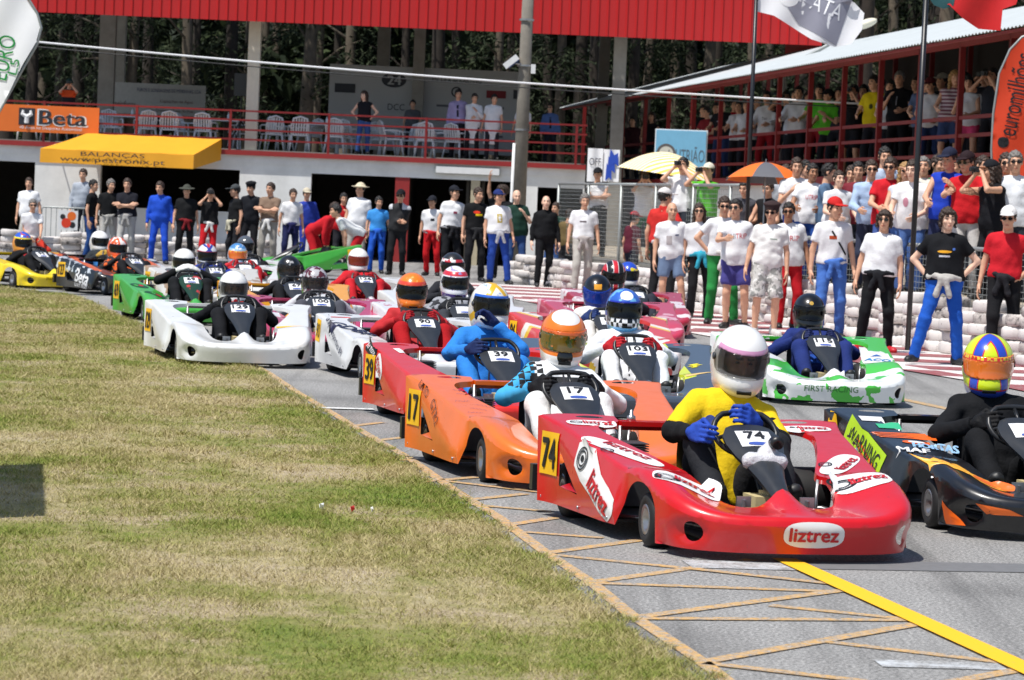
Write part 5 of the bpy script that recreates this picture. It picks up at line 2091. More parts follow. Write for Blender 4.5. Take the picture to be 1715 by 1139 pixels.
# cloth banners hanging by the tall fence
for (px0, py0, px1, py1, lab, tx, col) in ((985, 248, 1008, 305, 'white cloth with dark hand lettering hung on the terrace rail', 'OFF', '#333344'), (1011, 250, 1036, 305, 'white and blue cloth hung beside the hand-lettered one', None, '#2a50c0')):
    a, b = at(px0, py0, 66), at(px1, py1, 66)
    o = thing('hanging_cloth', lab, 'cloth', ((a.x + b.x) / 2, 66, b.z))
    w_, h_ = b.x - a.x, a.z - b.z
    G, Fg = grid_geo(w_, h_, 8, 8)
    obj('cloth', make_mesh('cloth', np.stack([G[:, 0], .02 * np.sin(G[:, 0] * 25), G[:, 1] + h_ / 2], 1), Fg), FLW, o)
    if tx:
        lettering(tx, .16, plain('ink', C(col), .7), o, (0, -.03, h_ * .6), (1, 0, 0), (0, 0, 1), .26)
    else:
        for i in range(3):
            pg = poly_geo([(x * .07 * (1 + .3 * i), z * .2) for x, z in ((-1, -1), (.2, -.6), (1, -.9), (.8, .6), (.1, .3), (-.7, 1))])
            obj('print', make_mesh('print', np.stack([pg[0][:, 0] - .05 + .05 * i, np.full(len(pg[0]), -.032 - .002 * i), pg[0][:, 1] + h_ * (.3 + .22 * i)], 1), pg[1], False), plain('ink', C(col), .7), o)

# ---------------------------------------------------------------- umbrellas
def umbrella(label, apex, s, R_, drop, cols, nseg, tilt, stripes=False):
    Y = FPX / s
    a = at(*apex, Y)
    root = thing('umbrella', label, 'umbrella', a)
    root.rotation_euler = tilt
    nr = 7
    for k in range(nseg):
        V, F = [], []
        sub = 5
        for j in range(nr + 1):
            r = R_ * j / nr
            for i in range(sub + 1):
                an = 2 * math.pi * (k + i / sub) / nseg
                sagk = 1 - .06 * math.sin(math.pi * i / sub) * (j / nr)
                V.append((r * sagk * math.cos(an), r * sagk * math.sin(an), -drop * (j / nr) ** 1.8))
        for j in range(nr):
            for i in range(sub):
                a0 = j * (sub + 1) + i
                F.append((a0, a0 + sub + 1, a0 + sub + 2, a0 + 1))
        obj('canopy_panel', make_mesh('canopy_panel', V, F), cols[k % len(cols)], root)
        an = 2 * math.pi * k / nseg
        MB().tube([(R_ * t * math.cos(an), R_ * t * math.sin(an), -drop * t ** 1.8 - .008) for t in (0, .25, .5, .75, 1)], .004, 4).build('rib', STEEL, root)
    MB().tube([(0, 0, .05), (0, 0, -1.0)], .011, 8).build('shaft', STEEL, root)
    return root
def stripe_mat():
    m, n, L, b = mat_nodes('striped_canvas')
    tc = n.new('ShaderNodeTexCoord')
    wv = n.new('ShaderNodeTexWave')
    wv.bands_direction = 'Z'
    wv.inputs['Scale'].default_value = 4.2
    mp = n.new('ShaderNodeMapping')
    mp.inputs['Rotation'].default_value = (rad(-70), 0, rad(8))
    L.new(tc.outputs['Object'], mp.inputs['Vector'])
    L.new(mp.outputs[0], wv.inputs['Vector'])
    r = ramp(n, L, wv.outputs[0], [(.42, C(238, 200, 96)), (.56, C(238, 234, 220))])
    L.new(r.outputs[0], b.inputs['Base Color'])
    b.inputs['Roughness'].default_value = .8
    return m
umbrella('yellow and white striped parasol held up behind the wire fence', (1120, 255), 89, .95, .42, [stripe_mat()], 8, (rad(3), rad(6), .3))
OU = M('umbrella_orange', C(235, 112, 28), .6, var=.06)
GU = M('umbrella_grey', C(96, 97, 102), .6, var=.06)
umbrella('orange and grey golf umbrella in the crowd behind the fence', (1283, 272), 112, .62, .27, [OU, GU], 8, (rad(-4), rad(2), rad(22)))

# ---------------------------------------------------------------- trees behind
BARK = M('eucalyptus_bark', C(104, 94, 80), .9, var=.45, scale=3, bump=.5, bscale=12)
BARKD = M('dark_bark', C(54, 47, 40), .9, var=.4, scale=3, bump=.5, bscale=12)
def leaf_mat(name, stops):
    m, n, L, b = mat_nodes(name)
    geo = n.new('ShaderNodeNewGeometry')
    r = ramp(n, L, geo.outputs['Random Per Island'], stops)
    L.new(r.outputs[0], b.inputs['Base Color'])
    b.inputs['Roughness'].default_value = .75
    b.inputs['Specular IOR Level'].default_value = .15
    return m
LEAF = leaf_mat('eucalyptus_leaf', [(0, (.010, .016, .008, 1)), (.5, (.022, .033, .015, 1)), (1, (.055, .068, .036, 1))])
LEAFB = leaf_mat('undergrowth_leaf', [(0, (.008, .014, .006, 1)), (.6, (.018, .028, .010, 1)), (1, (.045, .062, .024, 1))])
def leaves_geo(centres, radii, n, L0, W0, r, droop=.7):
    ci = r.integers(0, len(centres), n)
    d = r.normal(size=(n, 3))
    d /= np.linalg.norm(d, axis=1)[:, None]
    P = centres[ci] + d * (radii[ci] * r.random(n) ** .45)[:, None]
    ax = r.normal(size=(n, 3)) * np.array((1, 1, .5)) - np.array((0, 0, droop))
    ax /= np.linalg.norm(ax, axis=1)[:, None]
    sd = np.cross(ax, r.normal(size=(n, 3)))
    sd /= np.linalg.norm(sd, axis=1)[:, None]
    L = (L0 * r.uniform(.6, 1.4, n))[:, None]
    W = (W0 * r.uniform(.7, 1.3, n))[:, None]
    V = np.stack([P, P + ax * L * .5 + sd * W, P + ax * L, P + ax * L * .5 - sd * W], 1).reshape(-1, 3)
    return V, np.arange(n * 4).reshape(-1, 4)
tree_meshes = []
for v_ in range(5):
    r = np.random.default_rng(40 + v_)
    mb = MB()
    H_ = 17.0
    bend = r.uniform(-.5, .5, 2)
    pts = [(bend[0] * (t ** 2) + .08 * math.sin(7 * t + v_), bend[1] * t ** 2 + .08 * math.cos(6 * t), H_ * t) for t in np.linspace(0, 1, 11)]
    mb.tube(pts, [.20 * (1 - t) + .04 for t in np.linspace(0, 1, 11)], 9)
    cs, rs = [], []
    for b_ in range(17):
        t = r.uniform(.16, .98)
        base = Vector(pts[0]).lerp(Vector(pts[0]), 0)
        i0 = min(9, int(t * 10))
        base = Vector(pts[i0]).lerp(Vector(pts[i0 + 1]), t * 10 - i0)
        an = r.uniform(0, 6.28)
        Lb = r.uniform(.9, 2.4) * (1.1 - .4 * t)
        tip = base + Vector((math.cos(an) * Lb, math.sin(an) * Lb, r.uniform(.2, 1.2)))
        mid = base.lerp(tip, .5) + Vector((0, 0, .15))
        mb.tube([base, mid, tip], [.05, .032, .015], 5)
        for q in (mid, tip, tip + Vector(r.normal(0, .4, 3))):
            cs.append(q); rs.append(r.uniform(.35, .8))
    tm = mb.mesh('trunk', True)
    V, F = leaves_geo(np.array([c[:] for c in cs]), np.array(rs), 2600, .26, .030, r)
    tree_meshes.append((tm, make_mesh('crown', V, F, False)))
rtree = random.Random(12)
spots = []
for k in range(64):
    Y = rtree.uniform(88, 116)
    px = -60 + (k + rtree.uniform(-.4, .4)) * 1850 / 64
    spots.append(((px - CX) / (FPX / Y), Y))
spots += [(-17.5, 83), (7.5, 92), (9.6, 84), (11.0, 78), (12.2, 70), (13.5, 80), (13, 62), (14.5, 55), (12.2, 88), (15, 66)]
WORDS = ('slim', 'stout', 'leaning', 'bare-stemmed', 'pale-barked')
for i, (x, y_) in enumerate(spots):
    tm, cm = tree_meshes[i % 5]
    where = 'behind the pit building' if x < 2.5 else 'behind the spectator terrace'
    t = thing('eucalyptus_tree', 'tall eucalyptus tree with thin trunk in the dark wood ' + where, 'tree', (x, y_, 0), rtree.uniform(0, 6.28), 'trees of the wood ' + where)
    sc = rtree.uniform(.8, 1.15)
    t.scale = (sc, sc, sc)
    obj('trunk', tm, BARK if rtree.random() < .45 else BARKD, t)
    obj('crown', cm, LEAF, t)
# undergrowth and far wood read as one mass
r = np.random.default_rng(77)
n = 60000
cs = np.stack([r.uniform(-24, 34, 900), r.uniform(104, 128, 900), r.uniform(.3, 15, 900)], 1)
V, F = leaves_geo(cs, r.uniform(.7, 1.7, 900), n, .75, .2, r, .3)
o = obj('woodland', make_mesh('woodland', V, F, False), LEAFB)
tag(o, 'dark leafy wood closing the view behind the buildings', 'woodland', kind='stuff')

# wooded hillside closing the view
V, F = [], []
nx_, ny_ = 40, 8
for j in range(ny_ + 1):
    for i in range(nx_ + 1):
        V.append((-110 + 220 * i / nx_, 130 + 6 * j + 2 * math.sin(i * 1.7), 3.6 * j + 1.2 * math.sin(i * .9 + j)))
for j in range(ny_):
    for i in range(nx_):
        a = j * (nx_ + 1) + i
        F.append((a, a + 1, a + nx_ + 2, a + nx_ + 1))
tag(obj('hillside', make_mesh('hillside', V, F), M('wooded_slope', (.012, .018, .008, 1), .95, var=.6, scale=.8)), kind='structure')
# ---------------------------------------------------------------- painted patterns that belong to the things themselves
def layered(name, base, layers, rough=.28, coat=.6):
    m, n, L, b = mat_nodes(name)
    b.inputs['Roughness'].default_value = rough
    b.inputs['Coat Weight'].default_value = coat
    b.inputs['Coat Roughness'].default_value = .07
    tc = n.new('ShaderNodeTexCoord')
    sx = n.new('ShaderNodeSeparateXYZ')
    L.new(tc.outputs['Object'], sx.inputs[0])
    def mth(op, a, c=None):
        x = n.new('ShaderNodeMath')
        x.operation = op
        for i, v in enumerate((a, c)):
            if v is None: continue
            if isinstance(v, (int, float)): x.inputs[i].default_value = v
            else: L.new(v, x.inputs[i])
        return x.outputs[0]
    X, Y, Z = sx.outputs
    AX = mth('ABSOLUTE', X)
    def between(v, lo, hi):
        return mth('MULTIPLY', mth('GREATER_THAN', v, lo), mth('LESS_THAN', v, hi))
    def mask(k):
        t = k[0]
        if t == 'ax': return between(AX, k[1], k[2])
        if t == 'x': return between(X, k[1], k[2])
        if t == 'y': return between(Y, k[1], k[2])
        if t == 'z': return between(Z, k[1], k[2])
        if t == 'lin':   # a*x+b*y+c*z between
            v = mth('ADD', mth('ADD', mth('MULTIPLY', X, k[1]), mth('MULTIPLY', Y, k[2])), mth('MULTIPLY', Z, k[3]))
            return between(v, k[4], k[5])
        if t == 'wave':  # repeating diagonal stripes
            v = mth('ADD', mth('ADD', mth('MULTIPLY', X, k[1]), mth('MULTIPLY', Y, k[2])), mth('MULTIPLY', Z, k[3]))
            return mth('LESS_THAN', mth('FRACT', v), k[4])
        if t == 'vee':
            v = mth('SUBTRACT', AX, mth('ADD', mth('MULTIPLY', Y, k[1]), k[2]))
            return between(v, -k[3], k[3])
        if t == 'noise':
            ns = noise(n, L, k[1], 3, .5, tc.outputs['Object'])
            return mth('GREATER_THAN', ns.outputs[0], k[2])
        if t == 'check':
            ck = n.new('ShaderNodeTexChecker')
            ck.inputs['Scale'].default_value = k[1]
            L.new(tc.outputs['Object'], ck.inputs['Vector'])
            return ck.outputs[1]
        if t == 'ball':
            dx, dy, dz = mth('SUBTRACT', X, k[1]), mth('SUBTRACT', Y, k[2]), mth('SUBTRACT', Z, k[3])
            v = mth('ADD', mth('ADD', mth('MULTIPLY', dx, dx), mth('MULTIPLY', dy, dy)), mth('MULTIPLY', dz, dz))
            return mth('LESS_THAN', v, k[4] ** 2)
    col = None
    cur = C(base) if isinstance(base, str) else base
    for masks, c in layers:
        mk = None
        for k in masks:
            v = mask(k)
            mk = v if mk is None else mth('MULTIPLY', mk, v)
        cur = mixc(n, L, cur, C(c) if isinstance(c, str) else c, mk)
    if isinstance(cur, tuple): b.inputs['Base Color'].default_value = cur
    else: L.new(cur, b.inputs['Base Color'])
    return m

def visor(col, alpha):
    m, n, L, b = mat_nodes('visor')
    b.inputs['Base Color'].default_value = C(col)
    b.inputs['Roughness'].default_value = .06
    b.inputs['Alpha'].default_value = alpha
    b.inputs['Specular IOR Level'].default_value = .4
    return m
V_CLEAR, V_SMOKE = visor('#2a2a2c', .45), visor('#0c0c0e', .88)
V_MIRROR = layered('visor', '#6a5410', [([('noise', 13, .54)], '#3a4a1a'), ([('noise', 9, .60)], '#b8681a'), ([('z', .05, .09)], '#d0601a')], .05, 1)
V_BLUE, V_GOLD = visor('#1a3a98', .9), layered('visor', '#e0701a', [([('z', .045, .09)], '#d83018'), ([('check', 60), ('z', .05, .09)], '#e8c020')], .06, 1)
V_RED = visor('#7a2a1a', .9)
HW = '#ecebe8'
H74 = layered('helmet', HW, [([('z', .058, .088), ('y', -1, -.02)], '#d79ac0')])
H17 = layered('helmet', '#e87a18', [([('ball', 0, -.05, .15, .085)], HW), ([('ball', .0, -.13, .135, .022)], '#151515'), ([('z', -.2, -.07)], HW), ([('ball', 0, -.17, -.07, .045)], '#161616')])
H39 = layered('helmet', '#e2e2dc', [([('lin', 1, .3, .6, .06, .10)], '#e0b020'), ([('lin', -1, .3, .6, .06, .10)], '#e0b020'), ([('z', .05, .085), ('y', -1, 0)], '#2a62c8'), ([('noise', 26, .62)], '#9db4d8')])
H103 = layered('helmet', '#2f62c0', [([('noise', 12, .55)], '#6fb2e2'), ([('ball', 0, -.1, .13, .05)], '#f0f0f0'), ([('z', -.2, -.04)], '#f0f0f0'), ([('z', -.2, -.04), ('check', 26)], '#101010'), ([('z', -.2, -.11)], '#58a8dc'), ([('z', .055, .08), ('y', -1, -.03)], '#2433b0')])
HYEL = layered('helmet', '#d4e818', [([('vee', -.75, -.02, .042)], '#d03028'), ([('vee', -.75, -.02, .033)], '#2a4cc0'), ([('z', -.2, -.10)], '#2a4cc0'), ([('z', -.106, -.098)], '#d03028')])
H115 = layered('helmet', '#0c0c0e', [([('ball', 0, -.14, .11, .028)], '#c09a40'), ([('ball', 0, -.145, .11, .02)], '#0c0c0e')])
HTVI = layered('helmet', '#0d0d10', [([('x', -.035, .035), ('z', .085, .125), ('y', -1, 0)], '#e8a020'), ([('z', -.2, -.03)], '#1c2c78')])
HRB = layered('helmet', '#c8202a', [([('ax', .03, .085)], '#141414'), ([('ax', .085, .09)], '#e8e8e8'), ([('ax', .024, .03)], '#e8e8e8')])
HBY = layered('helmet', '#2148b8', [([('noise', 9, .56)], '#e6d020'), ([('z', -.2, -.05)], '#d8d8d8')])
H90 = layered('helmet', '#f07a14', [([('z', .07, .10)], '#d8442a'), ([('noise', 30, .66)], '#f0b060')])
HPUR = layered('helmet', '#e8e8ec', [([('z', .08, .12)], '#c82a3a'), ([('z', -.2, -.09)], '#4a2a8a'), ([('noise', 14, .62)], '#9a8ac0')])
HREDW = layered('helmet', '#e4e0de', [([('noise', 11, .52)], '#c02a34'), ([('z', .10, .2)], '#222222')])
H100 = layered('helmet', '#b8b6b8', [([('noise', 22, .52)], '#5a1e24'), ([('z', -.2, -.06), ('noise', 16, .5)], '#1c1c1e')], .2, 1)
H67 = layered('helmet', '#141416', [([('ball', 0, -.14, .10, .045), ('noise', 30, .48)], '#a8a8aa')])
HUJ = layered('helmet', '#d8d8dc', [([('ax', 0, .02)], '#c8242e'), ([('lin', 1, 0, 1, .08, .12)], '#2a3c98'), ([('lin', -1, 0, 1, .08, .12)], '#2a3c98'), ([('z', .05, .075)], '#c8242e'), ([('z', -.2, -.06)], '#2c2c34')])
HSIL = layered('helmet', '#9cc0dc', [([('z', .10, .2)], '#4a86c0'), ([('z', -.12, -.08)], '#d04030'), ([('noise', 16, .6)], '#e8e8e8')])
HGREY = layered('helmet', '#50565c', [], .2, 1)
HORW = layered('helmet', '#e65a20', [([('noise', 12, .56)], '#f0ece8'), ([('ax', 0, .02)], '#f0ece8')])
HYB = layered('helmet', '#e8942a', [([('z', .09, .2)], '#2a58c8'), ([('z', .07, .09)], '#e8d820'), ([('noise', 14, .62)], '#c04a28')])
HWHITE = layered('helmet', HW, [])
H129 = layered('helmet', HW, [([('ball', 0, -.165, -.085, .022)], '#b02028')])

# ---------------------------------------------------------------- drivers
def driver(label, loc, yaw, s, zh, suit, trous, helmet, vis, gloves='#1a1a1c', fwd=False, hy=0, hp=6, arms=None, prints=(), skin='tan', dx=0.0, under=None, hz=.505):
    pz = .150
    rise = zh - pz
    dy = min(.40, max(.13, math.sqrt(max(0, .675 ** 2 - rise ** 2))))
    k = min(1.06, max(.90, math.hypot(dy, rise) / .69))
    a = -math.degrees(math.atan2(dy, rise))
    if arms is None:
        arms = ((-.205, ky(.88) + .02, hz, -1, .25, -.75), (.205, ky(.88) + .02, hz, 1, .25, -.75))
    pose = dict(hip=pz / k, pxy=(0, -dy), lean=a, side=math.degrees(math.asin(dx / .7)), head=(hy, hp - a * .35), head_at=(dx, 0, zh), abs_feet=1,
                feet=((-.17, ky(min(1.32, U0 + dy + .60)), .15), (.17, ky(min(1.32, U0 + dy + .60)), .15)), knee=((-.22, 0, 1), (.22, 0, 1)), foot_pitch=-50, shw=.175)
    if not prints:
        rr = random.Random(len(label) * 7 + int(s))
        cs_ = ['#e4e4e6', '#c8c8cc', '#b02830', '#2a4a9a', '#d8b020']
        prints = (('rect', 0, .26, .012, .34, '#3a3a40'), ('rect', -.075, .36, .06, .03, rr.choice(cs_)), ('rect', .08, .36, .065, .025, rr.choice(cs_)), ('rect', .08, .29, .05, .03, rr.choice(cs_)))
    return person(label, loc, 1.75 * k, yaw, s, top=('suit', suit) if not under else ('suit', suit, .98), legs=('long', trous), arms=arms, helmet=(helmet, vis), gloves=gloves,
                  curls=('grip', 'grip'), pose=pose, prints=prints, skin=skin, hair=('short', 'brown'), fat=1.05, under=under)

def slot(hx, hy, s):
    Y = FPX / s
    p = at(hx, hy, Y)
    return (p.x, Y, 0), p.z

RED = paint(C(206, 12, 20))
STR = plain('sticker_red', C(196, 30, 38), .4)
def lizt(K, surf, cx, cy, rx, ry, ang, h, bold=True):
    st = oval(K, surf, rx, ry, cx, cy, STICKW, ang, p=2.8)
    a = rad(ang)
    words(K, surf, 'liztrez', h, cx + .25 * rx * math.cos(a) * (0 if surf == 'nose' else 1), cy, STR, ang, wd=rx * (1.6 if surf == 'nose' else 1.15), off=.007, parent=st, bold=bold, shear=.0)
    if surf != 'nose':
        sx = -.62 * rx
        for rr in (.75, .45):
            g = ring_geo(ry * rr * .62, ry * rr * .80, .8, 20)
            put(K, surf, g[0], g[1], cx + (sx * math.cos(a) if surf == 'top' else -sx * 0), cy, INK, ang, .0065, 'emblem', st) if surf == 'top' else None
    return st

GRID = {}
def entry(key, label, px, py, s, yaw, body, num, board_, dl, suit, trous, helmet, vis, **kw):
    loc, zh = slot(px, py, s)
    dx = kw.get('dx', 0)
    loc = (loc[0] - dx * math.cos(rad(yaw)), loc[1] - dx * math.sin(rad(yaw)), 0)
    kk = {a: kw.pop(a) for a in ('bar', 'seat', 'fairing', 'number_h') if a in kw}
    K = kart(label, loc, yaw, body, num, board_, **kk)
    driver(dl, loc, yaw, s, min(.90, max(.62, zh)), suit, trous, helmet, vis, **kw)
    GRID[key] = K
    return K

# --- front runner
K = entry('74', 'glossy red racing kart numbered 74 leading the pack', 1240, 603, 334, 13, RED, '74', '74',
          'driver in yellow jacket and plain white helmet hunched over the wheel of red kart 74', '#e8c41c', '#26272b', H74, V_CLEAR, gloves='#2a4cb0', fwd=True, hp=16, hy=-4, dx=.13, under='#17181a', hz=.57, arms=((-.25, ky(.90), .505, -1, .2, -.8), (.08, ky(.90), .555, 1, .2, -.9)),
          prints=(('text', .09, .30, .11, .02, '#222222', 'KARTING'), ('rect', .09, .275, .09, .008, '#3a3418'), ('oval', -.13, .36, .05, .05, '#3a4a8a'), ('oval', .15, .36, .045, .05, '#3a4a8a')))
lizt(K, 'nose', 0.03, .135, .145, .060, 0, .062)
lizt(K, 'top', -.43, 1.50, .165, .105, -16, .085)
lizt(K, 'top', .45, 1.40, .145, .125, -4, .075)
lizt(K, 'top', -.56, .78, .30, .065, -66, .055)
lizt(K, 'top', .50, .95, .22, .07, 56, .055)
lizt(K, 'top', -.57, .17, .13, .055, 0, .05)
lizt(K, 'top', .57, .17, .13, .055, 0, .05)
for sd, an in (('L', -24), ('R', 24)):
    st = shape(K, sd, [(-.32, .03), (-.25, .10), (-.10, .10), (.06, .065), (.20, .07), (.29, .06), (.33, 0), (.29, -.065), (.17, -.075), (.02, -.07), (-.14, -.085), (-.27, -.07)], .82, .255, STICKW, an)
    a_ = rad(an)
    words(K, sd, 'liztrez', .095, .82 + .12 * math.cos(a_) * 1, .255 + .12 * math.sin(a_) * (1 if sd == 'L' else -1), STR, an, wd=.30, off=.008, parent=st, bold=True)
    for r0, r1 in ((.058, .068), (.038, .048)):
        g = ring_geo(r0, r1, .8)
        put(K, sd, g[0], g[1], .82 - .20 * math.cos(a_), .255 + .088, INK, an, .008, 'emblem', st)
    g = poly_geo(ell_pts(.02, .016))
    put(K, sd, g[0], g[1], .82 - .20 * math.cos(a_), .255 + .088, INK, an, .008, 'emblem', st)
# taped lump and camera on the fairing
f = Field((-.12, ky(1.40) - .2, .25), (.12, ky(1.1) + .1, .65), .012)
f.cone((-.07, ky(1.27) - .02, .405), (.07, ky(1.27) - .02, .405), .042, .045, .03)
f.cone((.02, ky(1.22) - .035, .445), (.045, ky(1.19) - .055, .478), .042, .030, .03)
f.wrinkle(.0025, .04, 3)
v_, f_ = f.nets()
tp_ = obj('tape_wrap', make_mesh('tape_wrap', v_, f_), M('grey_tape', C(206, 206, 210), .35, var=.12, scale=25, bump=.4), K)
MB().lathe([(.0, -.03), (.03, -.03), (.03, .03), (.018, .032), (0, .028)], 16, 'y', (.05, ky(1.20) - .10, .495)).build('lens', PLASTIC_BLACK, tp_, True)
MB().lathe([(.0, 0), (.025, 0), (.022, .025), (.012, .03), (.008, .055), (0, .06)], 12, 'z', (-.34, ky(.115), .494)).build('filler_cap', STEEL, K, True)

# --- black flame kart at the right edge
BLK = paint(C(16, 17, 20))
K = entry('black', 'glossy black racing kart with flame and orange stripes at the right edge', 1655, 612, 306, 9, BLK, ' ', None,
          'driver in black suit and yellow, blue and red helmet in the black flame kart', '#141518', '#141518', HYEL, V_GOLD, gloves='#141416', hy=-14, hp=8, prints=(('oval', -.07, .33, .035, .04, '#c05060'), ('rect', .08, .31, .1, .02, '#9a9aa0')))
LIME = plain('sticker_lime', C(176, 214, 30), .45)
ORS = plain('sticker_orange', C(232, 100, 24), .4)
st = rect(K, 'L', .60, .135, .58, .40 - .05, LIME, -17, name='warning_panel')
words(K, 'L', 'WARNING', .085, .58, .35, INK, -17, wd=.50, off=.008, parent=st)
rect(K, 'L', .12, .13, .12, .43, NUMY, -6)
for i in range(4):
    shape(K, 'L', [(-.28, .006), (.26, .012), (.28, -.012), (-.28, -.004)], .72 + .02 * i, .27 - .045 * i, ORS, -24 - 2 * i)
shape(K, 'L', [(-.06, .05), (.10, -.06), (-.06, -.07)], 1.70, .12, ORS)
rect(K, 'top', .13, .11, -.60, .24, STICKW, -4)
rect(K, 'top', .13, .10, -.55, .42, plain('sticker_green', C(60, 180, 130), .4), -4)
for i in range(4):
    shape(K, 'top', [(-.17, .006), (.17, .016), (.17, -.016), (-.17, -.004)], -.56 + .01 * i, .59 + .035 * i, ORS, -3)
oval(K, 'top', .075, .035, -.50, .80, ORS, -8)
oval(K, 'top', .045, .022, -.50, .80, STICKW, -8, off=.006)
words(K, 'top', 'MAF', .10, -.57, 1.00, STICKW, -12, wd=.17, bold=True)
words(K, 'top', 'HORTAS', .10, -.42, .90, plain('sticker_sky', C(150, 190, 225), .4), -12, wd=.24, bold=True)
FLY = plain('flame_yellow', C(246, 176, 60), .4)
FLO = plain('flame_orange', C(236, 110, 40), .4)
shape(K, 'top', [(-.30, .10), (-.20, .05), (-.17, .09), (-.09, .02), (-.05, .06), (.04, .00), (.12, .03), (.20, -.03), (.22, -.09), (.16, -.12), (.08, -.11), (.03, -.06), (-.06, -.07), (-.10, -.03), (-.18, -.03), (-.20, .01)], -.44, 1.52, FLY, -18)
oval(K, 'top', .11, .05, -.31, 1.61, FLO, -20, off=.005)
shape(K, 'nose', [(-.2, .02), (-.05, .0), (.02, -.03), (-.15, -.03)], -.30, .16, FLO)

# --- orange 17
ORG = paint(C(238, 112, 24))
K = entry('17', 'orange racing kart numbered 17 just behind the red leader', 943, 567, 280, 12, ORG, '17', '17',
          'driver in pale blue and white suit with orange and white helmet in orange kart 17', layered('suit', '#e6e8ea', [([('x', -.6, -.13), ('noise', 5, .40)], '#3aa4d8'), ([('check', 26), ('z', .50, .66), ('ax', .08, .3), ('x', -1, 0)], '#16181c'), ([('z', .40, .56), ('ax', 0, .16)], '#1a1c20')], .8, 0), '#e4e4e2', H17, V_MIRROR, gloves='#15161a', hy=-6, hp=10, dx=.07)
PEN = plain('marker_ink', C(110, 60, 40), .6)
words(K, 'L', 'GATO', .05, .30, .45, PEN, -18, wd=.20)
words(K, 'L', 'GTR2', .06, .60, .33, PEN, -34, wd=.22)
for i in range(9):            # illegible pen scrawls on the pod
    rr = random.Random(i)
    q = [(rr.uniform(0, .012) - .006 + .012 * k, (.022 if k % 2 else -.012) * rr.uniform(.4, 1)) for k in range(9)]
    V = [(x - .05, y_ + d, 0) for x, y_ in q for d in (-.0025, .0025)]
    F = [(2 * k, 2 * k + 2, 2 * k + 3, 2 * k + 1) for k in range(8)]
    put(K, 'top', np.array(V), np.array(F), -.64 + rr.uniform(0, .2), .22 + i * .10, plain('marker_purple', C(120, 70, 110), .6), rr.uniform(-40, 10), .004, 'pen_scrawl')

# --- red 39
RD2 = paint(C(214, 34, 18))
K = entry('39', 'red racing kart numbered 39 behind the orange kart', 821, 513, 231, 12, RD2, '39', '39',
          'driver in bright blue suit raising a gloved hand to the visor in red kart 39', '#2f7fd0', '#2f7fd0', H39, V_SMOKE, gloves='#1c2c58', hy=10, hp=4, dx=.05,
          arms=((-.195, ky(.93) + .02, .53, -1, .3, -.7), (.06, -.23, .70, 1, -.2, -1)))
st = oval(K, 'L', .12, .05, .40, .36, STICKW, -38, p=3)
words(K, 'L', 'KS TOOLS', .045, .40, .36, STR, -38, wd=.19, off=.008, parent=st, bold=True)
st = shape(K, 'L', [(-.13, .05), (.10, .05), (.14, -.04), (-.10, -.05)], .16, .47, INK, -22)
words(K, 'L', 'no more', .035, .16, .47, STICKW, -22, wd=.18, off=.008, parent=st)
rect(K, 'top', .05, .15, -.58, .26, STICKW, 10)

# --- green and white 115
GRW = layered('kart_paint', '#4cc040', [([('noise', 3.2, .53)], '#eef0ee'), ([('y', -3, -1.18), ('noise', 4, .5)], '#eef0ee')])
K = entry('115', 'green and white racing kart numbered 115 on the right', 1355, 524, 190, 6, GRW, '115', None,
          'driver in navy suit and black helmet in the green and white kart 115', '#22316e', '#22316e', H115, V_SMOKE, gloves='#1a2450', hy=-4, prints=(('rect', 0, .25, .11, .30, '#2a55b0'),))
ACB = plain('sticker_blue', C(60, 140, 200), .4)
st = rect(K, 'top', .26, .44, .50, .95, STICKW, -6)
words(K, 'top', 'ACO', .10, .50, 1.03, ACB, -20, wd=.22, parent=st, bold=True)
shape(K, 'top', [(-.05, -.04), (.06, -.03), (.03, .05)], .51, .84, plain('sticker_navy', C(60, 100, 170), .4), 0, .006, parent=st)
shape(K, 'top', [(-.10, -.06), (.10, -.06), (.06, .09), (-.05, .10)], .02, 1.74, STICKW)
words(K, 'nose', 'FIRST RACING', .05, -.1, .15, plain('sticker_dkgreen', C(30, 110, 40), .4), 0, wd=.45)

# --- dark grey 103
GY = layered('kart_paint', '#454f5c', [([('ax', .0, .42), ('y', -.9, .6)], '#d6e020')])
K = entry('103', 'dark grey racing kart numbered 103 with a yellow bolt sticker', 1045, 520, 214, 8, GY, '103', '103',
          'driver in white suit and blue chequered helmet in the dark grey kart 103', '#e6e8ec', '#e6e8ec', H103, V_SMOKE, gloves='#b8202a', hp=4)
shape(K, 'top', [(-.05, -.07), (.02, -.03), (-.01, -.01), (.07, .05), (.01, .05), (.05, .10), (-.05, .04), (-.01, .02), (-.07, -.02), (-.02, -.02)], .50, .86, plain('sticker_yellow', C(236, 220, 30), .4))
rect(K, 'top', .22, .06, .46, 1.28, plain('sticker_tan', C(225, 190, 120), .4), -6)
rect(K, 'R', .30, .2, .25, .36, NUMY, 0)

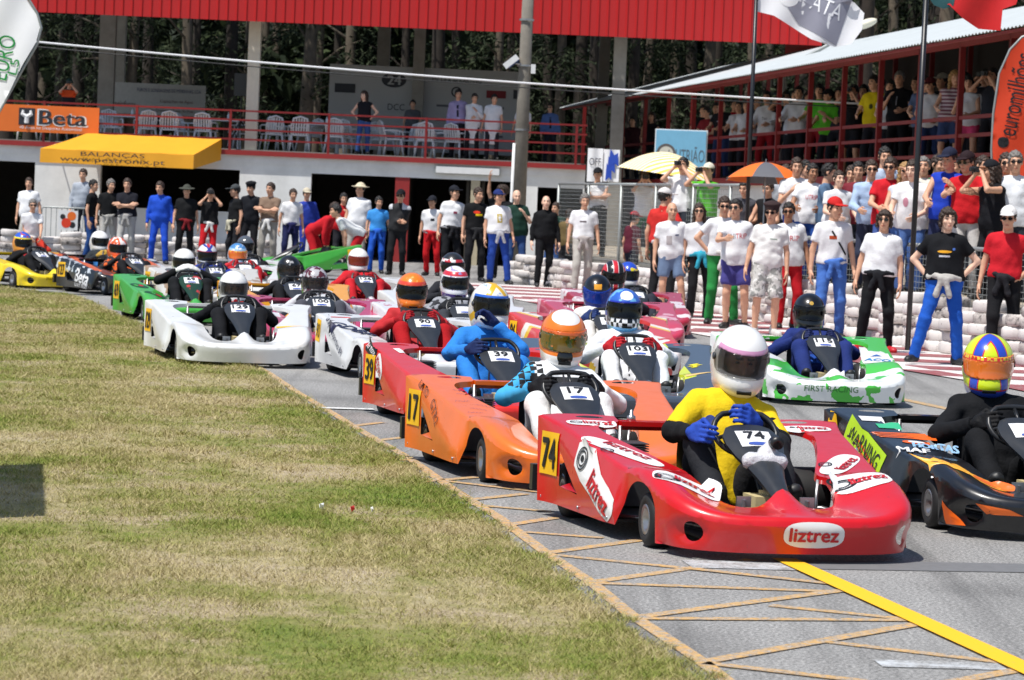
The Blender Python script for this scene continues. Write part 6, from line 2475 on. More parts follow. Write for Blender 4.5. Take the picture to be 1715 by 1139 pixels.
# --- red, yellow and white patterned kart
PAT = layered('kart_paint', '#d83a34', [([('wave', 2.2, 1.5, 0, .30)], '#f0e8dc'), ([('wave', 2.2, 1.5, 0, .12)], '#f0c028'), ([('y', -3, -.9), ('noise', 4, .54)], '#f2e6e2')])
K = entry('86', 'red, yellow and white patterned kart behind the dark grey one', 1000, 490, 172, 9, PAT, '86', '86',
          'driver in pale suit and black and blue helmet in the patterned kart', '#d8d6d0', '#d8d6d0', HTVI, V_BLUE, gloves='#24386a', hp=22, hy=-8, fwd=True)
PNK = layered('kart_paint', '#c43a52', [([('noise', 3, .58)], '#e2a8b2')])
K = entry('pink', 'pink racing kart behind the patterned one near the painted apron', 1028, 462, 148, 8, PNK, ' ', None,
          'driver with red, black and white striped helmet in the pink kart', '#2a2a30', '#2a2a30', HRB, V_SMOKE, hp=14)
K = entry('crimson', 'crimson and white racing kart last of the right-hand file', 1052, 461, 131, 8, layered('kart_paint', '#b02c40', [([('noise', 3, .54)], '#e6d8da')]), ' ', None,
          'driver with blue and yellow helmet in the crimson and white kart', '#30323c', '#30323c', HBY, V_SMOKE, hp=6)

# --- white kart with blue lettering, number 90
WHK = paint(C(224, 224, 224))
K = entry('90', 'white racing kart with large dark lettering on its pod, number 90', 690, 489, 187, 12, WHK, '90', None,
          'driver in red and black suit and bright orange helmet in white kart 90', layered('suit', '#b4161e', [([('ax', .0, .13), ('z', .35, .62)], '#16161a')], .8, 0), '#a8161c', H90, V_SMOKE, gloves='#a01820', hy=-4)
NAV = plain('sticker_ink_navy', C(36, 38, 70), .45)
words(K, 'top', 'GDBPI', .13, -.56, .72, NAV, -60, wd=.62, bold=True)
words(K, 'L', 'Grupo Desportivo BPI', .075, .62, .34, NAV, -22, wd=.80)
st = rect(K, 'L', .10, .20, .10, .36, NUMY, -8)
words(K, 'L', '90', .13, .10, .36, INK, -8, wd=.08, off=.008, parent=st)
rect(K, 'top', .18, .03, -.60, .16, STR, 0)

WPK = layered('kart_paint', '#e2e0e2', [([('noise', 3.4, .60)], '#c03a50')])
K = entry('grey', 'white racing kart with red marks behind the red kart', 762, 474, 165, 10, WPK, ' ', None,
          'driver in grey patterned suit and white, red and purple helmet behind the red kart', layered('suit', '#8e9096', [([('noise', 14, .55)], '#2a2c32')], .8, 0), '#3a3c42', HPUR, V_SMOKE, gloves='#202226', hy=6)
K = entry('redwhite', 'white racing kart half hidden behind the driver with the purple helmet', 758, 448, 146, 10, WHK, ' ', None,
          'driver with red and white helmet half hidden in the middle of the pack', '#26272c', '#26272c', HREDW, V_SMOKE)
MAG = layered('kart_paint', '#b8305a', [([('y', -.75, -.45), ('ax', .4, .8)], '#e4e0e2')])
K = entry('100', 'magenta racing kart numbered 100 beside the white kart 129', 527, 474, 163, 10, MAG, '100', '100',
          'driver in light grey sweatshirt and silver patterned helmet in magenta kart 100', '#c2c4c8', '#4a4c54', H100, V_CLEAR, gloves='#26262a', hy=-3)
YOR = paint(C(240, 164, 30))
K = entry('67', 'amber yellow racing kart numbered 67 in the middle of the pack', 484, 452, 141, 12, YOR, '67', '67',
          'driver in black suit and black patterned helmet in the amber kart 67', '#17181c', '#17181c', H67, V_CLEAR, gloves='#202228', hy=-2)
WBK = layered('kart_paint', '#e0e0e0', [([('noise', 3.0, .60)], '#7a1c2a'), ([('y', -3, -1.1), ('wave', 12, 9, 0, .3)], '#b8b8bc')])
K = entry('126', 'white racing kart with dark red marks, numbered 126, at the back of the file', 600, 437, 126, 12, WBK, '126', '126',
          'driver in red suit and plain white helmet in white kart 126', '#c0202a', '#c0202a', HWHITE, V_RED, gloves='#a01a22')

# --- white 129 running over the grass edge
K = entry('129', 'plain white racing kart numbered 129 with a wheel on the grass edge', 391, 484, 177, 11, paint(C(232, 232, 230)), '129', '129',
          'driver in black suit with red collar and white helmet in white kart 129', '#16171b', '#16171b', H129, V_CLEAR, gloves='#141416', hy=3, prints=(('rect', 0, .44, .16, .07, '#b83028'),))
rect(K, 'top', .25, .10, .47, 1.13, NUMY, 0)
GRN = paint(C(66, 168, 56))
K = entry('69', 'green racing kart numbered 69 with dark oval stickers at the grass corner', 308, 440, 138, 14, GRN, '69', '69',
          'driver in black suit and white helmet with both hands raised in green kart 69', '#17181c', '#17181c', HWHITE, V_SMOKE, gloves='#d8d8d4',
          arms=((-.13, ky(.80), .60, -1, .3, -.6), (.13, ky(.80), .60, 1, .3, -.6)), fairing=layered('fairing', '#16381c', [([('noise', 5, .6)], '#c03028')]))
DKG = plain('sticker_forest', C(20, 70, 40), .4)
for x, u, an in ((-.44, 1.45, -10), (-.57, .75, -60), (.48, 1.35, 20), (.55, .72, 60)):
    st = oval(K, 'top', .15, .075, x, u, DKG, an)
    oval(K, 'top', .04, .025, x + .02, u, STR, an, off=.006, parent=st)
    oval(K, 'top', .035, .02, x - .04, u - .01, plain('sticker_leaf', C(80, 190, 70), .4), an, off=.006, parent=st)
words(K, 'nose', '10 55', .06, .0, .14, plain('sticker_leaf', C(80, 190, 70), .4))
WBR = layered('kart_paint', '#dcd8d0', [([('noise', 2.5, .58)], '#a88a6a')])
K = entry('116', 'off-white racing kart numbered 116 behind the green kart 69', 347, 429, 122, 16, WBR, '116', '116',
          'driver in blue suit and red, white and blue helmet behind the green kart', '#26388a', '#26388a', HUJ, V_SMOKE, gloves='#22284a')
K = entry('silver', 'white racing kart with amber trim behind kart 129', 398, 427, 115, 15, layered('kart_paint', '#e6e6e4', [([('ax', .55, .7), ('noise', 3, .5)], '#e8a030')]), ' ', None,
          'driver in red and white suit and pale blue helmet with orange visor', layered('suit', '#c8202c', [([('noise', 9, .56)], '#e8e4e4')], .8, 0), '#b01c26', HSIL, V_GOLD, gloves='#b02028')
K = entry('dark', 'white racing kart at the back beside the standing marshals', 411, 413, 106, 14, WHK, ' ', None,
          'driver in black with a dark grey helmet at the back of the pack', '#191a1e', '#191a1e', HGREY, V_SMOKE)
# --- far left
BET = layered('kart_paint', '#17181b', [([('z', .30, .9), ('ax', .50, .62)], '#e86a28'), ([('z', .3, .9), ('ax', .62, .8), ('noise', 8, .52)], '#c8d0d8')])
K = entry('127', 'black and orange racing kart numbered 127 with big white lettering on its side', 197, 416, 113, 30, BET, '127', '127',
          'driver in orange and black suit and orange and white helmet in kart 127', layered('suit', '#e0601e', [([('noise', 5, .5)], '#17171a')], .8, 0), '#1a1a1d', HORW, V_SMOKE)
words(K, 'L', 'Beta', .19, .84, .24, STICKW, -8, wd=.42, bold=True)
words(K, 'L', 'KART TEAM', .05, .82, .11, STICKW, -4, wd=.42)
K = entry('126b', 'black racing kart with orange bar half hidden behind kart 127', 167, 405, 108, 30, BET, '126', '126',
          'driver in blue and black suit and white helmet behind kart 127', layered('suit', '#2f78c0', [([('z', .42, .75)], '#141c22')], .8, 0), '#1a1a1d', HWHITE, V_SMOKE, gloves='#c09a40')
YLW = paint(C(244, 214, 20))
K = entry('yellow', 'bright yellow racing kart at the far left edge', 38, 407, 109, 34, YLW, '95', None,
          'driver in black suit and orange, blue and yellow helmet in the yellow kart', '#17181b', '#17181b', HYB, V_SMOKE)
words(K, 'nose', 'pokerpt.com', .06, -.05, .17, plain('sticker_brown', C(150, 110, 20), .4), 0, wd=.5)
oval(K, 'top', .16, .07, .38, 1.62, plain('sticker_pinkwhite', C(236, 210, 210), .4), 10)

# --- green kart being lifted by helpers in the pits
loc = ((540 - CX) / 88.0, FPX / 88.0, .10)
K = kart('green racing kart being lifted by two helpers in front of the garages', loc, -62, GRN, None, 'OK')
K.rotation_euler = (rad(4), rad(-3), rad(-62))
# ---------------------------------------------------------------- people standing round the track
def P(label, px, ytop, s, zb=0.0, **kw):
    Y = FPX / s
    a = at(px, ytop, Y)
    H = min(1.93, max(1.52, a.z - zb - .015))
    return person(label, (a.x, Y, zb), H, kw.pop('yaw', 0), s, **kw)

W, BK, RD, BL, NV, GY_ = '#e9e9ea', '#17181a', '#c01c24', '#2a55b8', '#232c5a', '#9a9894'
TEE = lambda c: ('tee', c)
STAND2 = dict(feet=((-.16, .05, .085), (.18, -.04, .085)), splay=22)
WALK = dict(feet=((-.12, -.12, .085), (.13, .10, .085)), splay=12)

# --- left, in front of the garages
P('man in white T-shirt standing behind the tyres at the far left', 48, 297, 77, top=TEE(W), legs=('long', '#b8b6b0'), hair=('short', 'brown'))
loc = at(52, 400, FPX / 79)
person('man in sunglasses, white T-shirt and red trousers crouching by the tyres', (loc.x, FPX / 79, 0), 1.75, 15, 79, top=TEE(W), legs=('long', '#c83a2a'), glasses=True, hair=('short', 'grey'), arms=('front', 'reach'),
       pose=dict(hip=.42, lean=12, feet=((-.15, -.25, .085), (.17, .12, .085)), knee=((-.3, -1, .6), (.4, -1, .3))), tied='#d8d6d2')
P('tall man in pale grey shirt standing behind the group in black', 142, 282, 73, zb=.12, top=('long', '#a9b0ba'), legs=('long', '#2a2c32'), hair=('short', 'brown'), yaw=10)
P('man in black T-shirt turned away to the right, blue suit tied at the waist', 152, 300, 79, top=TEE(BK), legs=('long', '#23447c'), tied='#8a8a80', hair=('short', 'black'), yaw=75, arms=('down', 'phone'))
P('grey-haired man in black T-shirt with pale suit trousers, arms hanging', 184, 299, 79, top=TEE(BK), legs=('long', '#b9b7b2'), tied='#a9a7a2', hair=('short', 'grey'), yaw=8)
P('man in black T-shirt with folded arms and pale suit trousers', 212, 298, 79.5, top=TEE('#1d1e26'), legs=('long', '#bab8b3'), tied='#a6a4a0', arms=('cross', 'cross'), hair=('short', 'brown'), yaw=4)
P('bearded man in a bright blue racing suit by the garage counter', 269, 303, 80, top=('suit', '#2452c8'), legs=('long', '#2450c4'), hair=('short', 'brown'), yaw=-6, pose=STAND2, fat=1.08)
P('man in dark bush hat and black T-shirt beside the blue suit', 309, 309, 80, top=TEE(BK), legs=('long', '#1b1b1e'), tied='#7a1e24', hat=('hat', '#4a4c44'), yaw=10)
P('photographer in black T-shirt and red trousers holding a camera to his face', 351, 315, 81, top=TEE('#141416'), legs=('long', RD), tied='#d8d4d0', arms=('cam', 'cam'), hair=('short', 'black'), yaw=-4)
P('man in grey cap and black T-shirt turned to the left', 398, 309, 79, top=TEE(BK), legs=('long', '#24252a'), tied='#c0bca6', hat=('cap', '#44484a'), yaw=-55, arms=('down', 'down'))
P('man in black beret and black polo shirt by the white wall', 420, 304, 77, top=('polo', '#1a1c22'), legs=('long', '#1c1c20'), hat=('beret', '#15151a'), yaw=-14)
P('man in brown T-shirt with folded arms and grey trousers', 449, 305, 79, top=TEE('#86705f'), legs=('long', '#98948c'), tied='#e2e0dc', arms=('cross', 'cross'), hair=('short', 'brown'))
P('young man in white T-shirt with navy and orange suit round his waist', 487, 315, 78, top=TEE(W), legs=('long', '#242a54'), tied='#2a2c5a', hair=('short', 'brown'), prints=(), yaw=6)
P('man in pale cap and blue shirt behind the bending helper', 520, 315, 76, top=('long', '#2b3f9c'), legs=('long', '#2b3f9c'), hat=('cap', '#c9bfa8'), yaw=20)
BEND = dict(lean=62, hip=.86, feet=((-.16, .10, .085), (.16, -.05, .085)), head=(0, -15))
l_ = at(519, 420, FPX / 85)
person('helper in red racing suit bending over the green kart', (l_.x, FPX / 85, 0), 1.76, 82, 85, top=('suit', '#c4202a'), legs=('long', '#c4202a'), hair=('short', 'brown'), arms=('reach', 'reach'), pose=dict(BEND, lean=58))
l_ = at(603, 420, FPX / 86)
person('helper in white T-shirt and red trousers stooping over the green kart', (l_.x, FPX / 86, 0), 1.76, -82, 86, top=TEE('#e2e4e4'), legs=('long', '#b81c26'), hair=('short', 'black'), arms=('reach', 'reach'), pose=dict(BEND, lean=62))
P('man in red shirt holding a pale cup behind the stooping helper', 573, 322, 77, top=('long', '#b41c22', .62), legs=('long', '#2a2a30'), arms=('down', 'phone'), hair=('short', 'black'), yaw=10)
P('tall man in cream sun hat, white T-shirt and grey trousers', 604, 306, 79, top=TEE(W), legs=('long', '#a8a49c'), hat=('hat', '#d9cdb0'), yaw=-20)
P('young man in sky-blue T-shirt and blue suit trousers', 633, 328, 80, top=TEE('#3f92dc'), legs=('long', '#2054b8'), tied='#2a62c8', hair=('short', 'black'), yaw=-6)
P('man in black and grey racing jacket and cap before the dark garage', 667, 317, 81, top=('suit', layered('suit', '#1c1d20', [([('z', 1.36, 1.5), ('ax', .1, .3)], '#c8c8cc')], .8, 0)), legs=('long', '#202124'), hat=('cap', '#1a1a1e'), glasses=True, arms=('belly', 'belly'), fat=1.1)
P('short person in white T-shirt, cap and red trousers', 730, 328, 80, top=TEE(W), legs=('long', '#c81c24'), tied='#c02028', hat=('cap', '#22242c'), prints=(('rect', .04, .32, .08, .05, '#26262c'),), yaw=-8)
P('man in white T-shirt, black cap and black trousers', 762, 311, 82, top=TEE(W), legs=('long', '#1b1c20'), tied='#26262a', hat=('cap', '#20222a'), prints=(('rect', .0, .33, .08, .05, '#8a3a50'),), yaw=10)
P('man in black T-shirt with red and yellow print', 799, 313, 84, top=TEE('#141416'), legs=('long', '#1c1c20'), hair=('short', 'brown'), tied='#2a2a2c', prints=(('oval', -.02, .36, .14, .06, '#d83a22'), ('rect', .02, .31, .14, .04, '#d8b81c')))
P('man behind holding a phone up high in one raised hand', 843, 303, 80, top=TEE('#17181b'), legs=('long', '#22232a'), hair=('curly', 'brown'), arms=('up', 'down'), yaw=0)
P('man in navy cap, white printed T-shirt and blue suit trousers', 841, 318, 86, top=TEE(W), legs=('long', '#2a4aa0'), tied='#c8c8cc', hat=('cap', '#26346e'), prints=(('rect', .0, .30, .10, .17, '#b8a040'), ('rect', .0, .30, .055, .12, '#e4e4e4')), pose=STAND2)
P('balding man in dark green polo and jeans with a hand on his chest', 868, 317, 83, top=('polo', '#1d3a30'), legs=('long', '#2f4a7c'), hair=None, arms=('down', 'phone'), skin='light')
P('bald man in black racing suit beside the concrete pole', 913, 327, 87, top=('suit', '#131417'), legs=('long', '#141518'), hair=None, skin='light', yaw=14, pose=WALK)
P('man in dark green shirt and jeans half hidden behind the bald man', 928, 338, 83, top=('polo', '#1c4034'), legs=('long', '#37568c'), hair=('short', 'brown'), yaw=-20)
P('grey-haired man in white T-shirt and pale trousers standing on the apron', 977, 323, 92, top=TEE(W), legs=('long', '#b4b0a8'), tied='#b0a8a4', hair=('short', 'grey'), prints=(('rect', -.02, .33, .12, .025, '#5a4a50'),), yaw=12, pose=WALK, shoes='#b0b0b4')
P('child with a red backpack behind the wire fence', 950, 372, 84, top=TEE('#6a5a3a'), legs=('shorts', '#3c3c40'), hair=('short', 'brown'), yaw=150)
# --- behind the tall fence
P('man in black cap and white vest leaning on the fence with folded arms', 1001, 281, 86.0, zb=BANKZ, top=('tank', W), legs=('long', '#1d1e24'), hat=('cap', '#1c1c20'), tied='#26272c', arms=('cross', 'cross'), yaw=-10)
P('photographer in white T-shirt and green trousers behind the fence', 1079, 287, 88.8, zb=BANKZ, top=TEE(W), legs=('long', '#1f6a44'), arms=('cam', 'cam'), hair=('short', 'brown'))
P('man in white shirt filming with a small camera behind the fence', 1150, 263, 98.4, zb=BANKZ, top=TEE(W), legs=('long', '#30343c'), arms=('cam', 'cam'), hair=('short', 'black'), yaw=-30)
P('photographer in lime green T-shirt and pale cap behind the fence', 1187, 273, 99.3, zb=BANKZ, top=TEE('#58b82a'), legs=('long', '#33363c'), arms=('cam', 'cam'), hat=('cap', '#ddd6c4'), yaw=-35)
P('person in maroon top standing low behind the wire fence', 1058, 365, 91.7, zb=0.0, top=TEE('#5a2030'), legs=('long', '#262a38'), hat=('cap', '#b04048'), yaw=120)
# --- right-hand row on the apron
P('man in red polo and white cap seen from behind', 1113, 315, 104, top=('polo', '#c8302c'), legs=('long', '#1b1b1e'), hat=('cap', '#dcd8d6'), tied='#c8c0c0', yaw=150, arms=('hip', 'down'), fat=1.12)
P('bald man in white T-shirt and grey-blue shorts', 1133, 338, 113, top=TEE(W), legs=('shorts', '#6c7f9c', .72), hair=None, yaw=-4, prints=(('rect', -.05, .25, .08, .13, '#b0a8a8'), ('rect', .07, .33, .06, .02, '#3a4a6a')), pose=STAND2, fat=1.06)
P('woman in sunglasses with a turquoise sleeve tied at her waist', 1181, 340, 113, top=TEE('#dcdcde'), legs=('long', '#1d1d20'), tied='#35a0b8', glasses=True, hair=('long', 'brown'), yaw=10)
P('man in sunglasses, lettered white T-shirt and green suit trousers', 1216, 328, 119, top=TEE(W), legs=('long', '#2c8a44'), glasses=True, hair=('short', 'brown'), tied='#d4d0cc', prints=(('text', .02, .33, .15, .07, '#333344', 'UNI'),), arms=('hip', 'down'), yaw=12, pose=STAND2)
P('dark-haired man in lettered white T-shirt and purple shorts', 1243, 333, 123, top=TEE(W), legs=('shorts', '#4a4688', .75), glasses=True, hair=('short', 'black'), prints=(('text', -.075, .33, .12, .07, '#333344', 'UNI'), ('text', .065, .33, .15, .07, '#c03038', 'TRIP')), arms=('point', 'down'), yaw=-6)
P('bearded man in white T-shirt, headband and camouflage shorts', 1289, 338, 128, top=TEE('#eceae6'), legs=('shorts', layered('camouflage', '#c4c2bc', [([('noise', 14, .52)], '#8a8a86'), ([('noise', 19, .60)], '#e2e0dc')], .9, 0), 1.02), glasses=True, hair=('short', 'black'), hat=('beret', '#3a2c2c'), yaw=4, shoes='#d0ccc8', skin='tan', prints=(('rect', .05, .35, .10, .012, '#8a9a8a'),))
P('man in sunglasses, lettered white T-shirt and red suit trousers', 1323, 338, 120, top=TEE(W), legs=('long', '#b81a24'), glasses=True, hair=('short', 'black'), skin='dark', prints=(('text', .06, .33, .14, .07, '#c03038', 'RIP'),), yaw=14)
P('man in red cap and white T-shirt with black bag strap and blue trousers', 1399, 330, 130, top=TEE(W), legs=('long', '#4a74c0'), hat=('cap', '#c82a28'), hair=('short', 'black'), prints=(('rect', -.02, .35, .10, .045, '#b04a28'), ('rect', .06, .28, .025, .36, '#1a1a1c', .55)), yaw=-4, tied='#4a74c0')
P('long-haired person in sunglasses, white T-shirt and black suit trousers', 1472, 350, 141, top=TEE(W), legs=('long', '#17181b'), tied='#1e1f23', glasses=True, hair=('bob', 'brown'), shoes='#c0202a', pose=STAND2)
P('man in black printed T-shirt and blue suit trousers with hands on hips', 1586, 346, 152, top=TEE('#15161a'), legs=('long', '#2058b8'), hair=('bob', 'brown'), arms=('hip', 'hip'), tied='#b8b4ae', prints=(('oval', .0, .34, .16, .03, '#d89a28'), ('rect', .0, .29, .12, .02, '#c8c8d0'), ('oval', .10, .37, .03, .03, '#4a6ab0')), pose=dict(feet=((-.30, -.06, .085), (.20, .05, .085)), splay=30), skin='light')
P('man in red T-shirt, white cap and sunglasses at the right edge', 1690, 345, 146, top=TEE('#c8202c'), legs=('long', '#1a1a1d'), hat=('cap', '#e6e4e2'), glasses=True, tied='#26262a', yaw=-10, pose=WALK, arms=('down', 'hip'))
# --- crowd leaning over the low fence
CR = dict(zb=BANKZ)
P('man in dark vest stooping under the orange umbrella', 1252, 300, 107.6, zb=.45, top=('tank', '#4a4a50'), legs=('long', '#2a2c34'), hair=('short', 'black'), yaw=-40, arms=('rail', 'rail'), pose=dict(lean=14))
P('person in black vest with orange strap under the orange umbrella', 1288, 302, 108.5, zb=.45, top=('tank', '#1a1a1c'), legs=('long', '#d06a20'), hair=('short', 'brown'), yaw=-25, arms=('rail', 'rail'), pose=dict(lean=10))
P('man in grey T-shirt at the back of the crowd beside the umbrella', 1318, 275, 107.6, top=TEE('#b0b4ba'), legs=('long', '#3a3e4a'), hair=('short', 'brown'), yaw=10, **CR)
P('tall young man in white T-shirt holding a phone over the fence', 1336, 263, 113.3, top=TEE(W), legs=('long', '#2a4a98'), hair=('short', 'brown'), arms=('phone', 'rail'), yaw=10, **CR)
P('man in white lettered T-shirt leaning on the low fence', 1362, 273, 115.2, top=TEE(W), legs=('long', '#2b52a0'), hair=('short', 'black'), arms=('rail', 'rail'), prints=(('text', .03, .33, .17, .07, '#c03038', 'UTRIP'),), skin='dark', **CR)
P('dark-haired man in blue-grey shirt turned towards the right', 1385, 273, 116.1, top=TEE('#5a7490'), legs=('long', '#30343c'), hair=('short', 'black'), yaw=60, arms=('rail', 'rail'), **CR)
P('woman with tied-back hair in white T-shirt leaning on the fence', 1405, 285, 120.0, top=TEE('#e2e2e4'), legs=('long', '#3a4660'), hair=('short', 'brown'), arms=('rail', 'rail'), skin='light', yaw=16, **CR)
P('man in pale blue shirt and sunglasses leaning on the fence', 1463, 267, 124.7, top=('long', '#a9bfdc'), legs=('long', '#33384a'), glasses=True, hair=('short', 'brown'), arms=('rail', 'phone'), yaw=-4, **CR)
P('tall man in light blue striped shirt standing behind the leaning crowd', 1483, 245, 120.0, zb=BANKZ + .12, top=('long', '#bccbe2'), legs=('long', '#33384a'), hair=('short', 'black'), yaw=14)
P('man in red T-shirt and sunglasses leaning on the fence', 1493, 262, 126.6, top=TEE('#c81f2a'), legs=('long', '#4a62a0'), glasses=True, hair=('short', 'brown'), arms=('rail', 'rail'), **CR)
P('blond woman in sunglasses holding a phone at the fence', 1516, 271, 127.6, top=('tank', '#cfd0d8'), legs=('long', '#4a6aa8'), glasses=True, hair=('long', 'blond'), arms=('rail', 'cam'), skin='tan', **CR)
P('man in white printed T-shirt leaning far over the fence', 1537, 266, 130.4, top=TEE(W), legs=('long', '#4a669c'), hair=('short', 'brown'), arms=('rail', 'rail'), yaw=-25, skin='light', prints=(('oval', -.04, .30, .08, .12, '#c88a9a'),), pose=dict(lean=10), **CR)
P('bearded man in dark cap and blue sleeveless top at the fence', 1590, 247, 131.4, zb=BANKZ + .06, top=('tank', '#2342b8'), legs=('long', '#2a3050'), hat=('cap', '#22263a'), hair=('short', 'brown'), yaw=-30, arms=('rail', 'phone'))
P('man in dark cap, sunglasses and red T-shirt with outstretched arms', 1622, 253, 132.3, zb=BANKZ + .05, top=TEE('#c41e26'), legs=('long', '#c8c4c0'), hat=('cap', '#2a1c20'), glasses=True, arms=('point', 'point'), yaw=-12)
P('woman in black cap and vest raising a camera at the fence', 1668, 268, 134.2, top=('tank', '#15151a'), legs=('long', '#1a1a1e'), hat=('cap', '#1a1b20'), hair=('long', 'brown'), arms=('cam', 'cam'), yaw=-70, **CR)
P('man in orange T-shirt and sunglasses below the orange banner', 1690, 255, 131.4, zb=BANKZ, top=TEE('#e0761c'), legs=('long', '#30343c'), glasses=True, hair=('short', 'brown'), yaw=-12)
P('man in white shirt at the extreme right of the crowd', 1708, 252, 134.2, zb=BANKZ, top=TEE('#dfe2e6'), legs=('long', '#30343c'), hair=('short', 'grey'), glasses=True, yaw=-16)

# --- back row between the fence and the terrace
for (px, yt, s_, c, cn, lab) in ((1348, 268, 108, '#3a4a6a', 'black', 'man in navy shirt glimpsed behind the white T-shirts'), (1420, 276, 116, '#b8bcc4', 'brown', 'person in light grey top behind the woman with tied-back hair'),
        (1440, 270, 117, '#7a2a34', 'black', 'person in wine-red top in the back row left of the pale blue shirt'), (1555, 262, 122, '#d8d4c8', 'grey', 'grey-haired person in cream shirt behind the leaning man'),
        (1570, 258, 121, '#2f6a4a', 'brown', 'man in dark green shirt left of the blue sleeveless top'), (1607, 262, 124, '#e2e2e4', 'black', 'person in white behind the man in the dark cap and blue top'),
        (1645, 260, 126, '#c8a83a', 'brown', 'person in mustard top between the red T-shirt and the black cap'), (1301, 288, 107, '#dcdce0', 'black', 'person in white close under the right side of the umbrella')):
    P(lab, px, yt, s_, zb=BANKZ, top=TEE(c), legs=('long', '#30343c'), hair=('short', cn), yaw=(px * 7) % 40 - 20, arms=('rail', 'down') if px % 2 else ('down', 'rail'))

# --- on the spectator terrace
def TP(label, px, ytop, off=.45, **kw):
    q = on_line(px, off)
    d = ray(px, ytop)
    zt = CAMZ + d.z * (q.y / d.y)
    H = min(1.9, max(1.5, zt - FZ))
    return person(label, (q.x, q.y, FZ), H, kw.pop('yaw', -28), FPX / q.y, group=None, **kw)
TP('woman in dark top leaning back on the far end of the terrace', 1093, 188, top=('tank', '#201c20'), legs=('long', '#24252c'), hair=('long', 'brown'), arms=('phone', 'down'))
TP('person in dark clothes at the far end of the terrace', 1062, 196, top=TEE('#3a1c22'), legs=('long', '#24252c'))
TP('man in black T-shirt leaning on the terrace rail left of the red shirt', 1172, 176, top=TEE('#17171a'), legs=('long', '#1f2026'), arms=('rail', 'rail'))
TP('man in black printed T-shirt behind the terrace rail', 1209, 166, top=TEE('#1b1b20'), legs=('long', '#26365c'), arms=('rail', 'rail'), prints=(('rect', 0, .33, .14, .03, '#9a9aa0'),))
TP('man in red and black shirt on the terrace', 1224, 166, .8, top=TEE('#a81c24'), legs=('long', '#1c1c20'))
TP('woman with a pale bag at the terrace rail', 1252, 168, top=TEE('#d4d4d8'), legs=('long', '#23252e'), hair=('long', 'black'), arms=('rail', 'rail'))
TP('man in white long-sleeved shirt and red trousers on the terrace', 1283, 150, top=('long', '#dfe0e4'), legs=('long', '#9a1c26'), arms=('rail', 'rail'), prints=(('text', 0, .28, .12, .06, '#333333', 'Toz'),))
TP('person in dark top with a camera on the terrace', 1316, 148, .8, top=TEE('#1c1c22'), legs=('long', '#1e1f26'), arms=('cam', 'cam'))
TP('young man in white T-shirt with head bowed on the terrace', 1338, 144, top=('long', '#d8d8dc'), legs=('long', '#1e1f26'), arms=('rail', 'rail'))
TP('woman in lime green top leaning on the terrace rail', 1366, 140, top=TEE('#52b02c'), legs=('long', '#8a1c26'), hair=('long', 'black'), arms=('rail', 'rail'))
TP('man in lime green T-shirt and black cap bending at the terrace rail', 1386, 150, top=TEE('#5cb82e'), legs=('long', '#26272c'), hat=('cap', '#1c1c20'), arms=('rail', 'phone'), pose=dict(lean=12))
TP('man in black shirt raising a camera with both hands on the terrace', 1425, 142, top=TEE('#151518'), legs=('shorts', '#202127'), arms=('cam', 'cam'))
TP('man in yellow T-shirt standing tall on the terrace', 1461, 122, top=TEE('#d8c01c'), legs=('long', '#1e1f26'), arms=('rail', 'down'), prints=(('oval', 0, .30, .08, .10, '#4a4a1c'),))
TP('large man in black polo shirt with a lanyard on the terrace', 1506, 113, top=('polo', '#121316'), legs=('long', '#15161a'), hair=('short', 'grey'), arms=('phone', 'rail'), fat=1.15, prints=(('rect', 0, .33, .02, .16, '#8a8a90'),))
TP('person in grey shirt behind the large man in black', 1532, 128, .9, top=TEE('#7a7c80'), legs=('long', '#22232a'))
TP('boy in red cap and white T-shirt leaning on the terrace rail', 1561, 130, top=TEE('#dadade'), legs=('long', '#26365c'), hat=('cap', '#5a1c22'), arms=('rail', 'rail'), pose=dict(lean=14))
TP('woman in striped vest on the terrace', 1593, 118, top=('tank', layered('striped', '#7a4a58', [([('wave', 0, 0, 16, .45)], '#c8b8bc')], .9, 0)), legs=('shorts', '#3a4a70'), hair=('long', 'blond'), arms=('rail', 'down'))
TP('woman in white vest and pink shorts on the terrace', 1622, 128, .5, top=('tank', '#dcdce0'), legs=('shorts', '#d84a78', .55), hair=('long', 'black'), arms=('phone', 'rail'))
TP('woman in white top and dark skirt taking a picture on the terrace', 1642, 116, .8, top=('tank', '#d4d4d8'), legs=('long', '#1c1c22'), hair=('long', 'black'), arms=('cam', 'cam'))
TP('man with a camera at the near end of the terrace by the orange banner', 1660, 114, .5, top=TEE('#2a2c34'), legs=('long', '#1c1c22'), arms=('cam', 'cam'))

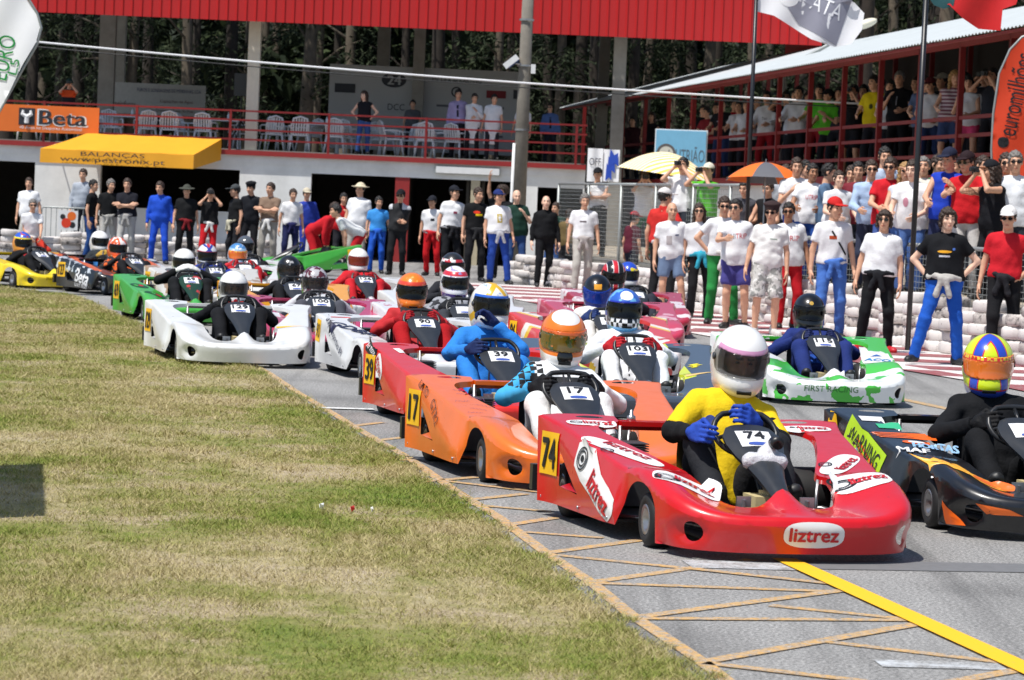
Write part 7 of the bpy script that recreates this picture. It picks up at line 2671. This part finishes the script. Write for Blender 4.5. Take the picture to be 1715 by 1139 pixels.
TP('man in navy shirt in the second row of the terrace left of the lime tops', 1296, 152, 1.2, top=TEE('#2a3454'), legs=('long', '#22232a'), hat=('cap', '#2a2c34'))
TP('woman in maroon top in the second row of the terrace', 1353, 146, 1.2, top=TEE('#6a2434'), legs=('long', '#22232a'), hair=('long', 'black'))
TP('man in grey shirt between the lime tops and the yellow shirt on the terrace', 1440, 134, 1.2, top=TEE('#8a8c92'), legs=('long', '#22232a'))
TP('person in dark top with a pale cap behind the boy in the red cap', 1575, 124, 1.2, top=TEE('#23242a'), legs=('long', '#22232a'), hat=('cap', '#a8a498'))
TP('young man in white T-shirt at the left part of the terrace rail', 1237, 170, .5, top=TEE('#d8d8dc'), legs=('long', '#22232a'), arms=('rail', 'rail'))
for (px, yt, o_, c, hr, lab) in ((1266, 160, .9, '#4a4e58', 'short', 'man in slate shirt between the pale bag and the white sleeves on the terrace'), (1326, 150, .5, '#c4ccd8', 'short', 'man in pale blue shirt at the rail left of the bowed head'),
        (1402, 146, .6, '#30343e', 'long', 'woman in dark top right of the lime T-shirts on the terrace'), (1478, 130, .9, '#a03038', 'short', 'man in brick-red shirt behind the yellow T-shirt'),
        (1489, 134, .5, '#c8c8cc', 'long', 'woman in pale grey between the yellow shirt and the large man'), (1548, 128, .7, '#5a6a8a', 'short', 'man in steel-blue shirt left of the boy in the red cap'),
        (1608, 122, .9, '#8a7a5a', 'short', 'man in khaki shirt behind the striped vest'), (1187, 180, .6, '#8a2a30', 'short', 'man in dark red shirt near the blue sign board'), (1198, 172, .9, '#d0d0d4', 'short', 'man in white shirt above the blue sign board')):
    TP(lab, px, yt, o_, top=TEE(c), legs=('long', '#22242c'), hair=(hr, 'black'), arms=('rail', 'rail') if o_ < .8 else ('down', 'cross'))
# --- on the terrace of the pit building
def BP(label, px, ytop, yo, **kw):
    Y = BY + yo
    a = at(px, ytop, Y)
    return person(label, (a.x, Y, 2.65), min(1.9, max(1.5, a.z - 2.65)), kw.pop('yaw', 0), FPX / Y, **kw)
BP('woman in black vest and jeans with both hands on the red rail', 609, 152, .35, top=('tank', '#1c1c22'), legs=('long', '#3a5a94'), hair=('long', 'brown'), arms=('hip', 'hip'), skin='light')
BP('man in black and orange shirt filming above the orange banner', 115, 133, .6, top=('tee', layered('shirt', '#1a1a1d', [([('z', 1.12, 1.3)], '#e0521c')], .9, 0)), legs=('long', '#26272c'), arms=('cam', 'cam'), hat=('cap', '#1f3a34'))
BP('man in lilac shirt and dark tie on the terrace', 768, 150, 1.0, top=('long', '#a99cc4'), legs=('long', '#23242a'), prints=(('rect', 0, .27, .05, .30, '#23242e'),), yaw=-10, skin='tan')
BP('cook in a long white coat beside the man in lilac', 794, 157, .7, top=('coat', '#e6e6e8'), legs=('long', '#23242a'), arms=('belly', 'phone'), yaw=-10)
BP('cook in white apron and short sleeves on the terrace', 828, 158, .5, top=('coat', '#e4e4e6', .6), legs=('long', '#2a2c34'), arms=('down', 'down'))
BP('person in pale top partly hidden by the concrete pole', 878, 172, .8, top=TEE('#dcdce0'), legs=('long', '#2a2c34'), hair=('short', 'black'))
BP('man in blue shirt standing in shade at the end of the terrace', 925, 174, 2.2, top=('long', '#5a74a8'), legs=('long', '#2a2c34'), prints=(('rect', 0, .27, .05, .28, '#23242e'),), glasses=True)
BP('person in grey behind the white chairs at the back of the terrace', 690, 182, 3.0, top=TEE('#5a5c60'), legs=('long', '#2a2c34'), hair=('short', 'black'))
